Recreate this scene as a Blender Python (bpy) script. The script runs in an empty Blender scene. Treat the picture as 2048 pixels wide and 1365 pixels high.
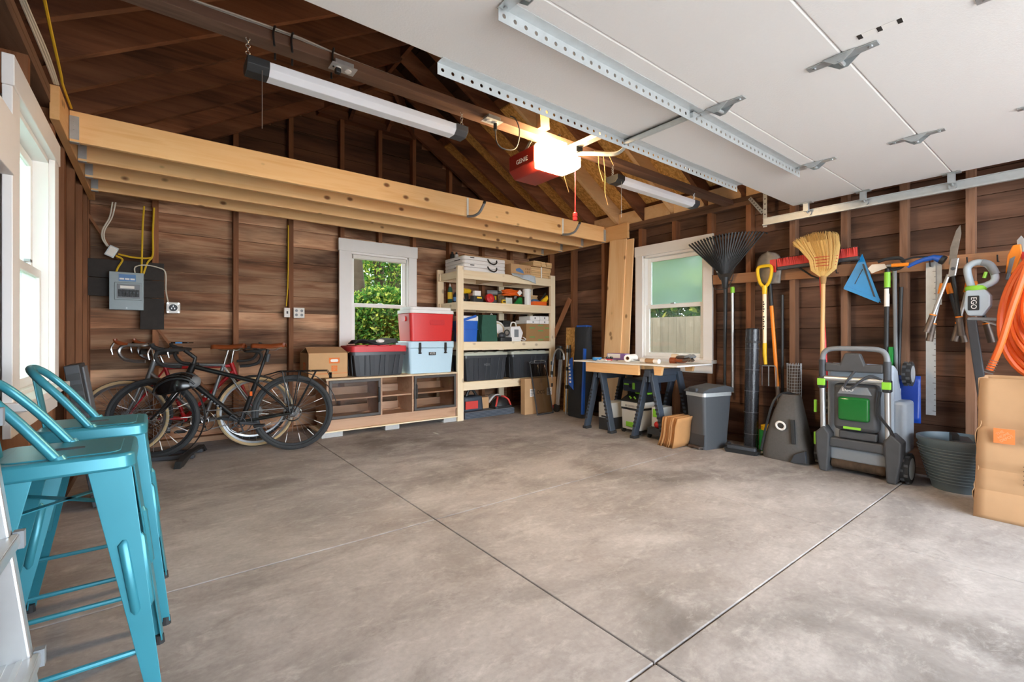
import bpy, math, random
from mathutils import Vector, Matrix, Euler
random.seed(7)
sc = bpy.context.scene
COL = sc.collection
PI = math.pi
R = math.radians

# ---------------------------------------------------------------- camera
cam_d = bpy.data.cameras.new('camera'); cam = bpy.data.objects.new('camera', cam_d); COL.objects.link(cam)
cam.location = (0, 0, 1.06)
cam.rotation_euler = (R(90), 0, R(-37.81))
cam_d.sensor_width = 36.0
cam_d.lens = 918.8 / 2048 * 36.0
cam_d.shift_y = -(682.5 - 674) / 2048
cam_d.clip_start = 0.02
sc.camera = cam

# ---------------------------------------------------------------- world, sun, exposure
w = bpy.data.worlds.new('world'); sc.world = w; w.use_nodes = True
bg = w.node_tree.nodes['Background']
bg.inputs[0].default_value = (0.80, 0.90, 1.0, 1)
bg.inputs[1].default_value = 4.6
sun_d = bpy.data.lights.new('sun', 'SUN'); sun = bpy.data.objects.new('sun', sun_d); COL.objects.link(sun)
sun_d.energy = 5.0; sun_d.angle = R(1.0); sun_d.color = (1.0, 0.95, 0.86)
sun.rotation_euler = (R(-32), R(-6), 0)
sc.view_settings.view_transform = 'Standard'
sc.view_settings.look = 'None'
sc.view_settings.gamma = 1.0
sc.view_settings.use_curve_mapping = False
sc.view_settings.exposure = 1.88
sc.cycles.max_bounces = 12
sc.cycles.diffuse_bounces = 8
sc.cycles.transparent_max_bounces = 16
sc.cycles.caustics_reflective = False
sc.cycles.caustics_refractive = False
sc.cycles.sample_clamp_indirect = 6.0
sc.cycles.use_denoising = True

# ---------------------------------------------------------------- materials
MATS = {}
def _new(name):
    m = bpy.data.materials.new(name); m.use_nodes = True
    nt = m.node_tree; b = nt.nodes['Principled BSDF']
    return m, nt, b
def srgb(c):
    if isinstance(c, str):
        c = [int(c[i:i+2], 16) / 255 for i in (0, 2, 4)]
    return tuple((x / 12.92 if x <= 0.04045 else ((x + 0.055) / 1.055) ** 2.4) for x in c)
def plain(name, col, rough=0.5, metal=0.0, noise=0.12, scale=40, bump=0.0, spec=0.5, trans=0.0, alpha=1.0):
    """painted / moulded surface with a little procedural mottling"""
    m, nt, b = _new(name); c = srgb(col)
    N = nt.nodes; L = nt.links
    tc = N.new('ShaderNodeTexCoord'); nz = N.new('ShaderNodeTexNoise')
    nz.inputs['Scale'].default_value = scale; nz.inputs['Detail'].default_value = 5
    L.new(tc.outputs['Object'], nz.inputs['Vector'])
    mx = N.new('ShaderNodeMix'); mx.data_type = 'RGBA'
    mx.inputs[6].default_value = (*[x * (1 - noise) for x in c], 1)
    mx.inputs[7].default_value = (*[min(1, x * (1 + noise)) for x in c], 1)
    L.new(nz.outputs['Fac'], mx.inputs[0]); L.new(mx.outputs[2], b.inputs['Base Color'])
    b.inputs['Roughness'].default_value = rough; b.inputs['Metallic'].default_value = metal
    b.inputs['Specular IOR Level'].default_value = spec
    b.inputs['Transmission Weight'].default_value = trans; b.inputs['Alpha'].default_value = alpha
    if bump:
        bp = N.new('ShaderNodeBump'); bp.inputs['Strength'].default_value = bump; bp.inputs['Distance'].default_value = 0.004
        L.new(nz.outputs['Fac'], bp.inputs['Height']); L.new(bp.outputs[0], b.inputs['Normal'])
    MATS[name] = m; return m
def wood(name, cols, axis='x', rough=0.75, scale=1.0, stretch=0.06, knots=0.0, bump=0.25, var=0.25, stain=0.0):
    """grain running along the object's axis; every piece gets its own offset and tone"""
    m, nt, b = _new(name); N = nt.nodes; L = nt.links
    tc = N.new('ShaderNodeTexCoord'); oi = N.new('ShaderNodeObjectInfo')
    off = N.new('ShaderNodeVectorMath'); off.operation = 'MULTIPLY_ADD'
    cv = N.new('ShaderNodeCombineXYZ')
    for i in range(3): L.new(oi.outputs['Random'], cv.inputs[i])
    off.inputs[1].default_value = (37, 53, 71)
    L.new(cv.outputs[0], off.inputs[0]); L.new(tc.outputs['Object'], off.inputs[2])
    mp = N.new('ShaderNodeMapping')
    s = [14.0 * scale] * 3; s['xyz'.index(axis)] = 14.0 * scale * stretch
    mp.inputs['Scale'].default_value = s
    L.new(off.outputs[0], mp.inputs['Vector'])
    nz = N.new('ShaderNodeTexNoise'); nz.inputs['Scale'].default_value = 1.6; nz.inputs['Detail'].default_value = 8
    nz.inputs['Roughness'].default_value = 0.62; nz.inputs['Distortion'].default_value = 1.1
    L.new(mp.outputs[0], nz.inputs['Vector'])
    rp = N.new('ShaderNodeValToRGB'); el = rp.color_ramp.elements
    n = len(cols)
    el[0].position = 0.33; el[0].color = (*srgb(cols[0]), 1)
    el[1].position = 0.67; el[1].color = (*srgb(cols[-1]), 1)
    for i in range(1, n - 1):
        e = el.new(0.33 + 0.34 * i / (n - 1)); e.color = (*srgb(cols[i]), 1)
    lf = N.new('ShaderNodeTexNoise'); lf.inputs['Scale'].default_value = 1.0; lf.inputs['Detail'].default_value = 3; lf.inputs['Distortion'].default_value = 0.6
    mpl = N.new('ShaderNodeMapping'); sl = [5.5 * scale] * 3; sl['xyz'.index(axis)] = 0.9 * scale; mpl.inputs['Scale'].default_value = sl
    L.new(off.outputs[0], mpl.inputs['Vector']); L.new(mpl.outputs[0], lf.inputs['Vector'])
    bl_ = N.new('ShaderNodeMix'); bl_.data_type = 'FLOAT'; bl_.inputs[0].default_value = 0.58
    L.new(nz.outputs['Fac'], bl_.inputs[2]); L.new(lf.outputs['Fac'], bl_.inputs[3])
    L.new(bl_.outputs[0], rp.inputs[0]); out = rp.outputs[0]
    if stain:
        n2 = N.new('ShaderNodeTexNoise'); n2.inputs['Scale'].default_value = 0.9; n2.inputs['Detail'].default_value = 4
        mp2 = N.new('ShaderNodeMapping'); s2 = [2.6] * 3; s2['xyz'.index(axis)] = 0.8; mp2.inputs['Scale'].default_value = s2
        L.new(off.outputs[0], mp2.inputs['Vector']); L.new(mp2.outputs[0], n2.inputs['Vector'])
        r2 = N.new('ShaderNodeValToRGB'); r2.color_ramp.elements[0].position = 0.42; r2.color_ramp.elements[1].position = 0.62
        L.new(n2.outputs['Fac'], r2.inputs[0])
        mm = N.new('ShaderNodeMix'); mm.data_type = 'RGBA'; mm.blend_type = 'MULTIPLY'
        mr = N.new('ShaderNodeMath'); mr.operation = 'MULTIPLY'; mr.inputs[1].default_value = stain
        L.new(r2.outputs[0], mr.inputs[0]); L.new(mr.outputs[0], mm.inputs[0])
        L.new(out, mm.inputs[6]); mm.inputs[7].default_value = (0.16, 0.14, 0.14, 1); out = mm.outputs[2]
    if knots:
        vo = N.new('ShaderNodeTexVoronoi'); vo.inputs['Scale'].default_value = 1.0; vo.inputs['Randomness'].default_value = 1
        mp3 = N.new('ShaderNodeMapping'); s3 = [7.0] * 3; s3['xyz'.index(axis)] = 4.6; mp3.inputs['Scale'].default_value = s3
        L.new(off.outputs[0], mp3.inputs['Vector']); L.new(mp3.outputs[0], vo.inputs['Vector'])
        r3 = N.new('ShaderNodeValToRGB'); r3.color_ramp.elements[0].position = 0.09; r3.color_ramp.elements[1].position = 0.17
        r3.color_ramp.elements[0].color = (1, 1, 1, 1); r3.color_ramp.elements[1].color = (0, 0, 0, 1)
        L.new(vo.outputs['Distance'], r3.inputs[0])
        mk = N.new('ShaderNodeMix'); mk.data_type = 'RGBA'
        kf = N.new('ShaderNodeMath'); kf.operation = 'MULTIPLY'; kf.inputs[1].default_value = knots
        L.new(r3.outputs[0], kf.inputs[0]); L.new(kf.outputs[0], mk.inputs[0])
        L.new(out, mk.inputs[6]); mk.inputs[7].default_value = (*srgb('6a3a1c'), 1); out = mk.outputs[2]
    hv = N.new('ShaderNodeHueSaturation')
    ma = N.new('ShaderNodeMapRange'); ma.inputs['To Min'].default_value = 1 - var; ma.inputs['To Max'].default_value = 1 + var
    L.new(oi.outputs['Random'], ma.inputs['Value']); L.new(ma.outputs[0], hv.inputs['Value'])
    L.new(out, hv.inputs['Color']); L.new(hv.outputs[0], b.inputs['Base Color'])
    b.inputs['Roughness'].default_value = rough; b.inputs['Specular IOR Level'].default_value = 0.3
    bp = N.new('ShaderNodeBump'); bp.inputs['Strength'].default_value = bump; bp.inputs['Distance'].default_value = 0.004
    L.new(nz.outputs['Fac'], bp.inputs['Height']); L.new(bp.outputs[0], b.inputs['Normal'])
    MATS[name] = m; return m
def emit(name, col, strength):
    m, nt, b = _new(name)
    b.inputs['Base Color'].default_value = (*srgb(col), 1)
    b.inputs['Emission Color'].default_value = (*srgb(col), 1); b.inputs['Emission Strength'].default_value = strength
    MATS[name] = m; return m
def glassm(name, tint, rough=0.0, haze=0.0, refl=1.0, frost=0.0):
    """thin window pane: mostly clear, tinted, a little gloss and dust"""
    m, nt, b = _new(name); N = nt.nodes; L = nt.links
    o = N['Material Output']
    tr = N.new('ShaderNodeBsdfRefraction' if frost else 'ShaderNodeBsdfTransparent'); tr.inputs[0].default_value = (*tint, 1)
    if frost: tr.inputs['Roughness'].default_value = frost; tr.inputs['IOR'].default_value = 1.08
    gl = N.new('ShaderNodeBsdfGlossy'); gl.inputs['Roughness'].default_value = rough
    fr = N.new('ShaderNodeFresnel'); fr.inputs['IOR'].default_value = 1.45
    ml = N.new('ShaderNodeMath'); ml.operation = 'MULTIPLY'; ml.inputs[1].default_value = refl
    L.new(fr.outputs[0], ml.inputs[0])
    m1 = N.new('ShaderNodeMixShader'); L.new(ml.outputs[0], m1.inputs[0]); L.new(tr.outputs[0], m1.inputs[1]); L.new(gl.outputs[0], m1.inputs[2])
    if haze:
        df = N.new('ShaderNodeBsdfTranslucent'); df.inputs[0].default_value = (0.55, 0.70, 0.60, 1)
        nz = N.new('ShaderNodeTexNoise'); nz.inputs['Scale'].default_value = 3.0; nz.inputs['Detail'].default_value = 6
        mr = N.new('ShaderNodeMapRange'); mr.inputs['To Min'].default_value = haze * 0.7; mr.inputs['To Max'].default_value = haze * 1.3
        L.new(nz.outputs['Fac'], mr.inputs['Value'])
        m2 = N.new('ShaderNodeMixShader'); L.new(mr.outputs[0], m2.inputs[0]); L.new(m1.outputs[0], m2.inputs[1]); L.new(df.outputs[0], m2.inputs[2])
        m1 = m2
    L.new(m1.outputs[0], o.inputs['Surface'])
    MATS[name] = m; return m

# ---------------------------------------------------------------- mesh builder
class G:
    def __init__(s): s.v = []; s.f = []
    def add(s, vs, fs):
        o = len(s.v); s.v += [tuple(p) for p in vs]; s.f += [tuple(i + o for i in f) for f in fs]; return s
    def box(s, x0, x1, y0, y1, z0, z1, M=None, taper=None):
        vs = [Vector(p) for p in ((x0,y0,z0),(x1,y0,z0),(x1,y1,z0),(x0,y1,z0),(x0,y0,z1),(x1,y0,z1),(x1,y1,z1),(x0,y1,z1))]
        if taper:   # shrink the bottom about its centre
            cx, cy = (x0+x1)/2, (y0+y1)/2
            for p in vs[:4]: p.x = cx + (p.x-cx)*taper; p.y = cy + (p.y-cy)*taper
        if M is not None: vs = [M @ p for p in vs]
        return s.add(vs, ((0,3,2,1),(4,5,6,7),(0,1,5,4),(1,2,6,5),(2,3,7,6),(3,0,4,7)))
    def cbox(s, c, d, M=None, taper=None):
        return s.box(c[0]-d[0]/2, c[0]+d[0]/2, c[1]-d[1]/2, c[1]+d[1]/2, c[2]-d[2]/2, c[2]+d[2]/2, M, taper)
    def bar(s, p0, p1, w, h, up=(0,0,1)):
        """rectangular bar from p0 to p1, w across, h along up"""
        p0 = Vector(p0); p1 = Vector(p1); d = (p1-p0).normalized(); u = Vector(up)
        a = d.cross(u).normalized(); u = a.cross(d).normalized()
        vs = []
        for p in (p0, p1):
            for i, j in ((-1,-1),(1,-1),(1,1),(-1,1)): vs.append(p + a*(i*w/2) + u*(j*h/2))
        return s.add(vs, ((0,1,2,3),(7,6,5,4),(0,4,5,1),(1,5,6,2),(2,6,7,3),(3,7,4,0)))
    def ring(s, c, d, r, n, ref=None):
        d = Vector(d).normalized(); ref = ref or (Vector((0,0,1)) if abs(d.z) < 0.9 else Vector((1,0,0)))
        a = d.cross(ref).normalized(); b = d.cross(a)
        return [Vector(c) + (a*math.cos(2*PI*i/n) + b*math.sin(2*PI*i/n))*r for i in range(n)]
    def cyl(s, p0, p1, r0, r1=None, n=12, cap=True):
        p0 = Vector(p0); p1 = Vector(p1); r1 = r0 if r1 is None else r1; d = p1-p0
        vs = s.ring(p0, d, r0, n) + s.ring(p1, d, r1, n)
        fs = [(i, i+n, (i+1) % n+n, (i+1) % n) for i in range(n)]
        if cap: fs += [tuple(range(n)), tuple(reversed(range(n, 2*n)))]
        return s.add(vs, fs)
    def tube(s, pts, r, n=8, closed=False, cap=True):
        pts = [Vector(p) for p in pts]; m = len(pts); vs = []; prev = None
        for i, p in enumerate(pts):
            if closed: d = pts[(i+1) % m] - pts[i-1]
            else: d = pts[min(i+1, m-1)] - pts[max(i-1, 0)]
            if d.length < 1e-9: d = Vector((0,0,1))
            d.normalize()
            if prev is None:
                ref = Vector((0,0,1)) if abs(d.z) < 0.9 else Vector((1,0,0)); a = d.cross(ref).normalized()
            else:
                a = prev - d*prev.dot(d)
                a = a.normalized() if a.length > 1e-6 else d.orthogonal().normalized()
            prev = a; b = d.cross(a); rr = r[i] if isinstance(r, (list, tuple)) else r
            vs += [p + (a*math.cos(2*PI*k/n) + b*math.sin(2*PI*k/n))*rr for k in range(n)]
        fs = []
        for i in range(m if closed else m-1):
            j = (i+1) % m
            for k in range(n): fs.append((i*n+k, i*n+(k+1) % n, j*n+(k+1) % n, j*n+k))
        if cap and not closed: fs += [tuple(reversed(range(n))), tuple(range((m-1)*n, m*n))]
        return s.add(vs, fs)
    def prism(s, pts, ax, lo, hi, M=None):
        """2-D outline extruded along ax; x:(y,z) y:(x,z) z:(x,y)"""
        def P(p, t): return {'x': (t,p[0],p[1]), 'y': (p[0],t,p[1]), 'z': (p[0],p[1],t)}[ax]
        n = len(pts); vs = [Vector(P(p, lo)) for p in pts] + [Vector(P(p, hi)) for p in pts]
        if M is not None: vs = [M @ p for p in vs]
        fs = [(i, (i+1) % n, (i+1) % n+n, i+n) for i in range(n)] + [tuple(reversed(range(n))), tuple(range(n, 2*n))]
        return s.add(vs, fs)
    def lathe(s, prof, n=24, c=(0,0,0), sx=1, sy=1, M=None, cap=True):
        vs = []; m = len(prof)
        for r, z in prof:
            for k in range(n): vs.append(Vector((c[0]+r*sx*math.cos(2*PI*k/n), c[1]+r*sy*math.sin(2*PI*k/n), c[2]+z)))
        if M is not None: vs = [M @ p for p in vs]
        fs = [(i*n+k, i*n+(k+1) % n, (i+1)*n+(k+1) % n, (i+1)*n+k) for i in range(m-1) for k in range(n)]
        cap = cap and abs(prof[0][0]-prof[-1][0]) + abs(prof[0][1]-prof[-1][1]) > 1e-6
        if cap and prof[0][0] > 1e-5: fs.append(tuple(reversed(range(n))))
        if cap and prof[-1][0] > 1e-5: fs.append(tuple(range((m-1)*n, m*n)))
        return s.add(vs, fs)
    def torus(s, c, axis, RR, r, n=36, k=8):
        return s.tube(s.ring(c, axis, RR, n), r, k, closed=True)
    def ball(s, c, r, n=12, m=8, M=None):
        r = (r, r, r) if isinstance(r, (int, float)) else r
        vs = [(c[0], c[1], c[2]-r[2])]
        for i in range(1, m):
            t = -PI/2 + PI*i/m
            vs += [(c[0]+r[0]*math.cos(t)*math.cos(2*PI*j/n), c[1]+r[1]*math.cos(t)*math.sin(2*PI*j/n), c[2]+r[2]*math.sin(t)) for j in range(n)]
        vs.append((c[0], c[1], c[2]+r[2])); e = len(vs)-1
        if M is not None: vs = [M @ Vector(p) for p in vs]
        fs = [(0, 1+(j+1) % n, 1+j) for j in range(n)]
        for i in range(m-2):
            for j in range(n): fs.append((1+i*n+j, 1+i*n+(j+1) % n, 1+(i+1)*n+(j+1) % n, 1+(i+1)*n+j))
        fs += [(e, 1+(m-2)*n+j, 1+(m-2)*n+(j+1) % n) for j in range(n)]
        return s.add(vs, fs)
    def grid(s, fn, nu, nv):
        vs = [fn(i/nu, j/nv) for j in range(nv+1) for i in range(nu+1)]
        fs = [(j*(nu+1)+i, j*(nu+1)+i+1, (j+1)*(nu+1)+i+1, (j+1)*(nu+1)+i) for j in range(nv) for i in range(nu)]
        return s.add(vs, fs)
    def rbox(s, x0, x1, y0, y1, z0, z1, r=0.02, n=4, M=None, t=1.0):
        """box with rounded vertical edges; t scales the bottom outline"""
        pts = []
        for cx, cy, a0 in ((x1-r,y1-r,0),(x0+r,y1-r,90),(x0+r,y0+r,180),(x1-r,y0+r,270)):
            for i in range(n+1):
                a = R(a0 + 90*i/n); pts.append((cx+r*math.cos(a), cy+r*math.sin(a)))
        mx, my = (x0+x1)/2, (y0+y1)/2; k = len(pts)
        vs = [Vector((mx+(p[0]-mx)*t, my+(p[1]-my)*t, z0)) for p in pts] + [Vector((p[0], p[1], z1)) for p in pts]
        if M is not None: vs = [M @ p for p in vs]
        return s.add(vs, [(i, (i+1) % k, (i+1) % k+k, i+k) for i in range(k)] + [tuple(reversed(range(k))), tuple(range(k, 2*k))])
    def mesh(s, name):
        me = bpy.data.meshes.new(name); me.from_pydata(s.v, [], s.f); me.update(); return me
    def obj(s, name, mat, parent=None, loc=None, rot=None, bevel=0, smooth=False, solid=0, sub=0):
        return mk(name, s.mesh(name), mat, parent, loc, rot, bevel, smooth, solid, sub)
def mk(name, me, mat, parent=None, loc=None, rot=None, bevel=0, smooth=False, solid=0, sub=0):
    if mat is not None and not me.materials: me.materials.append(MATS[mat] if isinstance(mat, str) else mat)
    o = bpy.data.objects.new(name, me); COL.objects.link(o)
    if parent is not None: o.parent = parent
    if loc is not None: o.location = loc
    if rot is not None: o.rotation_euler = rot
    if smooth:
        me.shade_smooth(); me.set_sharp_from_angle(angle=R(smooth if smooth is not True else 40))
    if solid:
        md = o.modifiers.new('solid', 'SOLIDIFY'); md.thickness = solid; md.offset = 0
    if sub:
        md = o.modifiers.new('sub', 'SUBSURF'); md.levels = sub; md.render_levels = sub
    if bevel:
        md = o.modifiers.new('bevel', 'BEVEL'); md.width = bevel; md.segments = 2; md.limit_method = 'ANGLE'; md.angle_limit = R(40)
    return o
def thing(name, label, cat, loc=(0,0,0), rz=0, group=None, rot=None):
    o = bpy.data.objects.new(name, None); COL.objects.link(o); o.empty_display_size = 0.05
    o.location = loc; o.rotation_euler = rot or (0, 0, rz)
    return tag(o, label, cat, group)
def tag(o, label, cat, group=None):
    o['label'] = label; o['category'] = cat
    if group: o['group'] = group
    return o
def struct(o): o['kind'] = 'structure'; return o
def copy_tree(o, parent=None):
    c = o.copy(); COL.objects.link(c)
    if parent is not None: c.parent = parent
    for ch in list(o.children): copy_tree(ch, c)
    return c
def text(s, size, mat, name, parent, loc, rot, ext=0.0006, align='CENTER', sx=1.0):
    cu = bpy.data.curves.new('txt', 'FONT'); cu.body = s; cu.size = size; cu.extrude = ext; cu.align_x = align; cu.align_y = 'CENTER'
    t = bpy.data.objects.new('txt', cu); COL.objects.link(t)
    dg = bpy.context.evaluated_depsgraph_get()
    me = bpy.data.meshes.new_from_object(t.evaluated_get(dg)); bpy.data.objects.remove(t); bpy.data.curves.remove(cu)
    me.materials.clear()
    o = mk(name, me, mat, parent, loc, rot); o.scale = (sx, 1, 1); return o
def rotM(axis, deg, c=(0,0,0)):
    c = Vector(c); return Matrix.Translation(c) @ Matrix.Rotation(R(deg), 4, axis) @ Matrix.Translation(-c)
def spline(pts, n=8):
    """Catmull-Rom through pts"""
    P = [Vector(p) for p in pts]; out = []
    for i in range(len(P)-1):
        a = P[max(i-1,0)]; b = P[i]; c = P[i+1]; d = P[min(i+2,len(P)-1)]
        for k in range(n):
            t = k/n; out.append(0.5*((2*b)+(c-a)*t+(2*a-5*b+4*c-d)*t*t+(3*b-a-3*c+d)*t**3))
    return out + [P[-1]]

# palette
wood('old_plank_x', ['5f4632', 'ab7858', 'd6aa86', '875f47'], 'x', scale=0.8, stretch=0.07, var=0.45, stain=0.85, bump=0.5)
wood('old_plank_y', ['3c2b22', '644738', '7d5d4b', '4b372c'], 'y', scale=0.8, stretch=0.05, var=0.30, stain=0.6, bump=0.5)
wood('old_plank_z', ['3a2216', '6b4128', '8a5a3b'], 'z', scale=0.8, var=0.3, stain=0.5, bump=0.4)
wood('gable_plank', ['3c261a', '664431', '7c543c'], 'x', scale=0.8, var=0.25, stain=0.6, bump=0.5)
wood('stud_old', ['74482f', '946444', '84563a'], 'z', scale=1.2, var=0.2, stain=0.35)
wood('stud_pale', ['74523e', '98725a', '86634c'], 'z', scale=1.2, var=0.15, stain=0.3)
wood('plate_old', ['4c3528', '6f5341', '80604b'], 'y', scale=1.0, var=0.15, stain=0.4)
wood('rafter_old', ['4a2e20', '7a4e36', '8a5f45'], 'x', scale=1.0, var=0.25, stain=0.5)
wood('beam_old', ['4c382e', '705547', '80624f'], 'x', scale=1.2, var=0.1, stain=0.25)
wood('pine_x', ['e3ab6c', 'f2c68e', 'ebb87c'], 'x', scale=1.0, stretch=0.04, knots=0.9, var=0.06, bump=0.08, rough=0.6)
wood('pine_y', ['d69d62', 'e8b880', 'deaa6c'], 'y', scale=1.0, stretch=0.04, knots=0.6, var=0.06, bump=0.08, rough=0.6)
wood('pine_z', ['e2b07a', 'efc896', 'e8bc88'], 'z', scale=1.0, stretch=0.04, knots=0.7, var=0.05, bump=0.08, rough=0.6)
wood('lumber_x', ['e8cfa4', 'f4e2c2', 'eed8b0'], 'x', scale=1.0, stretch=0.05, knots=0.4, var=0.05, bump=0.06, rough=0.65)
wood('lumber_y', ['e4caa0', 'f0dcba', 'ead2aa'], 'y', scale=1.0, stretch=0.05, knots=0.3, var=0.05, bump=0.06, rough=0.65)
wood('lumber_z', ['e8cfa4', 'f4e2c2', 'eed8b0'], 'z', scale=1.0, stretch=0.05, knots=0.4, var=0.05, bump=0.06, rough=0.65)
wood('new_rafter', ['c9a075', 'dcb88c', 'd3ab7e'], 'x', scale=1.0, var=0.08, bump=0.1)
wood('cabinet_wood', ['a88368', 'c09b7e', 'b38d71'], 'x', scale=1.6, stretch=0.03, var=0.03, bump=0.03, rough=0.5)
wood('rail_wood', ['94664a', 'b3835f', 'a37353'], 'y', scale=1.0, var=0.1, stain=0.2)
wood('grey_fence', ['9c8d7d', 'bcae9e', 'aa9c8c'], 'z', scale=1.2, var=0.12, stain=0.2)
wood('tool_handle', ['d6a468', 'e6bb80'], 'z', scale=2.0, var=0.03, bump=0.02, rough=0.4)
wood('bark', ['2c2118', '4a3a2b', '57463a'], 'z', scale=1.0, stretch=0.25, var=0.2, bump=0.8)
wood('slat_pine', ['d9ae78', 'ebc894', 'e2bb86'], 'x', scale=2.0, var=0.10, bump=0.08)
def osb():
    m, nt, b = _new('osb'); N = nt.nodes; L = nt.links
    tc = N.new('ShaderNodeTexCoord'); mp = N.new('ShaderNodeMapping'); mp.inputs['Scale'].default_value = (16, 30, 16)
    L.new(tc.outputs['Object'], mp.inputs['Vector'])
    dn = N.new('ShaderNodeTexNoise'); dn.inputs['Scale'].default_value = 9; L.new(tc.outputs['Object'], dn.inputs['Vector'])
    av = N.new('ShaderNodeMix'); av.data_type = 'RGBA'; av.inputs[0].default_value = 0.5
    L.new(mp.outputs[0], av.inputs[6]); L.new(dn.outputs['Color'], av.inputs[7])
    vo = N.new('ShaderNodeTexVoronoi'); vo.inputs['Scale'].default_value = 2.2
    L.new(mp.outputs[0], vo.inputs['Vector'])
    nz = N.new('ShaderNodeTexNoise'); nz.inputs['Scale'].default_value = 26; nz.inputs['Detail'].default_value = 6; L.new(tc.outputs['Object'], nz.inputs['Vector'])
    ad = N.new('ShaderNodeMath'); ad.operation = 'ADD'
    sp = N.new('ShaderNodeSeparateColor'); L.new(vo.outputs['Color'], sp.inputs[0])
    m5 = N.new('ShaderNodeMath'); m5.operation = 'MULTIPLY'; m5.inputs[1].default_value = 0.5; L.new(sp.outputs[0], m5.inputs[0])
    m6 = N.new('ShaderNodeMath'); m6.operation = 'MULTIPLY'; m6.inputs[1].default_value = 0.6; L.new(nz.outputs['Fac'], m6.inputs[0])
    L.new(m5.outputs[0], ad.inputs[0]); L.new(m6.outputs[0], ad.inputs[1])
    rp = N.new('ShaderNodeValToRGB'); rp.color_ramp.elements[0].position = 0.2; rp.color_ramp.elements[1].position = 0.8
    rp.color_ramp.elements[0].color = (*srgb('a87838'), 1); rp.color_ramp.elements[1].color = (*srgb('e2b36c'), 1)
    L.new(ad.outputs[0], rp.inputs[0]); L.new(rp.outputs[0], b.inputs['Base Color']); b.inputs['Roughness'].default_value = 0.8
    MATS['osb'] = m
osb()
def concrete(name, cols, rough=0.75, tint=0.0):
    m, nt, b = _new(name); N = nt.nodes; L = nt.links
    tc = N.new('ShaderNodeTexCoord')
    def noise(sc_, det, dist=0.0, stretch=None, ro=0.6):
        n = N.new('ShaderNodeTexNoise'); n.inputs['Scale'].default_value = sc_; n.inputs['Detail'].default_value = det
        n.inputs['Distortion'].default_value = dist; n.inputs['Roughness'].default_value = ro
        if stretch:
            mp = N.new('ShaderNodeMapping'); mp.inputs['Scale'].default_value = stretch; mp.inputs['Rotation'].default_value = (0, 0, 0.5)
            L.new(tc.outputs['Object'], mp.inputs['Vector']); L.new(mp.outputs[0], n.inputs['Vector'])
        else: L.new(tc.outputs['Object'], n.inputs['Vector'])
        return n.outputs['Fac']
    rp = N.new('ShaderNodeValToRGB'); e = rp.color_ramp.elements
    e[0].position = 0.30; e[0].color = (*srgb(cols[0]), 1); e[1].position = 0.72; e[1].color = (*srgb(cols[2]), 1)
    k = e.new(0.5); k.color = (*srgb(cols[1]), 1)
    a = noise(0.9, 9, 0.6, (1.0, 1.6, 1.0), 0.68); L.new(a, rp.inputs[0]); out = rp.outputs[0]
    def layer(fac, lo, hi, col, amt, mode='MIX'):
        nonlocal out
        r = N.new('ShaderNodeMapRange'); r.inputs['From Min'].default_value = lo; r.inputs['From Max'].default_value = hi
        r.inputs['To Max'].default_value = amt; L.new(fac, r.inputs['Value'])
        mx = N.new('ShaderNodeMix'); mx.data_type = 'RGBA'; mx.blend_type = mode; L.new(r.outputs[0], mx.inputs[0])
        L.new(out, mx.inputs[6]); mx.inputs[7].default_value = (*srgb(col), 1); out = mx.outputs[2]
    layer(noise(0.75, 7, 0.5), 0.52, 0.66, '4e4743', 0.6)          # old oil stains
    layer(noise(1.3, 8, 0.4), 0.52, 0.72, '7d6f64', 0.35)           # rusty tint
    layer(noise(1.7, 9, 0.25, (1, 1.9, 1), 0.72), 0.52, 0.70, 'd6d3d0', 0.5)  # pale scuffs
    layer(noise(7.0, 9, 0.5, (1, 1.7, 1), 0.75), 0.53, 0.72, 'e0dcd8', 0.40)
    layer(noise(5.0, 9, 0.6, (1, 1.4, 1), 0.75), 0.55, 0.75, '5e5550', 0.40)
    layer(noise(45, 3), 0.35, 0.7, '6a625c', 0.18)
    L.new(out, b.inputs['Base Color'])
    rr = N.new('ShaderNodeMapRange'); rr.inputs['To Min'].default_value = rough - 0.2; rr.inputs['To Max'].default_value = rough + 0.1
    L.new(a, rr.inputs['Value']); L.new(rr.outputs[0], b.inputs['Roughness']); b.inputs['Specular IOR Level'].default_value = 0.22
    bp = N.new('ShaderNodeBump'); bp.inputs['Strength'].default_value = 0.12; bp.inputs['Distance'].default_value = 0.004
    L.new(noise(60, 4), bp.inputs['Height']); L.new(bp.outputs[0], b.inputs['Normal'])
    MATS[name] = m
concrete('concrete', ['8a8684', 'aaa5a2', 'c2bebb'])
concrete('drive', ['a5a19c', 'b3afaa', 'c0bcb7'])
plain('joint_dirt', '4a413a', 0.95, noise=0.4, scale=60)
plain('white_trim', 'e9e7e4', 0.45, noise=0.03, scale=12)
plain('white_door', 'efeeec', 0.55, noise=0.015, scale=120, bump=0.25)
plain('white_plastic', 'eeeeea', 0.4, noise=0.02)
plain('white_matte', 'e8e6e0', 0.8, noise=0.04)
plain('galv', 'bcc2c4', 0.36, 0.5, noise=0.18, scale=25)
plain('galv_light', 'cdd2d3', 0.45, 0.6, noise=0.12, scale=25)
plain('steel', 'b4b6b8', 0.3, 0.9, noise=0.08)
plain('chrome', 'd8d8d8', 0.15, 1.0, noise=0.03)
plain('alu', 'c8cacb', 0.35, 0.8, noise=0.06)
plain('black_plastic', '222426', 0.5, noise=0.15)
plain('black_gloss', '141416', 0.18, noise=0.1)
plain('black_rubber', '2a2a2b', 0.8, noise=0.15, scale=80)
plain('grey_plastic', '4b4e52', 0.5, noise=0.08)
plain('dark_grey', '3a3d42', 0.55, noise=0.1)
plain('mid_grey', '7c8084', 0.5, noise=0.08)
plain('slate', '3c4551', 0.5, noise=0.10)
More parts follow.
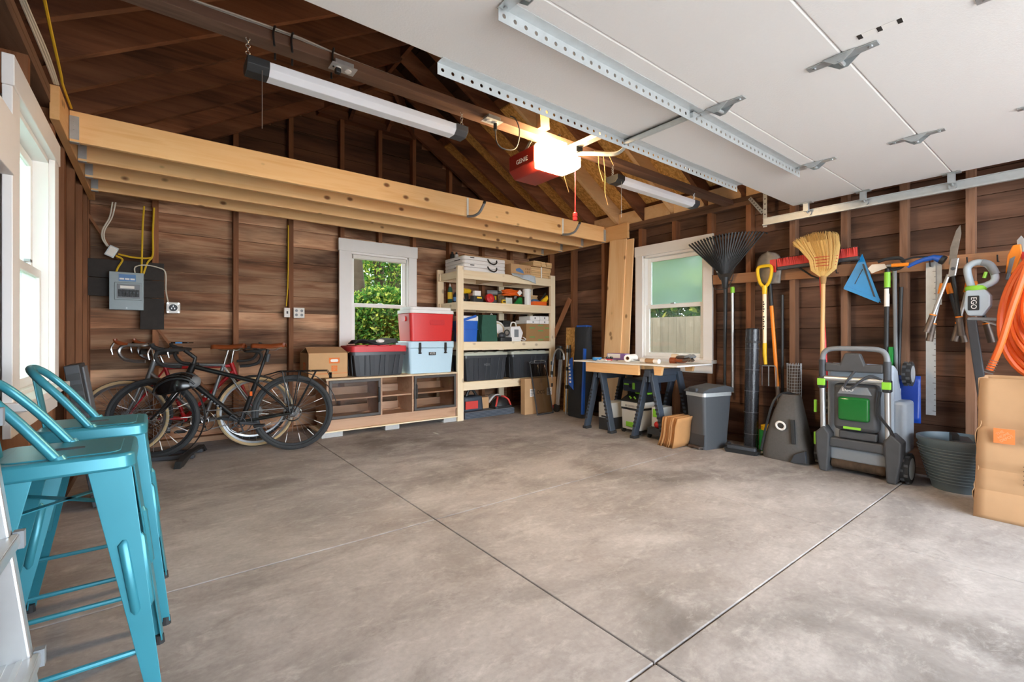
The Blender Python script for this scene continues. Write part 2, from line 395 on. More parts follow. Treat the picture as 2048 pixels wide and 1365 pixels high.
plain('tote_black', '3a3d42', 0.35, noise=0.08)
plain('tote_lid', 'b9bdae', 0.5, noise=0.05)
plain('red', 'c9282a', 0.4, noise=0.06)
plain('red_lid', 'cf3238', 0.45, noise=0.05)
plain('cooler_red', 'd8302f', 0.35, noise=0.04)
plain('cooler_white', 'eceae8', 0.4, noise=0.03)
plain('ice_blue', 'bfdcec', 0.5, noise=0.03)
plain('cooler_blue', '1f62c4', 0.4, noise=0.05)
plain('navy', '1c2438', 0.7, noise=0.1)
plain('blue', '1d58b5', 0.4, noise=0.06)
plain('deep_blue', '1a45a8', 0.35, noise=0.06)
plain('bright_blue', '1f8fd0', 0.4, noise=0.08)
plain('tape_blue', '3d8fd1', 0.6, noise=0.06)
plain('green_cloth', '2f5a4a', 0.85, noise=0.15, scale=20, bump=0.3)
plain('green', '1f8a3c', 0.5, noise=0.08)
plain('lime', '8ccf3a', 0.45, noise=0.05)
plain('clear_green', '1f6a2e', 0.12, noise=0.05)
plain('yellow', 'ecc11f', 0.45, noise=0.06)
plain('orange', 'ee6a22', 0.45, noise=0.06)
plain('hose_orange', 'e8641f', 0.42, noise=0.05, scale=60)
plain('tool_orange', 'f08a1e', 0.4, noise=0.05)
plain('teal', '3a8a9a', 0.33, 0.25, noise=0.10, scale=5)
plain('leather', '8a4522', 0.35, noise=0.2, scale=20)
plain('tan_tire', 'c9ad82', 0.7, noise=0.08)
plain('tire', '343638', 0.8, noise=0.2, scale=90, bump=0.4)
plain('bike_black', '18191b', 0.3, noise=0.1)
plain('bike_silver', '8e9092', 0.3, 0.7, noise=0.06)
plain('bike_red', 'b31c22', 0.28, noise=0.05)
plain('cardboard', 'b98e63', 0.85, noise=0.06, scale=18)
plain('cardboard_light', 'c79f73', 0.85, noise=0.06, scale=18)
plain('kraft', 'b08a64', 0.85, noise=0.07, scale=14, bump=0.1)
plain('carton_brown', 'a17b4f', 0.85, noise=0.06)
plain('print_orange', 'e07a3c', 0.8, noise=0.08)
plain('print_black', '2a2522', 0.8, noise=0.05)
plain('print_green', '6f9a58', 0.8, noise=0.05)
plain('print_white', 'f2f0ec', 0.7, noise=0.03)
plain('paper', 'efece6', 0.8, noise=0.03)
plain('panel_grey', '8a9598', 0.45, 0.2, noise=0.05)
plain('label_blue', '5d86b8', 0.6, noise=0.05)
plain('wire_yellow', 'd9b32a', 0.5, noise=0.05)
plain('wire_white', 'd6cfc0', 0.6, noise=0.06)
plain('twine', 'a88252', 0.9, noise=0.2)
plain('opener_red', '8f2a22', 0.35, noise=0.06)
plain('straw', 'd9b36c', 0.8, noise=0.25, scale=160)
plain('bristle_red', 'd2433c', 0.7, noise=0.2, scale=120)
plain('bristle_dark', '4a3230', 0.8, noise=0.3, scale=120)
plain('fabric_black', '26282b', 0.85, noise=0.2, scale=60, bump=0.3)
plain('fabric_grey', '565350', 0.85, noise=0.2, scale=60, bump=0.3)
plain('mesh_roll', '2c2e33', 0.22, noise=0.9, scale=90, bump=0.5)
plain('mower_grey', 'a9b3bd', 0.45, noise=0.05)
plain('mower_dark', '47484a', 0.6, noise=0.2, scale=15)
plain('ego_grey', 'aebcc6', 0.45, noise=0.05)
plain('cinder', 'b8b9b8', 0.9, noise=0.12, scale=60, bump=0.3)
plain('brown_bag', 'b98654', 0.85, noise=0.08, scale=20)
plain('tub_grey', '5f6f78', 0.5, noise=0.06)
plain('vac_white', 'd8d8d2', 0.5, noise=0.04)
plain('festool_navy', '232a3a', 0.5, noise=0.08)
plain('metal_rust', '6e625a', 0.5, 0.7, noise=0.4, scale=30)
plain('shovel_steel', '837c74', 0.5, 0.6, noise=0.5, scale=18)
plain('purple', '8a6aa8', 0.7, noise=0.08)
plain('pink', 'd04a5c', 0.5, noise=0.08)
plain('light_lens', 'e2e4ea', 0.35, noise=0.01)
plain('carpet', '6b7078', 0.95, noise=0.4, scale=140, bump=0.5)
plain('dark_glass_frame', '4a4440', 0.5, noise=0.1)
plain('teal_dark', '25808f', 0.4, 0.3, noise=0.1)
plain('clear_bag', 'c8d4dc', 0.3, noise=0.1)
plain('soil', '5a5a42', 0.95, noise=0.4, scale=3)
plain('pale_plank', 'd8c2a2', 0.7, noise=0.08)
glassm('pane', (0.58, 0.60, 0.57), refl=0.5)  # grey tint added to hold down the brightness of the yard outside
glassm('pane_bright', (0.95, 0.97, 0.98), haze=0.25)
glassm('pane_dusty', (0.60, 0.59, 0.55), haze=0.03, refl=0.6)  # tint beyond the dust dims the daylit fence outside
glassm('pane_frost', (0.66, 0.71, 0.68), haze=0.13, refl=0.6, frost=0.5)
glassm('smoke_glass', (0.90, 0.88, 0.86), refl=0.9)
glassm('clear_box', (0.90, 0.93, 0.92), haze=0.04)
glassm('screen_mesh', (0.72, 0.70, 0.69), refl=0.2)
emit('bulb_glow', 'ffd6a0', 60.0)
# ================================================================ room shell
XL, XLS, XR, XRS, YB, YBS, YF = -0.47, -0.56, 4.66, 4.75, 5.58, 5.67, -2.20
RX = (XL + XR) / 2
def zu(x): return 2.50 + 0.60 * (min(x - XL, XR - x))          # underside of the rafters
def zs(x): return zu(x) + 0.205                                  # underside of the sheathing

# floor: dark base with concrete slabs standing proud of the saw-cut joints
floor = struct(G().box(XLS-0.1, XRS+0.1, YF-0.1, YBS+0.1, -0.20, -0.012).obj('floor', 'joint_dirt'))
xs = [XLS-0.05, 1.283, 2.955, XRS+0.05]; ys = [YF-0.1, 0.895, 2.378, YBS+0.05]
for i in range(3):
    for j in range(3):
        g = 0.0032
        G().box(xs[i]+g, xs[i+1]-g, ys[j]+g, ys[j+1]-g, -0.10, 0.0).obj('slab', 'concrete', floor, bevel=0.004)
# outside ground
struct(G().box(-40, 45, YF-30, YF-0.11, -0.30, -0.03).obj('driveway', 'drive'))
gr = G().box(-40, XLS-0.3, YF-0.1, 60, -0.5, -0.06); gr.box(XRS+0.3, 60, YF-0.1, 60, -0.5, -0.06); gr.box(XLS-0.3, XRS+0.3, YBS+0.3, 60, -0.5, -0.06)
struct(gr.obj('ground', 'soil'))

def split(a, b, holes):
    out = []; x = a
    for h0, h1 in sorted(holes):
        if h0 > x: out.append((x, h0))
        x = max(x, h1)
    if x < b: out.append((x, b))
    return [(p, q) for p, q in out if q - p > 0.03]
ROW = 0.19
# ---- back wall
WB = (1.85, 2.62, 0.78, 2.09)       # window opening x0 x1 z0 z1
gw = G(); t = 0.05
gw.prism([(XLS-0.1, -0.2), (WB[0], -0.2), (WB[0], WB[3]), (WB[0], 3.6), (RX, zs(RX)+0.1), (RX, 4.35), (XLS-0.1, zs(XL)+0.1)], 'y', YBS+0.022, YBS+0.07)
gw.prism([(WB[1], -0.2), (XRS+0.1, -0.2), (XRS+0.1, zs(XR)+0.1), (RX, 4.35), (RX, 3.2), (WB[1], 3.2)], 'y', YBS+0.022, YBS+0.07)
gw.box(WB[0], WB[1], YBS+0.022, YBS+0.07, -0.2, WB[2]); gw.box(WB[0], WB[1], YBS+0.022, YBS+0.07, WB[3], 3.7)
wall_back = struct(gw.obj('wall_back', 'old_plank_x'))
k = 0
while k * ROW < 4.15:
    z0 = k * ROW; z1 = z0 + ROW - 0.006
    xa, xb = XLS, XRS
    if z1 > 2.55:
        off = (z1 - 2.70) / 0.6
        xa = max(XLS, XL + off - 0.02); xb = min(XRS, XR - off + 0.02)
        if xb - xa < 0.1: break
    holes = [(WB[0], WB[1])] if z0 < WB[3] and z1 > WB[2] else []
    for a, b in split(xa, xb, holes):
        o = G().box(a, b, YBS + (k % 2)*0.006, YBS+0.022, z0, z1).obj('plank', 'gable_plank' if z0 > 2.6 else 'old_plank_x', wall_back, bevel=0.003)
    k += 1
for x in (0.0, 0.667, 1.20, 1.765, 2.235, 2.70, 3.25, 3.80, 4.32):
    zt = min(3.70, zu(x) + 0.12)
    for a, b in split(0.05, zt, [(WB[2]-0.08, WB[3]+0.12)] if x == 2.235 else []):
        G().box(x-0.024, x+0.024, YB, YBS, a, b).obj('stud', 'stud_old', wall_back)
G().box(XL-0.09, XL+0.0, YB-0.02, YBS, 0.05, 2.4).obj('corner_post', 'stud_old', wall_back)
G().box(XLS, XRS, YB-0.01, YBS, 0.0, 0.05).obj('bottom_plate', 'old_plank_x', wall_back)
G().box(1.50, 2.70, YB-0.02, YBS, 3.66, 3.75).obj('gable_plate', 'rafter_old', wall_back)
G().bar((-0.50, YB+0.01, 2.20), (-0.27, YB+0.01, 1.78), 0.02, 0.05, up=(0,1,0)).obj('brace', 'stud_old', wall_back)
G().bar((0.0, YB+0.01, 1.16), (0.52, YB+0.01, 0.35), 0.02, 0.05, up=(0,1,0)).obj('brace', 'stud_old', wall_back)
G().bar((4.60, YB-0.02, 1.75), (3.9, YB-0.02, 0.3), 0.03, 0.07, up=(0,1,0)).obj('brace', 'stud_old', wall_back)
plain('dark_board', '2f2a27', 0.8, noise=0.5, scale=22, bump=0.3)
for a, b, c, d in ((-0.53, 0.065, 1.60, 1.765), (-0.53, 0.065, 1.43, 1.595), (-0.115, 0.065, 1.13, 1.425)):
    G().box(a, b, YB-0.022, YB-0.002, c, d).obj('backboard', 'dark_board', wall_back, bevel=0.003)

# ---- right wall
WR = (2.62, 3.42, 0.80, 2.03)       # y0 y1 z0 z1
gw = G(); X0, X1 = XRS+0.022, XRS+0.07
gw.box(X0, X1, YF, WR[0], -0.2, 2.7); gw.box(X0, X1, WR[1], YBS+0.1, -0.2, 2.7); gw.box(X0, X1, WR[0], WR[1], -0.2, WR[2]); gw.box(X0, X1, WR[0], WR[1], WR[3], 2.7)
wall_right = struct(gw.obj('wall_right', 'old_plank_y'))
for k in range(14):
    z0 = k*ROW; z1 = z0 + ROW - 0.004
    for a, b in split(YF, YBS, [(WR[0], WR[1])] if z0 < WR[3] and z1 > WR[2] else []):
        for c, d in ([(a, b)] if b - a < 3.3 or k % 3 == 0 else [(a, a + (1.4 if k % 2 else 2.0)), (a + (1.4 if k % 2 else 2.0) + 0.003, b)]):
            G().box(XRS + (k % 2)*0.003, XRS+0.022, c, d, z0, z1).obj('plank', 'old_plank_y', wall_right, bevel=0.003)
for y in (-1.84, -1.43, -1.03, -0.62, -0.22, 0.19, 0.594, 0.97, 1.365, 1.77, 2.17, 2.575, 3.0, 3.46, 3.85, 4.05, 4.62, 5.1):
    pale = 'stud_pale' if y < 1.9 else 'stud_old'
    for a, b in split(0.05, 2.375, [(WR[2]-0.08, WR[3]+0.08)] if 2.6 < y < 3.45 else []):
        G().box(XR, XRS, y-0.024, y+0.024, a, b).obj('stud', pale, wall_right)
G().box(XR-0.005, XRS, YF, YBS, 0.0, 0.05).obj('bottom_plate', 'plate_old', wall_right)
for z in (2.375, 2.421): G().box(XR-0.004, XRS, YF, YBS, z, z+0.043).obj('top_plate', 'plate_old', wall_right)
G().bar((XR-0.01, 5.4, 0.4), (XR-0.01, 4.65, 1.6), 0.07, 0.02, up=(1,0,0)).obj('brace', 'stud_old', wall_right)

# ---- left wall
WL = (2.72, 3.58, 0.79, 2.04)
gw = G(); X0, X1 = XLS-0.07, XLS-0.022
gw.box(X0, X1, YF, WL[0], -0.2, 2.7); gw.box(X0, X1, WL[1], YBS+0.1, -0.2, 2.7); gw.box(X0, X1, WL[0], WL[1], -0.2, WL[2]); gw.box(X0, X1, WL[0], WL[1], WL[3], 2.7)
wall_left = struct(gw.obj('wall_left', 'old_plank_y'))
for k in range(14):
    z0 = k*ROW; z1 = z0 + ROW - 0.004
    for a, b in split(YF, YBS, [(WL[0], WL[1])] if z0 < WL[3] and z1 > WL[2] else []):
        G().box(XLS-0.022, XLS - (k % 2)*0.003, a, b, z0, z1).obj('plank', 'old_plank_y', wall_left, bevel=0.003)
for y in (-1.9, -1.5, -1.1, -0.7, -0.3, 0.1, 0.5, 0.9, 1.3, 1.75, 2.2, 2.56, 3.1, 3.745, 3.80, 4.17, 4.65, 5.1, 5.45):
    for a, b in split(0.05, 2.375, [(WL[2]-0.08, WL[3]+0.08)] if 2.6 < y < 3.7 else []):
        G().box(XLS, XL, y-0.024, y+0.024, a, b).obj('stud', 'stud_old', wall_left)
G().box(XLS, XL+0.005, YF, YBS, 0.0, 0.05).obj('bottom_plate', 'plate_old', wall_left)
for z in (2.375, 2.421): G().box(XLS, XL+0.004, YF, YBS, z, z+0.043).obj('top_plate', 'plate_old', wall_left)
# vertical old boards between window and corner
for a, b in ((4.25, 4.52), (4.75, 5.0)):
    G().box(XLS+0.01, XL-0.03, a, b, 0.05, 2.35).obj('board', 'old_plank_z', wall_left)
tag(G().box(XL-0.02, XL+0.035, 1.15, 2.615, 1.69, 1.92).obj('wall_board', 'white_trim', bevel=0.003), 'white painted board on the wall, butted against the bright window casing', 'board')

# ---- front wall around the open doorway, set back to even out the daylight
gw = G(); gw.box(XLS-0.07, -0.08, YF-0.12, YF, -0.2, 4.4); gw.box(4.58, XRS+0.07, YF-0.12, YF, -0.2, 4.4); gw.box(-0.08, 4.58, YF-0.12, YF, 2.08, 4.4)
struct(gw.obj('wall_front', 'white_trim'))

# ================================================================ roof
gc = G(); e = 0.35; th = 0.03
for sgn in (1, -1):
    xo = (XL - e) if sgn == 1 else (XR + e)
    zo = zs(XL) - 0.6*e
    gc.prism([(xo, zo+0.02), (RX, zs(RX)+0.02), (RX, zs(RX)+0.02+th), (xo, zo+0.02+th)], 'y', YF-0.75, YBS+0.25)  # unseen front eave lengthened to cut daylight on the near floor
ceiling = struct(gc.obj('ceiling', 'rafter_old'))
ca = math.atan(0.6); dx = math.cos(ca)
n = 17; L_ = (RX - XL) / dx
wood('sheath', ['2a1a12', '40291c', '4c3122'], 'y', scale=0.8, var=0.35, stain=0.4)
for sgn in (1, -1):
    w_ = L_ / n
    for i in range(n):
        s0 = i*w_*dx; s1 = s0 + (w_ - 0.012)*dx
        xa = XL + s0 if sgn == 1 else XR - s0; xb = XL + s1 if sgn == 1 else XR - s1
        if sgn == -1 and xa > 3.1: continue
        za, zb = zs(XL) + 0.6*s0, zs(XL) + 0.6*s1
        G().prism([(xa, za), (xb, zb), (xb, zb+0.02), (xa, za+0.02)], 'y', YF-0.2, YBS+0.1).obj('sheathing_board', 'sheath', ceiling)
for (xa, xb) in ((XR+0.05, 3.62), (3.615, 3.105)):
    for (a, b) in ((YF, 0.82), (0.824, 3.26), (3.264, YBS)):
        za, zb = zs(xa), zs(xb)
        G().prism([(xa, za), (xb, zb), (xb, zb+0.018), (xa, za+0.018)], 'y', a, b).obj('osb_panel', 'osb', ceiling)
# rafters: one mesh per slope, copied along the ridge
zc = 0.20
def rafter_mesh(sgn):
    a = XL - 0.12 if sgn == 1 else XR + 0.12; za = zu(XL) - 0.6*0.12
    g = G().prism([(a, za), (RX, zu(RX)), (RX, zu(RX)+zc), (a, za+zc)], 'y', -0.0225, 0.0225); return g
ml = rafter_mesh(1).mesh('rafter'); mr = rafter_mesh(-1).mesh('rafter'); mn = rafter_mesh(-1).mesh('rafter')
rys = [5.52, 5.06, 4.65, 4.23, 3.82, 3.43, 3.03, 2.62, 2.22, 1.81, 1.41, 1.0, 0.6, 0.2, -0.2, -0.6, -1.0, -1.4, -1.8]
for i, y in enumerate(rys):
    mk('rafter', ml, 'rafter_old', ceiling, (0, y, 0))
    pale = y in (3.82, 3.03)
    mk('rafter', mn if pale else mr, 'new_rafter' if pale else 'rafter_old', ceiling, (0, y, 0))
for i in range(3, 9):
    a, b = rys[i+1]+0.025, rys[i]-0.025
    G().box(XR+0.005, XR+0.04, a, b, 2.466, 2.62).obj('blocking', 'new_rafter', ceiling, bevel=0.002)
G().box(RX-0.02, RX+0.02, YF, 5.3, zu(RX)+0.02, zu(RX)+0.2).obj('ridge_board', 'rafter_old', ceiling)
# clipped hip above the gable plate
hz = lambda y: 3.80 + 0.6*(YB - y)
for i in range(4):
    y0 = YBS - i*0.13; y1 = y0 - 0.115; hw = max(0.08, 0.62 - i*0.14)
    G().prism([(y0, hz(y0)), (y1, hz(y1)), (y1, hz(y1)+0.02), (y0, hz(y0)+0.02)], 'x', RX-hw, RX+hw).obj('hip_board', 'stud_old', ceiling)
for s in (-1, 1):
    G().bar((RX + s*0.62, YB, 3.72), (RX + s*0.04, 5.02, 4.02), 0.04, 0.13).obj('hip_rafter', 'rafter_old', ceiling)
for x in (1.85, 2.32):
    G().bar((x, YB, 3.70), (x, 5.2, 3.93), 0.04, 0.10).obj('jack_rafter', 'rafter_old', ceiling)
# flat tie beam resting on the plates
G().box(XL, XR, 2.315, 2.41, 2.405, 2.452).obj('tie_beam', 'beam_old', ceiling, bevel=0.003)
G().bar((2.05, 2.30, 2.45), (1.95, 2.28, 3.5), 0.04, 0.08, up=(1,0,0)).obj('hanger_post', 'new_rafter', ceiling)

# ================================================================ windows
def window(nm, loc, rz, hw, z0, z1, cw, hh, oh, glass_up, glass_lo, meet, cr=None, stool=True, depth=0.10):
    """local x along the wall, -y into the room, opening half-width hw"""
    cr = cr or cw; cl = cw
    g = G(); d0, d1 = -0.005, depth
    g.box(-hw, -hw+0.025, d0, d1, z0, z1); g.box(hw-0.025, hw, d0, d1, z0, z1); g.box(-hw, hw, d0, d1, z1-0.025, z1); g.box(-hw, hw, d0, d1, z0, z0+0.03)
    root = struct(g.obj(nm, 'white_trim', None, loc, (0, 0, rz)))
    zb = z0 - (0.11 if stool else 0.10)
    G().box(-hw-cl, -hw+0.012, -0.03, 0.0, z0-0.02, z1).obj('side_casing', 'white_trim', root, bevel=0.003)
    G().box(hw-0.012, hw+cr, -0.03, 0.0, z0-0.02, z1).obj('side_casing', 'white_trim', root, bevel=0.003)
    G().box(-hw-cl-oh, hw+cr+oh, -0.036, 0.0, z1, z1+hh).obj('head_casing', 'white_trim', root, bevel=0.003)
    if stool: G().box(-hw-cl-0.02, hw+cr+0.02, -0.075, 0.04, z0-0.025, z0+0.012).obj('window_sill', 'white_trim', root, bevel=0.006)
    G().box(-hw-cl+0.005, hw+cr-0.005, -0.025, 0.0, z0-0.13, z0-0.026).obj('apron', 'white_trim', root, bevel=0.003)
    def sash(y, a, b, gm, nm_):
        x0, x1 = -hw+0.027, hw-0.027; f = 0.045; s = G()
        s.box(x0, x0+f, y, y+0.03, a, b); s.box(x1-f, x1, y, y+0.03, a, b); s.box(x0+f, x1-f, y, y+0.03, b-f, b); s.box(x0+f, x1-f, y, y+0.03, a, a+f)
        so = s.obj(nm_, 'white_plastic', root, bevel=0.004)
        G().box(x0+f-0.004, x1-f+0.004, y+0.012, y+0.016, a+f-0.004, b-f+0.004).obj('pane', gm, so)
    sash(0.055, meet-0.02, z1-0.028, glass_up, 'upper_sash'); sash(0.022, z0+0.03, meet+0.02, glass_lo, 'lower_sash')
    G().box(-0.025, 0.025, 0.0, 0.022, meet+0.018, meet+0.03).obj('latch', 'steel', root)
    return root
wb = window('window_1', ((WB[0]+WB[1])/2, YB, 0), 0, (WB[1]-WB[0])/2, WB[2], WB[3], 0.13, 0.145, 0.01, 'pane', 'pane', 1.45, cr=0.10)
G().box(-0.345, 0.345, -0.004, 0.03, WB[3]-0.075, WB[3]-0.028).obj('blind_roll', 'white_matte', wb, bevel=0.006)
window('window_2', (XR, (WR[0]+WR[1])/2, 0), R(-90), (WR[1]-WR[0])/2, WR[2], WR[3], 0.09, 0.12, 0.008, 'pane_frost', 'pane_dusty', 1.42)
window('window_3', (XL, (WL[0]+WL[1])/2, 0), R(90), (WL[1]-WL[0])/2, WL[2], WL[3], 0.11, 0.12, 0.008, 'pane_bright', 'pane_bright', 1.40)
# ================================================================ outdoors
def leafmat(name, c1, c2, c3):
    m, nt, b = _new(name); N = nt.nodes; L = nt.links; o = N['Material Output']
    ge = N.new('ShaderNodeNewGeometry'); rp = N.new('ShaderNodeValToRGB'); e = rp.color_ramp.elements
    e[0].color = (*srgb(c1), 1); e[1].color = (*srgb(c3), 1); k_ = e.new(0.55); k_.color = (*srgb(c2), 1)
    L.new(ge.outputs['Random Per Island'], rp.inputs[0])
    d = N.new('ShaderNodeBsdfDiffuse'); t_ = N.new('ShaderNodeBsdfTranslucent'); mx = N.new('ShaderNodeMixShader'); mx.inputs[0].default_value = 0.4
    L.new(rp.outputs[0], d.inputs[0]); L.new(rp.outputs[0], t_.inputs[0]); L.new(d.outputs[0], mx.inputs[1]); L.new(t_.outputs[0], mx.inputs[2])
    L.new(mx.outputs[0], o.inputs['Surface']); MATS[name] = m
leafmat('leaf', '2a4d22', '5d8a3c', 'c2bd58')
leafmat('leaf_dark', '223f20', '43703a', '9aa548')
def foliage(n, c, r, size, seed):
    rnd = random.Random(seed); g = G()
    for _ in range(n):
        while True:
            p = Vector((rnd.uniform(-1,1), rnd.uniform(-1,1), rnd.uniform(-1,1)))
            if p.length < 1: break
        p = Vector((p.x*r[0], p.y*r[1], p.z*r[2])) + Vector(c)
        a = Vector((rnd.uniform(-1,1), rnd.uniform(-1,1), rnd.uniform(-1,1))).normalized(); b = a.orthogonal().normalized()
        s = size*rnd.uniform(0.6, 1.4)
        g.add([p-a*s, p+b*s*0.55, p+a*s, p-b*s*0.55], [(0,1,2,3)])
    return g
def tree(loc, h, tr, crowns, label, n, seed, mat='leaf', size=0.07, lean=0.0):
    t_ = thing('tree', label, 'tree', loc, 0, 'trees in the yard outside')
    g = G(); g.tube([(0,0,-0.1), (lean*0.3, 0, h*0.35), (lean*0.8, 0.1, h*0.7), (lean, 0.1, h)], [tr*1.15, tr, tr*0.75, tr*0.3], 10)
    tk = g.obj('trunk', 'bark', t_, smooth=True)
    b = G(); rnd = random.Random(seed)
    for i in range(5):
        z = h*(0.45+0.1*i); a = rnd.uniform(0, 6.28); b.tube([(lean*z/h, 0.05, z), (lean*z/h+math.cos(a)*h*0.15, math.sin(a)*h*0.15, z+h*0.12)], [tr*0.35, tr*0.12], 6)
    b.obj('branch', 'bark', tk)
    for i, (c, r) in enumerate(crowns):
        o = foliage(n, c, r, size, seed*7+i).obj('foliage', mat, t_); o['kind'] = 'stuff'
    return t_
tree((3.32, 9.2, 0), 6.0, 0.12, [((0,1.1,3.0), (1.9,0.8,3.2)), ((0.3,-0.3,1.2), (1.0,0.5,0.9))], 'leafy tree with straight bark trunk outside the window by the coolers', 11000, 3, 'leaf', 0.045, -0.3)
tree((4.38, 10.6, 0), 7.0, 0.12, [((0.4,1.5,3.0), (2.1,1.2,3.4))], 'tree with slim leaning trunk behind the window by the coolers', 11000, 5, 'leaf_dark', 0.048, -0.5)
tree((5.1, 11.9, 0), 7.0, 0.18, [((0.3,1.6,3.0), (2.6,1.3,3.6))], 'dark-trunked tree half hidden by the window frame over the coolers', 11000, 8, 'leaf', 0.052, 0.2)
tree((3.6, 15.0, 0), 9.0, 0.2, [((0,0,4), (5.0,1.5,5.0))], 'wide dense tree filling the yard furthest behind the coolers window', 14000, 9, 'leaf_dark', 0.10)
tree((8.8, 4.6, 0), 6.0, 0.15, [((0,0,3.0), (1.2,2.6,2.4))], 'green tree showing above the fence through the hazy window', 14000, 13, 'leaf', 0.085)
tree((9.6, 7.4, 0), 7.0, 0.15, [((0,0,3.2), (1.6,3.4,3.2))], 'second green tree behind the fence, beside the hazy window view', 14000, 14, 'leaf_dark', 0.09)
fence = thing('yard_fence', 'weathered grey board fence seen through the lower sash by the workbench', 'fence', (6.2, 1.0, 0))
G().box(0.02, 0.06, 0, 8.0, 1.15, 1.24).obj('rail', 'grey_fence', fence); G().box(0.02, 0.06, 0, 8.0, 0.25, 0.34).obj('rail', 'grey_fence', fence)
fm = G().box(-0.012, 0.012, 0, 0.136, 0.02, 1.36).mesh('board')
for i in range(57): mk('board', fm, 'grey_fence', fence, (0, i*0.14, 0))

# ================================================================ loft joists (new lumber)
loft = thing('loft_joist_frame', 'new pine joists in steel hangers spanning between two side ledgers overhead', 'joist frame')
for y in (3.96, 4.36, 4.765, 5.17):
    G().box(XL+0.045, XR-0.045, y, y+0.038, 2.285, 2.478).obj('joist', 'pine_x', loft, bevel=0.003)
    for s, x in ((1, XL+0.045), (-1, XR-0.045)):
        h = G(); a, b = (x, x+0.045) if s == 1 else (x-0.045, x)
        h.box(a, b, y-0.003, y, 2.30, 2.445); h.box(a, b, y+0.038, y+0.041, 2.30, 2.445); h.box(a, b, y-0.003, y+0.041, 2.281, 2.285)
        for q in (2.36, 2.385, 2.41): h.cyl((a+0.02*s if s == 1 else b-0.02, y-0.008, q), (a+0.02*s if s == 1 else b-0.02, y-0.003, q), 0.004, n=6)
        h.obj('joist_hanger', 'galv', loft)
G().box(XL, XL+0.042, 3.62, YB-0.02, 2.285, 2.478).obj('ledger', 'pine_y', loft, bevel=0.003)
G().box(XR-0.042, XR, 3.62, YB-0.02, 2.285, 2.478).obj('ledger', 'pine_y', loft, bevel=0.003)
G().box(0.75, 3.2, 4.1, 4.5, 2.480, 2.492).obj('loft_board', 'pine_x', loft)
hk = None
for x in (2.50, 3.835):
    t_ = thing('storage_hook', ['rubber-tipped storage hook on the front joist, below the red opener', 'rubber-tipped storage hook on the front joist, near the pine ledger corner'][int(x > 3)], 'hook', (x, 3.957, 2.28), 0, 'storage hooks on the front joist')
    g = G().box(-0.012, 0.012, -0.006, 0, -0.01, 0.19); g.obj('back_plate', 'white_plastic', t_, bevel=0.003)
    G().tube(spline([(0, -0.004, 0.0), (0.01, -0.10, -0.012), (0.02, -0.17, 0.0), (0.03, -0.20, 0.03), (0.05, -0.225, 0.09)], 5), 0.013, 8).obj('arm', 'mid_grey', t_, smooth=True)
    G().cyl((0.049, -0.224, 0.088), (0.054, -0.231, 0.112), 0.0145, n=10).obj('tip', 'black_rubber', t_, smooth=True)

# ================================================================ overhead garage door
door = thing('garage_door', 'white sectional garage door rolled open flat overhead', 'garage door')
DX0, DX1, DZ = -0.02, 4.53, 2.235
for k in range(5):
    y1 = 1.715 - k*0.525; y0 = y1 - 0.523
    sct = G().box(DX0, DX1, y0, y1, DZ, DZ+0.045).obj('section', 'white_door', door, bevel=0.006)
def perforated(name, x0, x1, y, hang, mat='galv_light', parent=door):
    """punched angle: flat flange on the door and a hanging flange with a row of real holes"""
    g = G(); n_ = int((x1-x0)/0.05); z1 = DZ-0.003; z0 = z1-hang; zm = (z0+z1)/2; hr = 0.0085
    for i in range(n_):
        a = x0 + (x1-x0)*i/n_; b = x0 + (x1-x0)*(i+1)/n_; c = (a+b)/2
        vs = [(a,y,z0),(b,y,z0),(b,y,z1),(a,y,z1)] + [(c+hr*math.cos(R(45*k+22.5)), y, zm+hr*math.sin(R(45*k+22.5))) for k in range(8)]
        # quad corners to octagon: 0=(-,-) 1=(+,-) 2=(+,+) 3=(-,+)
        o_ = 4
        g.add(vs, [(0,1,o_+6,o_+5),(1,2,o_+0,o_+7),(2,3,o_+2,o_+1),(3,0,o_+4,o_+3),(1,o_+7,o_+6),(2,o_+1,o_+0),(3,o_+3,o_+2),(0,o_+5,o_+4)])
    o = g.obj(name, mat, parent); md = o.modifiers.new('solid', 'SOLIDIFY'); md.thickness = 0.002
    G().box(x0, x1, y-0.045, y, DZ-0.004, DZ-0.001).obj('strut_flange', mat, o)
    return o
perforated('strut', 0.95, 3.56, 1.742, 0.05)
perforated('strut', 0.96, 3.59, 1.315, 0.05)
g = G().box(2.19, 2.255, 1.30, 1.74, DZ-0.014, DZ-0.010); g.box(2.19, 2.194, 1.30, 1.74, DZ-0.04, DZ-0.01); g.obj('centre_stile', 'galv_light', door)
def hinge(x, y, s=1.0):
    g = G(); z = DZ-0.002
    pl = [(-0.02,-0.125),(0.02,-0.125),(0.024,-0.05),(0.034,-0.02),(0.034,0.02),(0.024,0.05),(0.02,0.125),(-0.02,0.125),(-0.024,0.05),(-0.034,0.02),(-0.034,-0.02),(-0.024,-0.05)]
    g.prism([(x+p[0]*s, y+p[1]*s) for p in pl], 'z', z-0.004, z)
    for q in (-0.03, 0.03):
        g.prism([(y-0.06*s, z), (y+0.06*s, z), (y+0.015, z-0.035), (y-0.015, z-0.035)], 'x', x+q-0.0015, x+q+0.0015)
    g.cyl((x-0.034, y, z-0.022), (x+0.034, y, z-0.022), 0.009, n=10)
    for q in (-0.1, 0.1): g.cyl((x, y+q*s, z-0.010), (x, y+q*s, z-0.003), 0.008, n=6)
    g.obj('hinge', 'galv', door)
for x in (0.98, 2.27, 3.52):
    for y in (1.20, 0.675, 0.15): hinge(x, y)
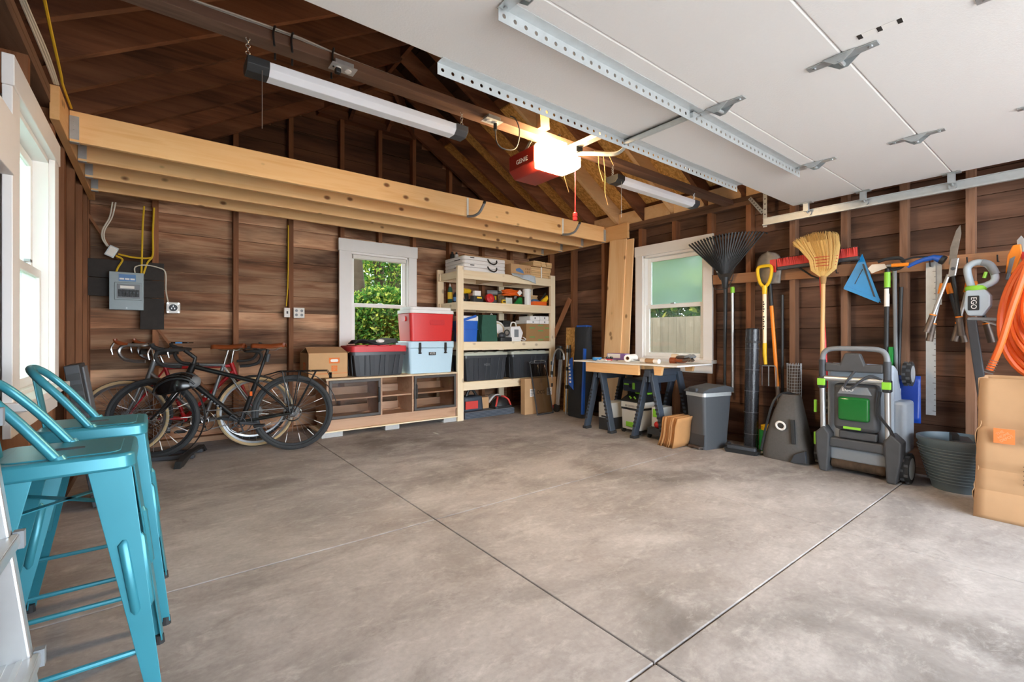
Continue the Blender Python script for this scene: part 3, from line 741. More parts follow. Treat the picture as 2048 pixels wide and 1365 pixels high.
# printed safety labels
dec = G().box(-0.018, 0.018, -0.068, 0.068, -0.0012, 0).obj('safety_label', 'print_white', door, (2.18, 0.525, DZ-0.0003), (0, 0, R(3)))
for x in (-0.068, -0.008, 0.053): G().box(-0.0175, 0.0175, x, x+0.015, -0.0018, -0.0011).obj('label_print', 'print_black', dec)
track = thing('door_track', 'galvanised door track hung on punched angles along the right side of the overhead door', 'door track')
g = G(); g.box(4.555, 4.560, YF, 1.98, 2.115, 2.18); g.box(4.535, 4.560, YF, 1.98, 2.113, 2.117); g.box(4.542, 4.560, YF, 1.98, 2.178, 2.182); g.box(4.531, 4.535, YF, 1.98, 2.113, 2.125)
g.obj('rail', 'galv_light', track)
for y in (1.97,):
    for (p0, p1) in (((4.565, y, 2.10), (4.565, y, 2.44)), ((4.565, y+0.02, 2.24), (4.60, y+0.16, 2.42))):
        g = G().bar(p0, p1, 0.035, 0.003, up=(1,0,0)); ang = g.obj('hanger_angle', 'galv', track)
        P0, P1 = Vector(p0), Vector(p1)
        for i in range(7):
            c = P0.lerp(P1, (i+0.5)/7); G().cyl(c+Vector((-0.0022,0,0)), c+Vector((0.0022,0,0)), 0.007, n=8).obj('punched_hole', 'dark_grey', ang)
for y in (1.60, 1.19, 0.67, 0.14):
    g = G().cyl((4.50, y, 2.165), (4.548, y, 2.15), 0.006, n=8); g.cyl((4.540, y, 2.148), (4.552, y, 2.148), 0.024, n=14); g.box(4.47, 4.53, y-0.05, y+0.05, DZ-0.008, DZ-0.004); g.box(4.49, 4.52, y-0.02, y+0.02, 2.16, DZ-0.006)
    g.obj('roller', 'galv', track)

# ================================================================ opener with its lamp
op = thing('garage_door_opener', 'red garage door opener with glowing square lamp lens and hanging release cord', 'door opener', (2.17, 2.34, 2.20))
g = G().prism([(-0.15,0.16),(0.15,0.16),(0.15,0.05),(0.10,0.0),(-0.10,0.0),(-0.15,0.05)], 'y', 0.02, 0.30); g.obj('housing', 'opener_red', op, bevel=0.008)
lens = G().prism([(-0.15,0.165),(0.02,0.165),(0.02,0.10),(0.15,0.10),(0.15,0.03),(0.10,-0.005),(-0.15,-0.005)], 'y', -0.13, 0.02).obj('lamp_lens', 'bulb_glow', op, bevel=0.012)
text('GENIE', 0.045, 'print_white', 'maker_name', op, (-0.152, 0.15, 0.09), (R(90), 0, R(-90)))
g = G().box(0.03, 0.085, -0.72, 0.0, 0.125, 0.155); g.obj('rail', 'alu', op, bevel=0.004)
g = G().box(0.03, 0.09, -0.20, -0.05, 0.09, 0.125); g.obj('trolley', 'black_plastic', op)
g = G().tube(spline([(0.06,-0.14,0.10),(0.06,-0.34,0.035),(0.06,-0.50,-0.015),(0.06,-0.57,0.0),(0.06,-0.60,0.045)], 6), 0.013, 4); g.obj('door_arm', 'galv', op)
g = G().tube([(0.10,-0.12,0.09),(0.102,-0.12,-0.10),(0.10,-0.12,-0.29)], 0.004, 6); cd = g.obj('release_cord', 'red', op)
G().lathe([(0.012,0),(0.016,0.004),(0.016,0.022),(0.011,0.026),(0.016,0.03),(0.016,0.05),(0.010,0.056)], 12, (0.10,-0.12,-0.345)).obj('cord_handle', 'red', cd, smooth=True)
for s_ in ((-0.10, 0.2), (0.10, 0.2)):
    G().bar((s_[0], s_[1], 0.155), (s_[0], 0.03, 0.30), 0.025, 0.003, up=(1,0,0)).obj('mounting_strap', 'alu', op)
# twine tangle left hanging by the opener
tw = [[(2.37,2.10,2.30),(2.40,2.12,2.22),(2.42,2.10,2.12)], [(2.33,2.10,2.31),(2.45,2.10,2.33),(2.50,2.08,2.25)], [(2.12,2.20,2.20),(2.15,2.20,2.12),(2.19,2.20,2.03)],
      [(2.42,2.10,2.32),(2.45,2.11,2.18),(2.44,2.10,2.05),(2.47,2.10,1.97)], [(2.0,2.30,2.40),(2.2,2.25,2.45),(2.42,2.12,2.36)]]
g = G()
for p in tw[:4]: g.tube(spline(p, 6), 0.0022, 5)
tag(g.obj('baling_twine', 'twine', smooth=True), 'loose strands of tan twine dangling around the glowing opener', 'twine')

# ================================================================ LED shop lights
def shop_light(x0, x1, y, z, label, cords):
    t_ = thing('shop_light', label, 'ceiling light', (x0, y, z), 0)
    Ln = x1-x0
    prof = [(-0.055,0.045),(0.055,0.045),(0.055,0.012),(0.03,-0.012),(-0.03,-0.012),(-0.055,0.012)]
    G().prism(prof, 'x', 0.085, Ln-0.075).obj('diffuser', 'light_lens', t_, bevel=0.003)
    pe = [(p[0]*1.05, p[1]*1.05) for p in prof]
    G().prism(pe, 'x', 0, 0.09).obj('end_cap', 'black_plastic', t_, bevel=0.002); G().prism(pe, 'x', Ln-0.08, Ln).obj('end_cap', 'dark_grey', t_, bevel=0.002)
    for x in (0.01, Ln-0.01):
        c = G(); n_ = max(3, int((2.42-z-0.045)/0.016))
        for i in range(n_): c.torus((x, 0.0, 0.05+0.016*i), (1,0,0) if i % 2 else (0,1,0), 0.0085, 0.002, 8, 4)
        c.obj('chain', 'steel', t_)
    G().cyl((0.06, -0.045, 0.0), (0.06, -0.045, cords), 0.0018, n=6).obj('pull_cord', 'steel', t_)
    return t_
shop_light(0.318, 1.46, 2.36, 2.255, 'white LED shop light on chains left of the garage door opener', -0.26)
shop_light(2.82, 4.00, 2.36, 2.275, 'white LED shop light on chains right of the garage door opener', -0.28)
def beam_outlet(x, label):
    t_ = thing('outlet_box', label, 'outlet', (x, 2.30, 2.385), 0, 'outlet boxes on the tie beam')
    G().box(-0.045, 0.045, -0.03, 0.03, -0.002, 0.022).obj('box', 'galv', t_, bevel=0.003); G().box(-0.06, 0.06, -0.036, 0.036, -0.006, -0.002).obj('cover_plate', 'galv_light', t_)
    for s in (-0.025, 0.025): G().cyl((s, 0, -0.011), (s, 0, -0.006), 0.016, n=16).obj('receptacle', 'white_plastic', t_)
    return t_
o = beam_outlet(0.73, 'metal outlet box under the tie beam above the long shop light'); G().box(-0.038, -0.012, -0.014, 0.014, -0.035, -0.011).obj('plug', 'black_plastic', o, bevel=0.004)
o = beam_outlet(1.63, 'metal outlet box under the tie beam with a looping grey plug lead'); G().cyl((0.025, 0, -0.05), (0.025, 0, -0.011), 0.012, n=10).obj('plug', 'black_plastic', o)
G().tube(spline([(0.025,0,-0.05),(0.03,-0.01,-0.13),(0.08,-0.02,-0.16),(0.17,-0.02,-0.13),(0.20,-0.02,-0.02),(0.17,-0.02,0.05),(0.14,0.0,0.07)], 8), 0.004, 6).obj('lead', 'dark_grey', o, smooth=True)
g = G()
for dy in (0, 0.012): g.tube(spline([(-0.30,2.33+dy,2.46),(0.05,2.325+dy,2.462),(0.5,2.33+dy,2.475),(0.75,2.325+dy,2.456),(1.02,2.32+dy,2.45),(1.10,2.33+dy,2.456)], 6), 0.0045, 6)
tag(g.obj('lamp_cable', 'wire_white', smooth=True), 'pale electrical cable run along the top of the tie beam', 'cable')
for i, (x, dz) in enumerate(((0.43, 0.0), (0.505, 0.0), (0.69, 0.0))):
    c = spline([(x-0.005,2.30,2.375),(x-0.01,2.30,2.43),(x,2.315,2.475),(x+0.012,2.36,2.478),(x+0.02,2.42,2.45),(x+0.02,2.42,2.38)], 6)
    tag(G().tube(c, 0.005, 6).obj('cable_loop', 'black_plastic', smooth=True), ['loop of black lamp cord on the tie beam next to the pull-cord chain', 'loop of black lamp cord on the tie beam in the middle of three', 'loop of black lamp cord on the tie beam beside the outlet box'][i], 'cable', 'black cord loops on the beam')
# ================================================================ wiring on the left and back walls
g = G()
for k_ in range(3):
    o_ = 0.008*k_; g.tube(spline([(-0.455+o_, 1.2, 2.48),(-0.45+o_, 2.2, 2.50-o_),(-0.455+o_,2.8,2.495),(-0.45+o_,3.3,2.49+o_),(-0.45+o_,3.62,2.485)], 6), 0.005, 6)
tag(g.obj('white_cable_bundle', 'wire_white', smooth=True), 'bundle of aged white cables along the top plate above the bright window', 'cable')
tag(G().tube(spline([(-0.33,1.5,2.54),(-0.36,2.4,2.53),(-0.39,3.0,2.52),(-0.41,3.5,2.50),(-0.415,3.62,2.487),(-0.415,3.95,2.487)], 8), 0.0065, 6).obj('yellow_cable', 'wire_yellow', smooth=True), 'yellow electrical cable swooping along the roof edge to the loft ledger', 'cable')
pn = thing('breaker_panel', 'grey breaker panel with a row of black switches on the dark backboard', 'electrical panel', (-0.208, 5.555, 1.305))
G().box(-0.122, 0.122, -0.085, 0.0, 0.0, 0.345).obj('cabinet', 'panel_grey', pn, bevel=0.004)
G().box(-0.085, 0.11, -0.092, -0.084, 0.09, 0.25).obj('door', 'panel_grey', pn, bevel=0.006)
G().box(-0.068, 0.095, -0.094, -0.091, 0.105, 0.235).obj('door_recess', 'mid_grey', pn, bevel=0.003)
for i in range(6):
    b_ = G().box(-0.058+i*0.025, -0.036+i*0.025, -0.103, -0.093, 0.12, 0.185).obj('breaker', 'black_plastic', pn, bevel=0.002); G().box(-0.052+i*0.025, -0.042+i*0.025, -0.11, -0.102, 0.15, 0.165).obj('toggle', 'black_gloss', b_)
G().box(-0.045, 0.055, -0.0955, -0.0935, 0.195, 0.22).obj('circuit_list', 'paper', pn)
lb = G().box(-0.055, 0.065, -0.0865, -0.0848, 0.263, 0.325).obj('rating_label', 'label_blue', pn)
for i in range(3): G().box(-0.05+i*0.038, -0.018+i*0.038, -0.0875, -0.0863, 0.275, 0.29).obj('label_print', 'print_white', lb)
G().cyl((0, -0.09, 0.018), (0, -0.084, 0.018), 0.006, n=8).obj('screw', 'steel', pn)
YW = 5.545
for pts, mat, lab in (([(-0.18,YW,2.29),(-0.20,YW,2.05),(-0.225,YW-0.01,1.9),(-0.235,YW,1.78),(-0.21,YW,1.64)], 'wire_yellow', None),
        ([(-0.085,YW,2.29),(-0.095,YW,2.1),(-0.10,YW,1.85),(-0.105,YW,1.65)], 'wire_yellow', 'yellow cable dropping straight from the joists into the breaker panel'),
        ([(-0.01,YW,2.29),(-0.02,YW,2.05),(-0.02,YW,1.84),(-0.06,YW,1.76),(-0.09,YW,1.65)], 'wire_yellow', 'yellow cable running down the stud and curving into the breaker panel'),
        ([(-0.285,YW-0.01,1.80),(-0.24,YW-0.01,1.77),(-0.27,YW,1.70),(-0.285,YW,1.65)], 'wire_yellow', 'short yellow cable from the small junction box to the breaker panel'),
        ([(-0.27,YW,1.82),(-0.18,YW-0.01,1.80),(-0.08,YW,1.80),(-0.02,YW,1.815)], 'wire_yellow', 'yellow cable linking the junction box sideways to the stud'),
        ([(-0.15,YW,1.65),(-0.15,YW-0.01,1.71),(-0.08,YW-0.01,1.735),(0.02,YW-0.01,1.72),(0.075,YW,1.68),(0.08,YW,1.5),(0.10,YW,1.38)], 'wire_white', 'grey cable arcing from the breaker panel to the round outlet')):
    if lab: tag(G().tube(spline(pts, 6), 0.0085 if mat == 'wire_yellow' else 0.006, 6).obj('electrical_cable', mat, smooth=True), lab, 'cable')
g = G()
for dx_ in (0, 0.014): g.tube(spline([(-0.31+dx_*1.6,YW,2.29),(-0.33+dx_*1.2,YW,2.15),(-0.375+dx_,YW-0.01,2.03),(-0.38+dx_,YW,1.95),(-0.345+dx_*0.6,YW,1.88)], 6), 0.006, 6)
tag(g.obj('electrical_cable', 'wire_white', smooth=True), 'pair of white cables dropping from the joists to the small junction box', 'cable')
jb = thing('junction_box', 'small tilted grey junction box on the diagonal brace by the breaker panel', 'junction box', (-0.315, 5.545, 1.835), 0, None, (0, R(25), 0))
G().box(-0.035, 0.035, -0.03, 0.0, -0.05, 0.05).obj('box', 'galv', jb, bevel=0.003); G().box(-0.026, 0.026, -0.034, -0.03, -0.04, 0.04).obj('cover', 'white_matte', jb, bevel=0.002)
ro = thing('range_outlet', 'white square outlet box with a round black dryer socket', 'outlet', (0.135, 5.545, 1.34))
G().box(-0.055, 0.055, -0.035, 0.0, -0.055, 0.055).obj('box', 'white_plastic', ro, bevel=0.012); G().cyl((0, -0.041, 0), (0, -0.035, 0), 0.034, n=24).obj('socket', 'black_plastic', ro)
for a in (90, 210, 330): G().box(0.014*math.cos(R(a))-0.002, 0.014*math.cos(R(a))+0.002, -0.0425, -0.0405, 0.014*math.sin(R(a))-0.007, 0.014*math.sin(R(a))+0.007).obj('slot', 'steel', ro)
for sx in (-0.042, 0.042):
    for sz in (-0.042, 0.042): G().cyl((sx, -0.038, sz), (sx, -0.034, sz), 0.008, n=8).obj('screw', 'steel', ro)
wo = thing('wall_outlet', 'ivory wall outlet and switch boxes beside the stud left of the coolers window', 'outlet', (1.225, 5.57, 1.33))
G().box(-0.105, -0.045, -0.035, 0.0, -0.055, 0.05).obj('switch_box', 'white_matte', wo, bevel=0.004); G().box(-0.008, 0.105, -0.035, 0.0, -0.06, 0.055).obj('outlet_plate', 'white_matte', wo, bevel=0.004)
for x in (0.02, 0.075):
    for z in (-0.025, 0.022): G().cyl((x, -0.038, z), (x, -0.035, z), 0.015, n=14).obj('receptacle', 'mid_grey', wo)
G().box(-0.082, -0.066, -0.042, -0.034, -0.015, 0.012).obj('toggle', 'dark_grey', wo)
tag(G().tube([(1.165,5.555,2.30),(1.165,5.555,1.9),(1.16,5.555,1.60),(1.145,5.555,1.40)], 0.006, 6).obj('electrical_cable', 'wire_yellow', smooth=True), 'thin yellow cable stapled down the stud to the ivory outlet', 'cable')
# ================================================================ media cabinet on blocks
def plate(name, mat, parent, x0, x1, y, z0, z1, d=0.0012):
    return G().box(x0, x1, y-d, y, z0, z1).obj(name, mat, parent)
def store_logo(parent, loc, rot, s, mat='print_orange'):
    """orange square with three slanting stencil lines"""
    o = G().box(-s/2, s/2, -0.0008, 0, -s/2, s/2).obj('printed_logo', mat, parent, loc, rot)
    for t_, dx_, dz in (('THE', -0.19, 0.21), ('HOME', -0.02, 0.05), ('DEPOT', 0.12, -0.13)):
        text(t_, s*0.24, 'cardboard_light', 'logo_lettering', o, (dx_*s, -0.0012, dz*s), (R(90), R(-38), 0), 0.0003)
    return o
for i, (x0, x1) in enumerate(((1.36, 1.60), (2.05, 2.24), (2.80, 3.0))):
    tag(G().box(x0, x1-0.02, 4.975, 5.35, 0.0, 0.055).obj('concrete_block', 'cinder', bevel=0.006), ['flat concrete block under the cabinet end by the bike wheel', 'flat concrete block under the middle of the cabinet', 'flat concrete block under the cabinet end beside the lumber shelf'][i], 'block', 'blocks under the cabinet')
cb = thing('media_cabinet', 'light wood media cabinet with two dark-framed glass doors, raised on concrete blocks', 'cabinet', (0, 0, 0.056))
G().box(1.34, 2.982, 4.955, 5.40, 0.0, 0.014).obj('base_board', 'lumber_x', cb)
G().box(1.42, 2.975, 4.985, 5.38, 0.0145, 0.11).obj('plinth', 'cabinet_wood', cb, bevel=0.002)
G().box(1.41, 2.985, 4.97, 5.39, 0.11, 0.128).obj('bottom_panel', 'cabinet_wood', cb, bevel=0.002)
G().box(1.40, 2.983, 4.96, 5.40, 0.543, 0.563).obj('top_panel', 'pale_plank', cb, bevel=0.003)
for x in (1.41, 1.995, 2.375, 2.967): G().box(x, x+0.018, 4.97, 5.39, 0.128, 0.543).obj('upright', 'cabinet_wood', cb)
for a, b in ((1.428, 1.995), (2.013, 2.375), (2.393, 2.967)):
    G().box(a, b, 4.99, 5.385, 0.325, 0.341).obj('shelf', 'cabinet_wood', cb)
    for z in (0.128, 0.341): G().box(a, b, 5.37, 5.385, z, z+0.085).obj('back_rail', 'cabinet_wood', cb)
for a, b, hx in ((1.432, 1.99, 1.965), (2.398, 2.963, 2.42)):
    g = G(); f = 0.028
    g.box(a, a+f, 4.952, 4.969, 0.135, 0.54); g.box(b-f, b, 4.952, 4.969, 0.135, 0.54); g.box(a+f, b-f, 4.952, 4.969, 0.512, 0.54); g.box(a+f, b-f, 4.952, 4.969, 0.135, 0.163)
    d = g.obj('door', 'dark_glass_frame', cb, bevel=0.002)
    G().box(a+f-0.003, b-f+0.003, 4.959, 4.962, 0.16, 0.515).obj('glass', 'smoke_glass', d)
    G().tube([(hx, 4.952, 0.28), (hx, 4.93, 0.285), (hx, 4.928, 0.36), (hx, 4.93, 0.435), (hx, 4.952, 0.44)], 0.006, 8).obj('handle', 'black_plastic', d, smooth=True)
ZT = 0.6205
# ---- things on the cabinet
bx_ = thing('moving_box', 'brown moving box with orange store logo and half-open flaps on the cabinet', 'box', (1.452, 5.22, ZT))
g = G(); a, b, h = 0.205, 0.17, 0.265
g.box(-a, a, -b, -b+0.005, 0, h); g.box(-a, a, b-0.005, b, 0, h); g.box(-a, -a+0.005, -b, b, 0, h); g.box(a-0.005, a, -b, b, 0, h); g.box(-a, a, -b, b, 0, 0.005)
g.obj('carton', 'cardboard_light', bx_)
for (p, q, r_, s_) in (((-a,-b,h),(a,-b,h),(a-0.02,0.0,h+0.055),(-a+0.02,0.0,h+0.055)), ((-a,b,h),(a,b,h),(a-0.02,0.005,h+0.06),(-a+0.02,0.005,h+0.06)), ((a,-b,h),(a,b,h),(a+0.02,b,h+0.012),(a+0.02,-b,h+0.012))):
    G().add([p, q, r_, s_], [(0,1,2,3)]).obj('flap', 'cardboard', bx_, solid=0.004)
store_logo(bx_, (0.06, -b-0.0005, 0.10), (0,0,0), 0.062); 
lo = G().box(-0.055, 0.055, -0.0008, 0, -0.03, 0.03).obj('handle_print', 'print_orange', bx_, (0.06, -b-0.0004, 0.185)); G().rbox(-0.04, 0.04, -0.015, 0.015, -0.0004, 0.0004, 0.014).obj('handle_cutout', 'paper', lo, (0, -0.0014, 0), (R(90),0,0))
store_logo(bx_, (-a-0.0005, -0.02, 0.12), (0,0,R(-90)), 0.09)
plate('print_line', 'print_orange', bx_, -0.20, 0.20, -b-0.0002, 0.045, 0.05)

def storage_tote(name, label, loc, W, D, Hh, mat, lidmat, ribs=6, name_txt=None, lid_h=0.045, cat='storage tote'):
    t_ = thing(name, label, cat, loc)
    g = G().rbox(-W/2+0.02, W/2-0.02, -D/2+0.02, D/2-0.02, 0.0, Hh-lid_h+0.005, 0.035, 4, t=0.88); g.obj('body', mat, t_, smooth=30)
    for i in range(ribs):
        u = -W/2+0.055 + (W-0.11)*i/(ribs-1); sl = 0.012 if i % 2 else -0.006
        r_ = G().bar((u*0.9, -D/2*0.88+0.012, 0.012), (u+sl, -D/2+0.016, Hh-lid_h-0.03), 0.014 if i % 2 else 0.05, 0.01, up=(0,-1,0)); r_.obj('rib', mat, t_, bevel=0.003)
    for s in (-1, 1):
        for v in (-0.12, 0.0, 0.12): G().bar((s*(W/2*0.885), v*0.9, 0.012), (s*(W/2-0.016), v, Hh-lid_h-0.03), 0.035, 0.01, up=(s,0,0)).obj('rib', mat, t_, bevel=0.003)
    G().rbox(-W/2+0.006, W/2-0.006, -D/2+0.006, D/2-0.006, Hh-lid_h-0.035, Hh-lid_h, 0.04).obj('rim', mat, t_, smooth=30)
    ld = G().rbox(-W/2, W/2, -D/2, D/2, Hh-lid_h, Hh-0.008, 0.04).obj('lid', lidmat, t_, smooth=30, bevel=0.004)
    for i in range(4): u = -W/2+0.12+i*(W-0.24)/3; G().rbox(u-0.06, u+0.06, -D/2+0.04, D/2-0.04, Hh-0.008, Hh, 0.02).obj('lid_ridge', lidmat, ld)
    if name_txt: text(name_txt, 0.045, 'mid_grey', 'moulded_name', t_, (0.0, -D/2*0.945-0.006, Hh*0.55), (R(85),0,0), 0.001)
    return t_
storage_tote('storage_tote', 'black storage tote with bright red lid on the cabinet', (1.998, 5.19, ZT), 0.645, 0.42, 0.345, 'tote_black', 'red_lid', 7, None, 0.075)
def cloth_fn(u, v):
    x = -0.26+0.5*u; y = -0.13+0.26*v
    return Vector((x, y, 0.028 + 0.02*math.sin(7*u+2*v) + 0.018*math.sin(13*u*v+4) + 0.02*math.sin(5*v+9*u)*(1-u) - 0.012*(abs(u-0.5)*2)**3))
cl = G().grid(cloth_fn, 26, 14).obj('black_jacket', 'fabric_black', None, (2.0, 5.18, ZT+0.362), (0,0,R(-4)), smooth=True, solid=0.012)
tag(cl, 'crumpled black jacket lying on the red tote lid', 'jacket')
G().ball((0.03, -0.125, 0.03), (0.05, 0.02, 0.022), 12, 8).obj('white_patch', 'white_matte', cl, smooth=True)
yc = thing('hard_cooler', 'pale ice-blue hard cooler with black latches on the cabinet', 'cooler', (2.655, 5.19, ZT))
G().rbox(-0.30, 0.30, -0.19, 0.19, 0.0, 0.30, 0.03, 4, t=0.93).obj('body', 'ice_blue', yc, smooth=30)
G().rbox(-0.31, 0.31, -0.20, 0.20, 0.302, 0.385, 0.035, 4).obj('lid', 'ice_blue', yc, smooth=30, bevel=0.012)
for x in (-0.17, 0.175):
    l_ = G().prism([(x-0.014,0.37),(x+0.014,0.37),(x+0.016,0.30),(x+0.010,0.25),(x-0.010,0.25),(x-0.016,0.30)], 'y', -0.212, -0.198).obj('latch', 'black_rubber', yc, bevel=0.003)
    G().ball((x, -0.205, 0.245), (0.024, 0.012, 0.010), 10, 6).obj('latch_knob', 'black_rubber', l_, smooth=True)
nb = G().rbox(-0.048, 0.048, -0.020, 0.020, -0.001, 0.002, 0.006).obj('badge', 'black_plastic', yc, (0.0, -0.190, 0.235), (R(90),0,0)); text('YETI', 0.034, 'print_white', 'badge_lettering', nb, (0, 0, 0.0025), (0,0,0), sx=1.1)
for s in (-1, 1): G().tube(spline([(s*0.30,-0.08,0.27),(s*0.325,-0.075,0.22),(s*0.325,0.075,0.22),(s*0.30,0.08,0.27)], 5), 0.008, 6).obj('rope_handle', 'black_rubber', yc, smooth=True)
rc = thing('picnic_cooler', 'red picnic cooler with white lid stacked on the ice-blue cooler', 'cooler', (2.665, 5.19, ZT+0.386))
G().rbox(-0.30, 0.30, -0.19, 0.19, 0.0, 0.335, 0.04, 5, t=0.93).obj('body', 'cooler_red', rc, smooth=30, bevel=0.006)
G().rbox(-0.305, 0.305, -0.195, 0.195, 0.337, 0.375, 0.045, 5).obj('lid', 'cooler_white', rc, smooth=30); G().rbox(-0.28, 0.28, -0.17, 0.17, 0.375, 0.415, 0.04, 5).obj('lid_top', 'cooler_white', rc, smooth=30, bevel=0.01)
G().rbox(-0.10, 0.10, -0.032, 0.032, -0.003, 0.003, 0.02).obj('handle_recess', 'red', rc, (0.06, -0.188, 0.23), (R(86),0,0))
G().rbox(-0.05, 0.05, -0.03, 0.03, -0.012, 0.012, 0.02).obj('side_handle', 'cooler_red', rc, (-0.298, -0.02, 0.27), (R(90),0,R(-90)), smooth=True)
G().rbox(-0.05, 0.05, -0.03, 0.03, -0.012, 0.012, 0.02).obj('side_handle', 'cooler_red', rc, (0.298, -0.02, 0.27), (R(90),0,R(90)), smooth=True)

# ================================================================ lumber shelving unit
SX0, SX1, SY0, SY1 = 2.985, 4.65, 4.955, 5.50
TIERS = (1.905, 1.510, 0.995, 0.485)
sh = thing('lumber_shelf', 'tall shelving unit built from pale construction lumber, filled with household goods', 'shelf unit')
for x in (SX0, SX1-0.088):
    G().box(x, x+0.088, SY0, SY0+0.038, 0, 1.955).obj('post', 'lumber_z', sh, bevel=0.002); G().box(x, x+0.088, SY1-0.038, SY1, 0, 1.955).obj('post', 'lumber_z', sh, bevel=0.002)
for z in TIERS:
    zb = z-0.012
    G().box(SX0+0.0885, SX1-0.0885, SY0+0.002, SY0+0.040, zb-0.095, zb).obj('front_rail', 'lumber_x', sh, bevel=0.002)
    G().box(SX0+0.005, SX1-0.005, SY1-0.078, SY1-0.040, zb-0.095, zb).obj('rear_rail', 'lumber_x', sh, bevel=0.002)
    for x in (SX0+0.02, SX0+0.58, SX0+1.05, SX1-0.06): G().box(x, x+0.038, SY0+0.0405, SY1-0.0785, zb-0.09, zb).obj('cross_rail', 'lumber_y', sh)
    G().box(SX0+0.09, SX1-0.09, SY0, SY1-0.04, zb, z).obj('deck', 'lumber_x', sh)
G().box(4.0, 4.09, SY1-0.036, SY1, 0, 1.85).obj('post', 'lumber_z', sh)
e_ = 0.0015
# ---- top deck
def fold_table(z, label):
    t_ = thing('folding_table', label, 'folding table', (3.42, 5.22, z), 0, 'folded tables on the top shelf deck')
    for a, b in ((0, 0.046), (0.048, 0.094)): G().rbox(-0.34, 0.34, -0.25, 0.25, a, b, 0.05, 5).obj('half', 'cooler_white', t_, smooth=30, bevel=0.008)
    G().tube(spline([(0.03,-0.252,0.075),(0.05,-0.275,0.03),(0.11,-0.28,0.012),(0.16,-0.272,0.035),(0.175,-0.252,0.07)], 5), 0.009, 6).obj('carry_handle', 'black_rubber', t_, smooth=True)
    G().box(-0.24, -0.18, -0.2535, -0.245, 0.07, 0.08).obj('slot', 'dark_grey', t_); G().box(-0.3435, -0.335, -0.16, -0.03, 0.042, 0.052).obj('slot', 'dark_grey', t_)
fold_table(TIERS[0]+e_, 'white folding table with black handle lying directly on the top deck'); fold_table(TIERS[0]+0.097, 'white folding table stacked on the lower folded table')
def carton(name, label, loc, d, mat='cardboard', rz=0, tape=True, cat='box'):
    t_ = thing(name, label, cat, loc, rz)
    W, D, Hh = d
    G().box(-W/2, W/2, -D/2, D/2, 0, Hh).obj('carton', mat, t_, bevel=0.002)
    for s in (-1, 1): G().box(-W/2+0.003, W/2-0.003, min(0.001*s, s*(D/2-0.003)), max(0.001*s, s*(D/2-0.003)), Hh, Hh+0.003).obj('flap', mat, t_)
    if tape: G().box(-W/2-0.0006, W/2+0.0006, -0.025, 0.025, Hh+0.003, Hh+0.0036).obj('tape', 'kraft', t_)
    return t_
carton('long_carton', 'long flat brown carton lying on the folded tables', (3.72, 5.36, TIERS[0]+0.193), (0.85, 0.14, 0.075), 'cardboard_light')
c1 = carton('tool_carton', 'brown carton printed with a blue tool drawing beside the folded tables', (4.02, 5.08, TIERS[0]+e_), (0.36, 0.22, 0.155), 'cardboard_light')
G().prism([(-0.10,0.09),(-0.03,0.11),(0.03,0.075),(0.05,0.035),(-0.09,0.06)], 'y', -0.1112, -0.11).obj('printed_drawing', 'label_blue', c1)
for i in range(3):
    for j in range(2): plate('printed_icon', 'carton_brown', c1, 0.075+i*0.03, 0.09+i*0.03, -0.1102, 0.05+j*0.04, 0.075+j*0.04)
def slat_bundle(label, loc, W, D, Hh, n_, cols=2, strap=True):
    t_ = thing('cedar_shim_bundle', label, 'wood bundle', loc, 0, 'bundles of cedar shims on the top deck')
    rnd = random.Random(int(loc[0]*100)); m_ = G().box(-0.5, 0.5, -0.5, 0.5, 0, 1).mesh('shim'); th_ = Hh/n_
    for i in range(n_):
        for j in range(cols):
            o = mk('shim', m_, 'slat_pine', t_, ((j-(cols-1)/2)*W/cols+rnd.uniform(-0.006,0.006), rnd.uniform(-0.008,0.008), i*th_)); o.scale = (W/cols-0.004, D-rnd.uniform(0,0.02), th_*0.86); o.rotation_euler.z = R(rnd.uniform(-1.2,1.2))
    if strap: g = G(); g.box(-0.012, 0.012, -D/2-0.014, -D/2-0.012, 0, Hh); g.box(-0.012, 0.012, -D/2-0.014, D/2, Hh, Hh+0.002); g.obj('strap', 'paper', t_)
slat_bundle('strapped bundle of thin cedar shims beside the tool carton', (4.43, 5.215, TIERS[0]+e_), 0.40, 0.38, 0.16, 9, 1)
slat_bundle('short stack of cedar shims on the left end of the strapped bundle', (4.315, 5.14, TIERS[0]+0.166), 0.15, 0.34, 0.075, 5, 1, False)
slat_bundle('short stack of cedar shims on the middle of the strapped bundle', (4.45, 5.14, TIERS[0]+0.166), 0.09, 0.32, 0.075, 5, 1, False)
slat_bundle('short stack of cedar shims on the right end of the strapped bundle', (4.565, 5.14, TIERS[0]+0.166), 0.11, 0.30, 0.075, 5, 1, False)
def drape(u, v): return Vector((-0.20+0.42*u, -0.02-0.03*v-0.02*v*math.sin(6*u), 0.012*(1-v)-v*(0.02+0.075*u)+0.006*math.sin(11*u)))
tag(G().grid(drape, 16, 6).obj('plastic_bag', 'clear_bag', None, (4.02, 4.955, TIERS[0]+0.006), smooth=True, solid=0.004), 'grey plastic bag drooping over the front edge of the top deck', 'bag')
for i, (x, c_, lab) in enumerate(((3.17, 'black_plastic', 'black spray can standing on the folded tables'), (3.235, 'white_matte', 'white spray bottle standing on the folded tables'))):
    t_ = thing('spray_can', lab, 'spray can', (x, 5.40, TIERS[0]+0.193)); G().lathe([(0.026,0),(0.028,0.005),(0.028,0.07),(0.016,0.085)], 14).obj('can', c_, t_, smooth=True); G().lathe([(0.014,0.085),(0.014,0.11),(0.006,0.112)], 12).obj('cap', 'black_plastic', t_, smooth=True)
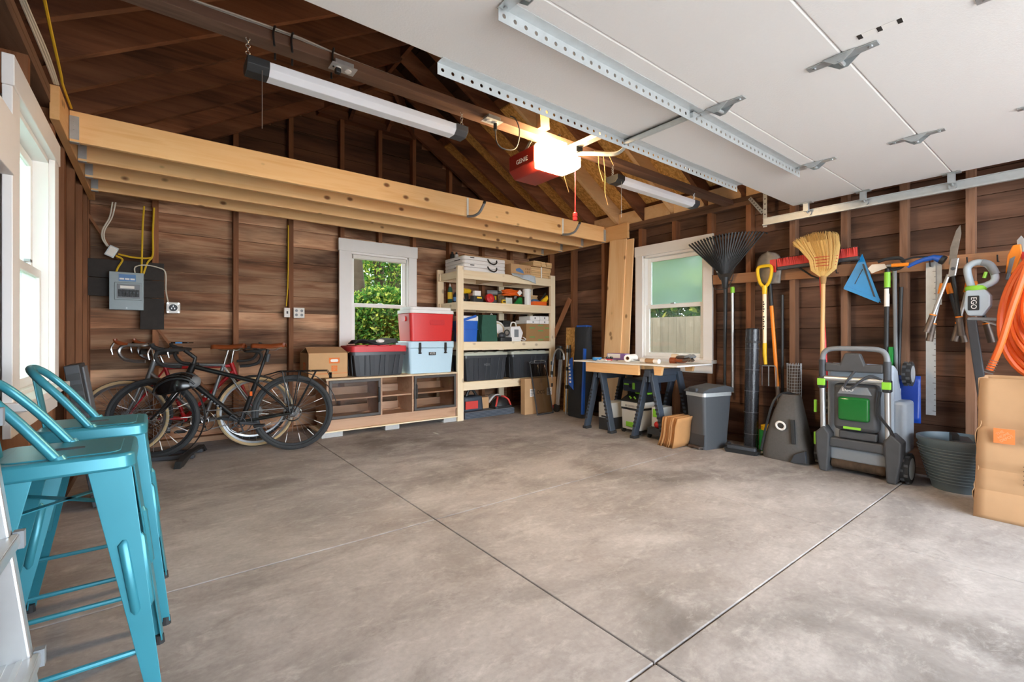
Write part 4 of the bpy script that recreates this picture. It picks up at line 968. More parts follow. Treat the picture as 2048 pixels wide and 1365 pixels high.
t_ = thing('caulk_spool', 'yellow spool of tape lying on the folded tables', 'tape', (3.225, 5.25, TIERS[0]+0.193)); G().lathe([(0.015,0),(0.045,0),(0.045,0.035),(0.015,0.035)], 18).obj('roll', 'yellow', t_, smooth=30); G().lathe([(0.012,0.002),(0.016,0.002),(0.016,0.038),(0.012,0.038)], 14).obj('core', 'black_plastic', t_)
# ---- second deck
Z2 = TIERS[1]+e_
def bottle(name, label, loc, r_, h_, mat, capm, band=None, cat='bottle', handle=False):
    t_ = thing(name, label, cat, loc)
    G().lathe([(r_*0.92,0),(r_,0.006),(r_,h_*0.66),(r_*0.75,h_*0.78),(r_*0.42,h_*0.84)], 18).obj('body', mat, t_, smooth=True)
    G().lathe([(r_*0.45,h_*0.84),(r_*0.42,h_*0.92),(r_*0.12,h_)], 14).obj('cap', capm, t_, smooth=True)
    if band: G().lathe([(r_+0.0008,h_*0.2),(r_+0.0008,h_*0.55)], 18).obj('label_band', band, t_, smooth=True)
    return t_
bottle('glue_bottle', 'tall wood glue bottle with green cap and yellow band at the shelf end', (3.11, 5.36, Z2), 0.032, 0.26, 'green_cloth', 'paper', 'yellow')
bottle('oil_bottle', 'small navy bottle beside the wood glue', (3.19, 5.36, Z2), 0.03, 0.15, 'navy', 'black_plastic', 'label_blue')
def drill(label, loc, rz, c1_, c2_):
    t_ = thing('cordless_drill', label, 'drill', loc, rz)
    G().rbox(-0.05, 0.05, -0.035, 0.035, 0, 0.05, 0.01).obj('battery', 'black_plastic', t_); G().bar((0.01,0,0.05), (-0.01,0,0.13), 0.04, 0.045, up=(1,0,0)).obj('grip', c2_, t_, bevel=0.008)
    G().cyl((-0.08,0,0.155), (0.06,0,0.155), 0.036, 0.034, n=14).obj('motor_housing', c1_, t_, smooth=30); G().cyl((0.06,0,0.155), (0.12,0,0.155), 0.026, 0.014, n=12).obj('chuck', 'black_plastic', t_, smooth=30)
drill('yellow and black cordless drill standing on its battery, near the shelf post', (3.27, 5.2, Z2), R(20), 'yellow', 'black_plastic')
t_ = thing('battery_charger', 'black tool charger with yellow print in front of the drill', 'charger', (3.34, 5.06, Z2)); G().rbox(-0.075, 0.075, -0.05, 0.05, 0, 0.085, 0.015, t=1.08).obj('body', 'black_plastic', t_, smooth=30); plate('printed_name', 'yellow', t_, -0.03, 0.045, -0.0505, 0.045, 0.07); G().rbox(-0.05, 0.05, -0.03, 0.03, 0.086, 0.15, 0.01).obj('battery', 'paper', t_)
t_ = thing('chalk_reel', 'round red reel standing on edge on the second deck', 'reel', (3.56, 5.08, Z2+0.066), 0, None, (R(80), 0, 0)); G().lathe([(0.03,-0.03),(0.062,-0.02),(0.062,0.02),(0.03,0.03)], 24).obj('case', 'red', t_, smooth=30); G().lathe([(0.022,0.026),(0.022,0.036)], 14).obj('hub', 'bristle_red', t_)
drill('black and grey drill with clear body, next to the red reel', (3.66, 5.14, Z2), R(-35), 'mid_grey', 'black_plastic')
t_ = thing('putty_knife_box', 'yellow box of blades behind the drill on the second deck', 'box', (3.76, 5.3, Z2)); G().box(-0.05, 0.05, -0.03, 0.03, 0, 0.125).obj('sleeve', 'orange', t_); plate('printed_face', 'yellow', t_, -0.048, 0.048, -0.0305, 0.075, 0.12)
t_ = thing('tape_measure', 'small yellow tape measure at the front edge of the second deck', 'tape measure', (3.735, 5.0, Z2)); G().prism([(-0.03,0),(0.03,0),(0.03,0.03),(0.012,0.055),(-0.02,0.055),(-0.03,0.04)], 'y', -0.018, 0.018).obj('case', 'yellow', t_, bevel=0.005); G().box(-0.022, 0.022, -0.0192, -0.018, 0.012, 0.034).obj('badge', 'black_plastic', t_)
t_ = thing('parts_case', 'clear plastic case with green packs under the orange cord', 'case', (3.97, 5.12, Z2)); G().rbox(-0.17, 0.17, -0.09, 0.09, 0, 0.115, 0.02).obj('case', 'clear_box', t_, smooth=30)
G().prism([(-0.02,0.01),(0.12,0.01),(0.12,0.1),(0.06,0.1)], 'y', -0.085, -0.07).obj('pack', 'green', t_); G().box(-0.15, -0.04, -0.06, 0.06, 0.01, 0.09).obj('pack', 'paper', t_)
g = G()
for i in range(9):
    rr = 0.115+0.012*math.sin(i*2.1); pts = [(rr*1.35*math.cos(2*PI*k/24)+0.01*math.sin(i*1.3), rr*0.62*math.sin(2*PI*k/24), 0.012+0.009*i+0.006*math.sin(3*2*PI*k/24+i)) for k in range(24)]
    g.tube(pts, 0.006, 6, closed=True)
o = g.obj('extension_cord', 'orange', None, (3.97, 5.13, Z2+0.117), smooth=True); tag(o, 'coiled orange extension cord lying on the clear case', 'cord')
G().box(-0.03, 0.03, -0.002, 0.002, -0.03, 0.03).obj('cord_tag', 'paper', o, (0.07, -0.10, 0.05), (R(10), R(45), 0))
t_ = thing('white_jug', 'tall white plastic jug standing next to the orange cord', 'jug', (4.225, 5.1, Z2)); G().lathe([(0.058,0),(0.062,0.008),(0.062,0.19),(0.055,0.2)], 24).obj('body', 'white_plastic', t_, smooth=True); G().lathe([(0.064,0.2),(0.064,0.23),(0.058,0.235)], 24).obj('lid', 'white_plastic', t_, smooth=True)
t_ = thing('parts_tray', 'shallow orange plastic tray in front of the shims on the second deck', 'tray', (4.40, 5.115, Z2)); g = G(); g.rbox(-0.12, 0.12, -0.10, 0.10, 0, 0.012, 0.02, t=0.95)
for (a, b, c, d) in ((-0.13,0.13,-0.11,-0.10),(-0.13,0.13,0.10,0.11),(-0.13,-0.12,-0.11,0.11),(0.12,0.13,-0.11,0.11)): g.box(a, b, c, d, 0.005, 0.055)
g.obj('tray', 'orange', t_, bevel=0.003); G().rbox(-0.138, 0.138, -0.118, -0.108, 0.05, 0.058, 0.004).obj('rim', 'orange', t_)
def puff(u, v): return Vector((-0.10+0.2*u, -0.08+0.16*v, 0.015+0.055*math.sin(PI*u)*math.sin(PI*v)+0.008*math.sin(14*u+9*v)))
tag(G().grid(puff, 14, 10).obj('blue_bag', 'label_blue', None, (4.39, 5.12, Z2+0.03), smooth=True, solid=0.006), 'puffy light blue plastic bag resting in the orange tray', 'bag')
t_ = thing('pruning_clamp', 'yellow and black bar clamp lying at the right end of the second deck', 'clamp', (4.50, 5.03, Z2+0.06)); G().prism([(-0.07,0.0),(0.03,0.0),(0.065,0.05),(0.05,0.10),(0.025,0.07),(-0.03,0.04)], 'y', -0.02, 0.02).obj('jaw', 'yellow', t_, bevel=0.006); G().tube([(-0.06,0.02,0.02),(0.0,0.03,0.07),(0.05,0.03,0.13)], 0.012, 8).obj('grip', 'black_rubber', t_, smooth=True)
slat_bundle('loose cedar shims stacked behind the yellow clamp on the second deck', (4.44, 5.33, Z2), 0.20, 0.22, 0.17, 9, 1, False)
# ---- third deck
Z3 = TIERS[2]+e_
t_ = thing('lunch_cooler', 'small blue upright cooler with white lid and swing handle on the shelf', 'cooler', (3.225, 5.16, Z3))
G().rbox(-0.125, 0.125, -0.13, 0.13, 0, 0.27, 0.03, 4, t=0.92).obj('body', 'cooler_blue', t_, smooth=30); G().rbox(-0.128, 0.128, -0.133, 0.133, 0.155, 0.165, 0.03, 4).obj('seam_band', 'blue', t_, smooth=30); G().rbox(-0.128, 0.128, -0.133, 0.133, 0.27, 0.335, 0.03, 4).obj('lid', 'cooler_white', t_, smooth=30, bevel=0.006)
G().bar((-0.13, -0.142, 0.275), (0.08, -0.142, 0.335), 0.012, 0.032, up=(0,0,1)).obj('handle', 'cooler_blue', t_, bevel=0.004)
t_ = thing('grocery_bag', 'dark green reusable grocery bag standing beside the small blue cooler', 'bag', (3.53, 5.14, Z3))
g = G().prism([(-0.12,0),(0.135,0),(0.125,0.17),(0.115,0.355),(-0.11,0.355),(-0.125,0.18)], 'y', -0.10, 0.10); g.obj('bag_body', 'green_cloth', t_, bevel=0.006)
G().prism([(-0.10,0.0),(0.10,0.0),(0.02,0.20),(0.0,0.355),(-0.02,0.20)], 'x', -0.13, -0.118).obj('side_fold', 'green_cloth', t_); G().tube(spline([(0.05,-0.05,0.35),(0.07,-0.04,0.375),(0.09,-0.05,0.35)], 5), 0.006, 6).obj('handle', 'paper', t_)
t_ = thing('fan_heater', 'round white fan heater with beige ring behind the black gadget', 'heater', (3.79, 5.24, Z3)); 
G().lathe([(0.05,-0.05),(0.12,-0.045),(0.135,0.0),(0.12,0.04),(0.095,0.05)], 28, M=Matrix.Translation((0,0,0.16)) @ Matrix.Rotation(R(75),4,'X')).obj('ring_body', 'cooler_white', t_, smooth=True); G().lathe([(0.095,0.045),(0.08,0.06),(0.06,0.02),(0.0,0.015)], 24, M=Matrix.Translation((0,0,0.16)) @ Matrix.Rotation(R(75),4,'X')).obj('grille', 'pale_plank', t_, smooth=True); G().rbox(-0.08, 0.08, -0.06, 0.06, 0, 0.035, 0.02).obj('foot', 'cooler_white', t_)
t_ = thing('hand_vacuum', 'black handheld gadget lying in front of the white fan heater', 'appliance', (3.765, 5.03, Z3)); G().rbox(-0.10, 0.10, -0.06, 0.06, 0, 0.055, 0.02).obj('base', 'black_plastic', t_, smooth=30, bevel=0.006); G().ball((-0.02,0.02,0.08), (0.06,0.04,0.045)).obj('body', 'dark_grey', t_, smooth=True); G().torus((0.05,0.0,0.12), (0.3,1,0), 0.035, 0.009, 20, 6).obj('handle', 'black_plastic', t_, smooth=True)
t_ = thing('humidifier', 'angular white appliance with grey mesh front beside the brown carton', 'appliance', (3.965, 5.08, Z3)); G().prism([(-0.10,0.02),(-0.105,0.20),(0.06,0.21),(0.115,0.12),(0.08,0.02)], 'y', -0.08, 0.08).obj('body', 'cooler_white', t_, bevel=0.008); G().box(-0.045, 0.03, -0.083, -0.079, 0.06, 0.165).obj('mesh_front', 'mid_grey', t_, bevel=0.004); G().tube(spline([(-0.05,0,0.205),(-0.03,0,0.26),(0.03,0,0.26),(0.05,0,0.21)], 6), 0.01, 6).obj('handle', 'white_plastic', t_, smooth=True); G().tube(spline([(0.05,-0.07,0.03),(0.12,-0.10,0.015),(0.16,-0.08,0.03),(0.12,-0.06,0.06)], 6), 0.006, 6).obj('power_lead', 'cooler_white', t_, smooth=True); G().rbox(-0.09, 0.09, -0.07, 0.07, 0.0, 0.02, 0.02).obj('foot', 'white_plastic', t_)
c2 = carton('printed_carton', 'wide brown carton with green printed words on the third deck', (4.375, 5.2, Z3), (0.48, 0.40, 0.245), 'carton_brown')
for x, z in ((-0.13,0.19),(0.03,0.15),(0.16,0.19),(-0.13,0.06),(0.16,0.06),(0.03,0.02),(0.03,0.225)): plate('printed_word', 'print_green', c2, x-0.05, x+0.05, -0.2003, z-0.009, z+0.009)
for i, (x, y, z, wd, hh_, lab) in enumerate(((4.27, 5.14, 0.25, 0.24, 0.045, 'white appliance box lying on the left of the printed carton'), (4.49, 5.14, 0.25, 0.19, 0.05, 'white appliance box lying on the right of the printed carton'), (4.29, 5.12, 0.30, 0.18, 0.055, 'white textured pack on top of the left appliance box'), (4.48, 5.13, 0.305, 0.17, 0.055, 'white box with grey lid on top of the right appliance box'))):
    t_ = thing('white_box', lab, 'box', (x, y, Z3+z)); G().box(-wd/2, wd/2, -0.13, 0.13, 0, hh_).obj('box', 'cooler_white', t_, bevel=0.006)
    G().box(-wd/2+0.004, wd/2-0.004, -0.127, 0.127, hh_, hh_+0.004).obj('lid', 'mid_grey' if i == 3 else 'paper', t_); plate('printed_label', 'mid_grey', t_, -0.01, 0.012, -0.1302, hh_*0.3, hh_*0.75)
t_ = thing('speaker_box', 'small black speaker behind the white humidifier', 'speaker', (4.02, 5.36, Z3)); G().box(-0.07, 0.07, -0.06, 0.06, 0, 0.3).obj('cabinet', 'black_plastic', t_, bevel=0.006); G().lathe([(0.05,0),(0.04,-0.01),(0,-0.014)], 20, M=Matrix.Translation((0,-0.06,0.2)) @ Matrix.Rotation(R(-90),4,'X')).obj('cone', 'dark_grey', t_, smooth=True)
# ---- fourth deck: two big totes
storage_tote('storage_tote', 'black lidded tote on the lowest deck, beside the shelf post', (3.445, 5.19, TIERS[3]+e_), 0.71, 0.44, 0.375, 'tote_black', 'tote_lid', 7, 'HDX')
storage_tote('storage_tote', 'black lidded tote on the lowest deck, behind the leaning mesh screen', (4.21, 5.19, TIERS[3]+e_), 0.71, 0.44, 0.375, 'tote_black', 'tote_lid', 7, 'HDX')
# ---- on the floor under the shelf
t_ = thing('rubber_mat', 'thick ribbed grey mat on the floor under the shelf', 'mat', (3.52, 5.16, 0)); G().box(-0.40, 0.40, -0.16, 0.2, 0, 0.085).obj('mat', 'carpet', t_, bevel=0.01)
for i in range(4): G().box(-0.401, 0.401, -0.163, -0.159, 0.012+i*0.018, 0.022+i*0.018).obj('layer', 'slate', t_)
t_ = thing('tool_bag', 'dark green bag with a red printed panel on the grey mat', 'bag', (3.27, 5.15, 0.087)); G().rbox(-0.13, 0.17, -0.10, 0.12, 0, 0.19, 0.06, 5, t=1.12).obj('bag', 'slate', t_, smooth=True, bevel=0.02); G().rbox(-0.10, 0.09, -0.008, 0.008, -0.05, 0.05, 0.004).obj('printed_panel', 'bristle_red', t_, (-0.02, -0.115, 0.085)); G().tube(spline([(-0.04,0,0.18),(0.0,0,0.26),(0.06,0,0.27),(0.12,0,0.19)], 6), 0.02, 8).obj('handle', 'black_plastic', t_, smooth=True)
carton('small_carton', 'small tan carton between the green bag and the black appliance on the mat', (3.535, 5.22, 0.087), (0.12, 0.14, 0.15), 'cardboard_light')
t_ = thing('foot_massager', 'black dome-shaped appliance with red trim on the grey mat', 'appliance', (3.76, 5.12, 0.087)); G().lathe([(0.14,0),(0.142,0.03),(0.11,0.10),(0.05,0.135),(0,0.14)], 24, sy=0.7).obj('shell', 'black_plastic', t_, smooth=True); G().rbox(-0.15, 0.15, -0.11, 0.11, 0, 0.03, 0.04).obj('base', 'black_plastic', t_)
for s in (-1, 1): G().tube(spline([(s*0.125,-0.08,0.03),(s*0.10,-0.07,0.10),(s*0.06,-0.03,0.145),(s*0.05,0.03,0.145)], 5), 0.012, 6).obj('trim', 'bristle_red', t_, smooth=True)
def news(u, v): return Vector((-0.14+0.28*u, -0.06+0.12*v, 0.15-0.10*(2*u-1)**2+0.01*math.sin(7*v)))
tag(G().grid(news, 12, 4).obj('folded_flyer', 'paper', None, (3.77, 5.24, 0.10), smooth=True, solid=0.004), 'bent paper flyer draped behind the black dome appliance', 'flyer')
pc = thing('product_box', 'flat brown product box standing on edge by the shelf end', 'box', (4.235, 4.845, 0.0)); G().box(-0.29, 0.29, -0.045, 0.045, 0, 0.49).obj('carton', 'cardboard_light', pc, bevel=0.003)
for x in (-0.155, 0.155): l_ = plate('shipping_label', 'print_white', pc, x-0.045, x+0.045, -0.0455, 0.24, 0.345); [plate('label_line', 'mid_grey', l_, x-0.035, x+0.01+0.02*(i % 2), -0.0468, 0.26+i*0.02, 0.268+i*0.02, 0.0006) for i in range(4)]
text('OCG', 0.07, 'print_black', 'printed_name', pc, (0.0, -0.0462, 0.29), (R(90),0,0), 0.0003); plate('tape', 'kraft', pc, -0.025, 0.025, -0.0455, 0.42, 0.49)
ws = thing('window_screen', 'dark mesh window screen leaning on the product box and shelf', 'window screen', (4.21, 4.68, 0.0), 0, None, (R(-12.5), 0, R(2)))
G().box(-0.14, 0.14, -0.002, 0.002, 0.02, 0.70).obj('mesh', 'screen_mesh', ws)
g = G(); g.box(-0.155, -0.14, -0.006, 0.006, 0.0, 0.72); g.box(0.14, 0.155, -0.006, 0.006, 0.0, 0.72); g.box(-0.14, 0.14, -0.006, 0.006, 0.0, 0.015); g.box(-0.14, 0.14, -0.006, 0.006, 0.705, 0.72); g.obj('frame', 'dark_grey', ws, bevel=0.002)
G().tube([(-0.06,0,0.72),(-0.06,0,0.745),(0.15,0,0.745),(0.15,0,0.72)], 0.004, 6).obj('pull_wire', 'steel', ws)
# ================================================================ bicycles
def make_wheel(parent, name, x, z, r, tire_m, rim_m, tr=0.019, reflect=False, disc=True, cog=False):
    c = (x, 0, z)
    w_ = G().torus(c, (0,1,0), r-tr, tr, 48, 8).obj(name, tire_m, parent, smooth=True)
    if tire_m == 'tan_tire': G().torus(c, (0,1,0), r-tr*0.55, tr*0.72, 48, 6).obj('tread', 'tire', w_, smooth=True)
    G().lathe([(r-2*tr-0.016,-0.009),(r-2*tr+0.002,-0.012),(r-2*tr+0.002,0.012),(r-2*tr-0.016,0.009),(r-2*tr-0.016,-0.009)], 48, M=Matrix.Translation(c) @ Matrix.Rotation(R(90),4,'X')).obj('rim', rim_m, w_, smooth=30)
    g = G(); n_ = 28; ri = r-2*tr-0.008
    for i in range(n_):
        a = 2*PI*i/n_; b = a + (0.5 if (i//2) % 2 else -0.5); s = 1 if i % 2 else -1
        g.cyl((x+0.022*math.cos(b), s*0.028, z+0.022*math.sin(b)), (x+ri*math.cos(a), 0, z+ri*math.sin(a)), 0.0013, n=4, cap=False)
    g.obj('spoke_set', 'steel', w_)['kind'] = 'stuff'
    if reflect:
        for i in range(0, n_, 2):
            a = 2*PI*i/n_; b = a + (0.5 if (i//2) % 2 else -0.5); p0 = Vector((x+0.022*math.cos(b), -0.028, z+0.022*math.sin(b))); p1 = Vector((x+ri*math.cos(a), 0, z+ri*math.sin(a)))
            G().cyl(p0.lerp(p1, 0.66), p0.lerp(p1, 0.95), 0.0032, n=6).obj('spoke_reflector', 'print_white', w_)
    G().cyl((x,-0.05,z), (x,0.05,z), 0.016, n=14).obj('hub', 'steel', w_, smooth=30)
    if disc:
        d = G(); d.torus((x,-0.038,z), (0,1,0), 0.074, 0.0065, 32, 4); d.torus((x,-0.038,z), (0,1,0), 0.035, 0.005, 24, 4)
        for i in range(6): a = i*PI/3; d.bar((x+0.035*math.cos(a),-0.038,z+0.035*math.sin(a)), (x+0.074*math.cos(a+0.35),-0.038,z+0.074*math.sin(a+0.35)), 0.008, 0.003, up=(0,1,0))
        d.obj('disc_rotor', 'chrome', w_)
    if cog:
        for i in range(5): G().cyl((x, 0.022+i*0.006, z), (x, 0.026+i*0.006, z), 0.052-i*0.006, n=24).obj('sprocket', 'steel', w_)
    return w_
def bike(label, loc, rz, q, lean=0.0):
    t_ = thing('bicycle', label, 'bicycle', loc, rz, None, (R(lean), 0, rz))
    r = q['r']; F = q['frame']; wb = q['wb']; bb = q['bb']; st = q['st']; ht = q['ht']; hb = q['hb']
    V = lambda p, y=0: (p[0], y, p[1])
    make_wheel(t_, 'front_wheel', 0, r, r, q['tire'], q['rim'], q.get('tr', 0.019), q.get('reflect'), q.get('disc', True))
    make_wheel(t_, 'rear_wheel', wb, r, r, q['tire'], q['rim'], q.get('tr', 0.019), q.get('reflect'), q.get('disc', True), True)
    g = G(); k = q.get('k', 1.0)
    tt = q.get('tt', st)
    g.cyl(V(ht), V(hb), 0.021*k, n=14); g.cyl(V((ht[0]+0.012, ht[1]-0.03)), V(tt), 0.0155*k, n=12); g.cyl(V((hb[0]+0.012, hb[1]+0.03)), V(bb), 0.0185*k, n=12); g.cyl(V(bb), V(st), 0.0165*k, n=12)
    g.cyl(V(bb, -0.035), V(bb, 0.035), 0.023, n=14)
    for s in (-1, 1):
        g.cyl(V(bb, s*0.025), (wb, s*0.06, r), 0.010*k, 0.008*k, n=8); g.cyl(V((tt[0], tt[1]-0.01), s*0.012), (wb, s*0.06, r), 0.008*k, n=8)
    g.obj('frame', F, t_, smooth=40)
    if q.get('marks'):          # worn, unreadable frame decals
        a = Vector(V(hb)); b = Vector(V(bb)); d = (b-a).normalized()
        for i in range(7):
            c = a.lerp(b, 0.30+0.055*i); G().bar((c.x, -0.0195*k, c.z), tuple(Vector((c.x, -0.0195*k, c.z))+d*0.016), 0.012, 0.003, up=(0,1,0)).obj('decal', q['marks'], t_)
    f = G(); fc = q.get('fork_crown', (hb[0]-0.012, hb[1]-0.03))
    f.cyl(V(hb), V(fc), 0.02, n=12)
    for s in (-1, 1): f.tube(spline([V(fc, s*0.02), (fc[0]*0.8, s*0.055, fc[1]-0.05), (fc[0]*0.45, s*0.058, (fc[1]+r)/2-0.03), (0, s*0.055, r)], 5), [0.015]*6+[0.013]*5+[0.010]*5, 8)
    f.obj('fork', q.get('forkm', F), t_, smooth=40)
    cl = q['clamp']
    G().tube([V(ht), V((ht[0]+0.012, ht[1]+0.05)) if q.get('ahead', True) else V((ht[0]-0.02, cl[1])), V(cl)], 0.0165, 10).obj('stem', q.get('stemm', 'black_plastic'), t_, smooth=40)
    for s in (-1, 1):
        pts = [V(cl), (cl[0], s*0.10, cl[1]), (cl[0]-0.01, s*0.175, cl[1]), (cl[0]-0.06, s*0.195, cl[1]+0.002), (cl[0]-0.115, s*0.20, cl[1]-0.01), (cl[0]-0.135, s*0.205, cl[1]-0.055), (cl[0]-0.10, s*0.21, cl[1]-0.115), (cl[0]-0.03, s*0.21, cl[1]-0.135), (cl[0]+0.05, s*0.21, cl[1]-0.14)]
        hbr = G().tube(spline(pts, 5), q.get('barr', 0.0145), 8).obj('handlebar', q.get('barm', 'black_rubber'), t_, smooth=True)
        hp = Vector((cl[0]-0.115, s*0.20, cl[1]))
        G().tube(spline([hp+Vector((0.04,0,0.008)), hp+Vector((0.0,0,0.012)), hp+Vector((-0.04,0,0.03)), hp+Vector((-0.05,0,0.055))], 4), [0.015]*5+[0.018]*4+[0.016]*4, 8).obj('brake_hood', q.get('hoodm', 'black_rubber'), hbr, smooth=True)
        G().tube(spline([hp+Vector((-0.05,0,0.03)), hp+Vector((-0.075,0,-0.02)), hp+Vector((-0.065,0,-0.08))], 4), [0.008]*5+[0.006]*4, 6).obj('brake_lever', 'chrome', hbr, smooth=True)
    sp = q['saddle']
    G().cyl(V(st), V((sp[0]-0.005, sp[1]-0.045)), 0.0135, n=12).obj('seatpost', q.get('postm', 'black_plastic'), t_, smooth=40)
    sd = G(); X = sp[0]
    prof = [(-0.145,0.016,0.0),(-0.12,0.022,0.004),(-0.05,0.03,0.0),(0.02,0.05,0.0),(0.08,0.075,0.008),(0.125,0.078,0.014),(0.14,0.06,0.006)]
    vs = []; nn = 10
    for px_, hw, dz in prof:
        for i in range(nn+1): a = PI*i/nn; vs.append((X+px_, hw*math.cos(a), sp[1]-0.035+dz+0.04*math.sin(a)**0.7))
    sd.add(vs, [(i*(nn+1)+j, i*(nn+1)+j+1, (i+1)*(nn+1)+j+1, (i+1)*(nn+1)+j) for i in range(len(prof)-1) for j in range(nn)])
    so = sd.obj('saddle', q.get('saddlem', 'leather'), t_, smooth=True, solid=0.005)
    G().tube([(X-0.12,0,sp[1]-0.02),(X-0.05,0.02,sp[1]-0.05),(X+0.06,0.02,sp[1]-0.05),(X+0.12,0.03,sp[1]-0.015)], 0.004, 6).obj('saddle_rail', 'steel', so)
    cr = G(); cr.torus(V(bb,-0.045), (0,1,0), 0.095, 0.004, 36, 6); cr.torus(V(bb,-0.045), (0,1,0), 0.045, 0.004, 24, 6)
    for i in range(5): a = i*2*PI/5; cr.bar((bb[0]+0.02*math.cos(a),-0.045,bb[1]+0.02*math.sin(a)), (bb[0]+0.092*math.cos(a),-0.045,bb[1]+0.092*math.sin(a)), 0.012, 0.004, up=(0,1,0))
    ck = cr.obj('crankset', q.get('crankm', 'chrome'), t_)
    for s, a in ((-1, R(q.get('crank', 200))), (1, R(q.get('crank', 200)+180))):
        e = (bb[0]+0.17*math.cos(a), s*0.062, bb[1]+0.17*math.sin(a)); G().bar(V(bb, s*0.06), e, 0.014, 0.024, up=(0,0,1)).obj('crank_arm', q.get('crankm', 'chrome'), ck, bevel=0.004)
        G().cbox((e[0], s*0.11, e[2]), (0.085, 0.075, 0.018)).obj('pedal', 'black_plastic', ck, bevel=0.004)
    ch = G()
    for dz0, dz1 in ((0.093, 0.05), (-0.093, -0.05)): ch.bar((bb[0],-0.045,bb[1]+dz0), (wb,-0.03,r+dz1), 0.005, 0.008)
    ch.obj('chain', 'steel', t_)
    return t_
qb = dict(r=0.35, wb=1.10, bb=(0.67,0.285), st=(0.80,0.66), tt=(0.795,0.645), ht=(0.30,0.82), hb=(0.235,0.665), clamp=(0.225,0.945), saddle=(0.895,0.985), frame='bike_black', tire='tire', rim='black_plastic', tr=0.022, reflect=True, k=1.3, marks='mid_grey', crank=-8, crankm='dark_grey')
ang = math.atan2(4.667-5.042, 1.015+0.014)
bk = bike('black touring bicycle with brown saddle, rear rack and white spoke reflectors', (-0.014, 5.042, 0.002), ang, qb)
rk = G(); zt = 0.735
for y in (-0.06, 0.06): rk.tube([(0.86,y*0.4,0.70),(0.98,y,zt),(1.40,y,zt),(1.42,y,zt-0.04)], 0.0055, 6)
for x in (1.0, 1.12, 1.25, 1.40): rk.tube([(x,-0.06,zt),(x,0.06,zt)], 0.005, 6)
for y in (-0.075, 0.075):
    for x in (1.02, 1.16, 1.30): rk.tube([(x,y*0.9,zt),(1.10+(x-1.16)*0.12,y,0.36)], 0.0055, 6)
rack = rk.obj('rear_rack', 'bike_black', bk, smooth=True); G().cyl((1.415,0,zt-0.045), (1.44,0,zt-0.045), 0.028, n=14).obj('tail_light', 'black_gloss', rack, smooth=30)
fd = G()
def fender(fx, a0, a1, r_, yw, parent, mat='bike_black'):
    g = G(); n_ = 18
    def fn(u, v): a = R(a0+(a1-a0)*u); rr = r_ + 0.004*math.sin(PI*v); return Vector((fx+rr*math.cos(a), -yw+2*yw*v, 0.35+rr*math.sin(a)))
    return g.grid(fn, n_, 4).obj('fender', mat, parent, smooth=True, solid=0.002)
fender(1.10, 10, 130, 0.385, 0.026, bk); fender(0, -55, 62, 0.385, 0.026, bk)
ph = G().box(0.155, 0.285, -0.085, 0.045, 1.0, 1.012).obj('phone_mount', 'black_gloss', bk, bevel=0.004); G().box(0.19, 0.24, -0.088, -0.084, 1.0, 1.012).obj('mount_strap', 'tape_blue', ph)
G().cyl((0.885,-0.03,0.83), (0.90,-0.03,0.90), 0.018, n=10).obj('saddle_light', 'dark_grey', bk, smooth=30)
G().box(0.745, 0.765, -0.03, -0.015, 0.52, 0.56).obj('side_reflector', 'orange', bk)
qs = dict(r=0.335, wb=1.03, bb=(0.60,0.275), st=(0.76,0.80), tt=(0.755,0.79), ht=(0.215,0.84), hb=(0.175,0.70), clamp=(0.165,0.985), saddle=(0.80,0.975), frame='bike_silver', tire='tan_tire', rim='steel', tr=0.016, disc=False, barm='steel', hoodm='leather', stemm='chrome', postm='chrome', ahead=False, crank=205)
bike('silver road bicycle with tan tyres, bare metal drop bars and brown hoods', (-0.215, 5.335, 0.002), math.atan2(-0.30, 1.0), qs, lean=0)
qr = dict(r=0.335, wb=1.0, bb=(0.58,0.275), st=(0.73,0.78), tt=(0.73,0.77), ht=(0.20,0.80), hb=(0.165,0.69), clamp=(0.09,0.93), saddle=(0.77,0.93), frame='bike_red', tire='tire', rim='steel', tr=0.016, disc=False, barm='black_rubber', stemm='chrome', postm='chrome', saddlem='black_rubber', ahead=False, crank=150, marks='print_white')
bike('red road bicycle with black taped bars, leaning at the plank wall', (0.80, 5.385, 0.002), math.atan2(0.06, -1.0), qr, lean=-4)
hl = thing('bike_helmet', 'glossy black vented bike helmet hanging from the black handlebar', 'helmet', (0.15, 4.81, 0.62), ang, None, (R(15), R(-12), ang))
hv = []
def helm(u, v):
    a = 2*PI*u; b = PI/2*v
    return Vector((0.155*math.cos(a)*math.cos(b)**0.8, 0.105*math.sin(a)*math.cos(b)**0.8, 0.125*math.sin(b)))
G().grid(helm, 28, 10).obj('shell', 'black_gloss', hl, smooth=True, solid=0.012)
for i in range(-2, 3):
    G().tube([(0.15*math.cos(t)*1.03, i*0.036, 0.128*math.sin(t)*(1-abs(i)*0.06)) for t in [R(15+15*k) for k in range(11)]], 0.009, 6).obj('vent_rib', 'black_plastic', hl, smooth=True)
G().ball((0.12,0,0.03), (0.06,0.075,0.05)).obj('visor', 'mid_grey', hl, smooth=True); G().tube(spline([(0.05,-0.09,0.02),(0.02,-0.06,-0.06),(0,0,-0.10),(0.02,0.06,-0.06),(0.05,0.09,0.02)], 5), 0.004, 5).obj('strap', 'black_rubber', hl, smooth=True)
bs = thing('bike_floor_stand', 'black metal floor stand holding the front wheel of the touring bicycle', 'bike stand', (-0.014, 5.042, 0), ang)
G().box(-0.30, 0.34, -0.13, -0.09, 0.012, 0.042).obj('rail', 'dark_grey', bs, bevel=0.004)
G().box(-0.30, 0.34, 0.09, 0.13, 0.012, 0.042).obj('rail', 'dark_grey', bs, bevel=0.004)
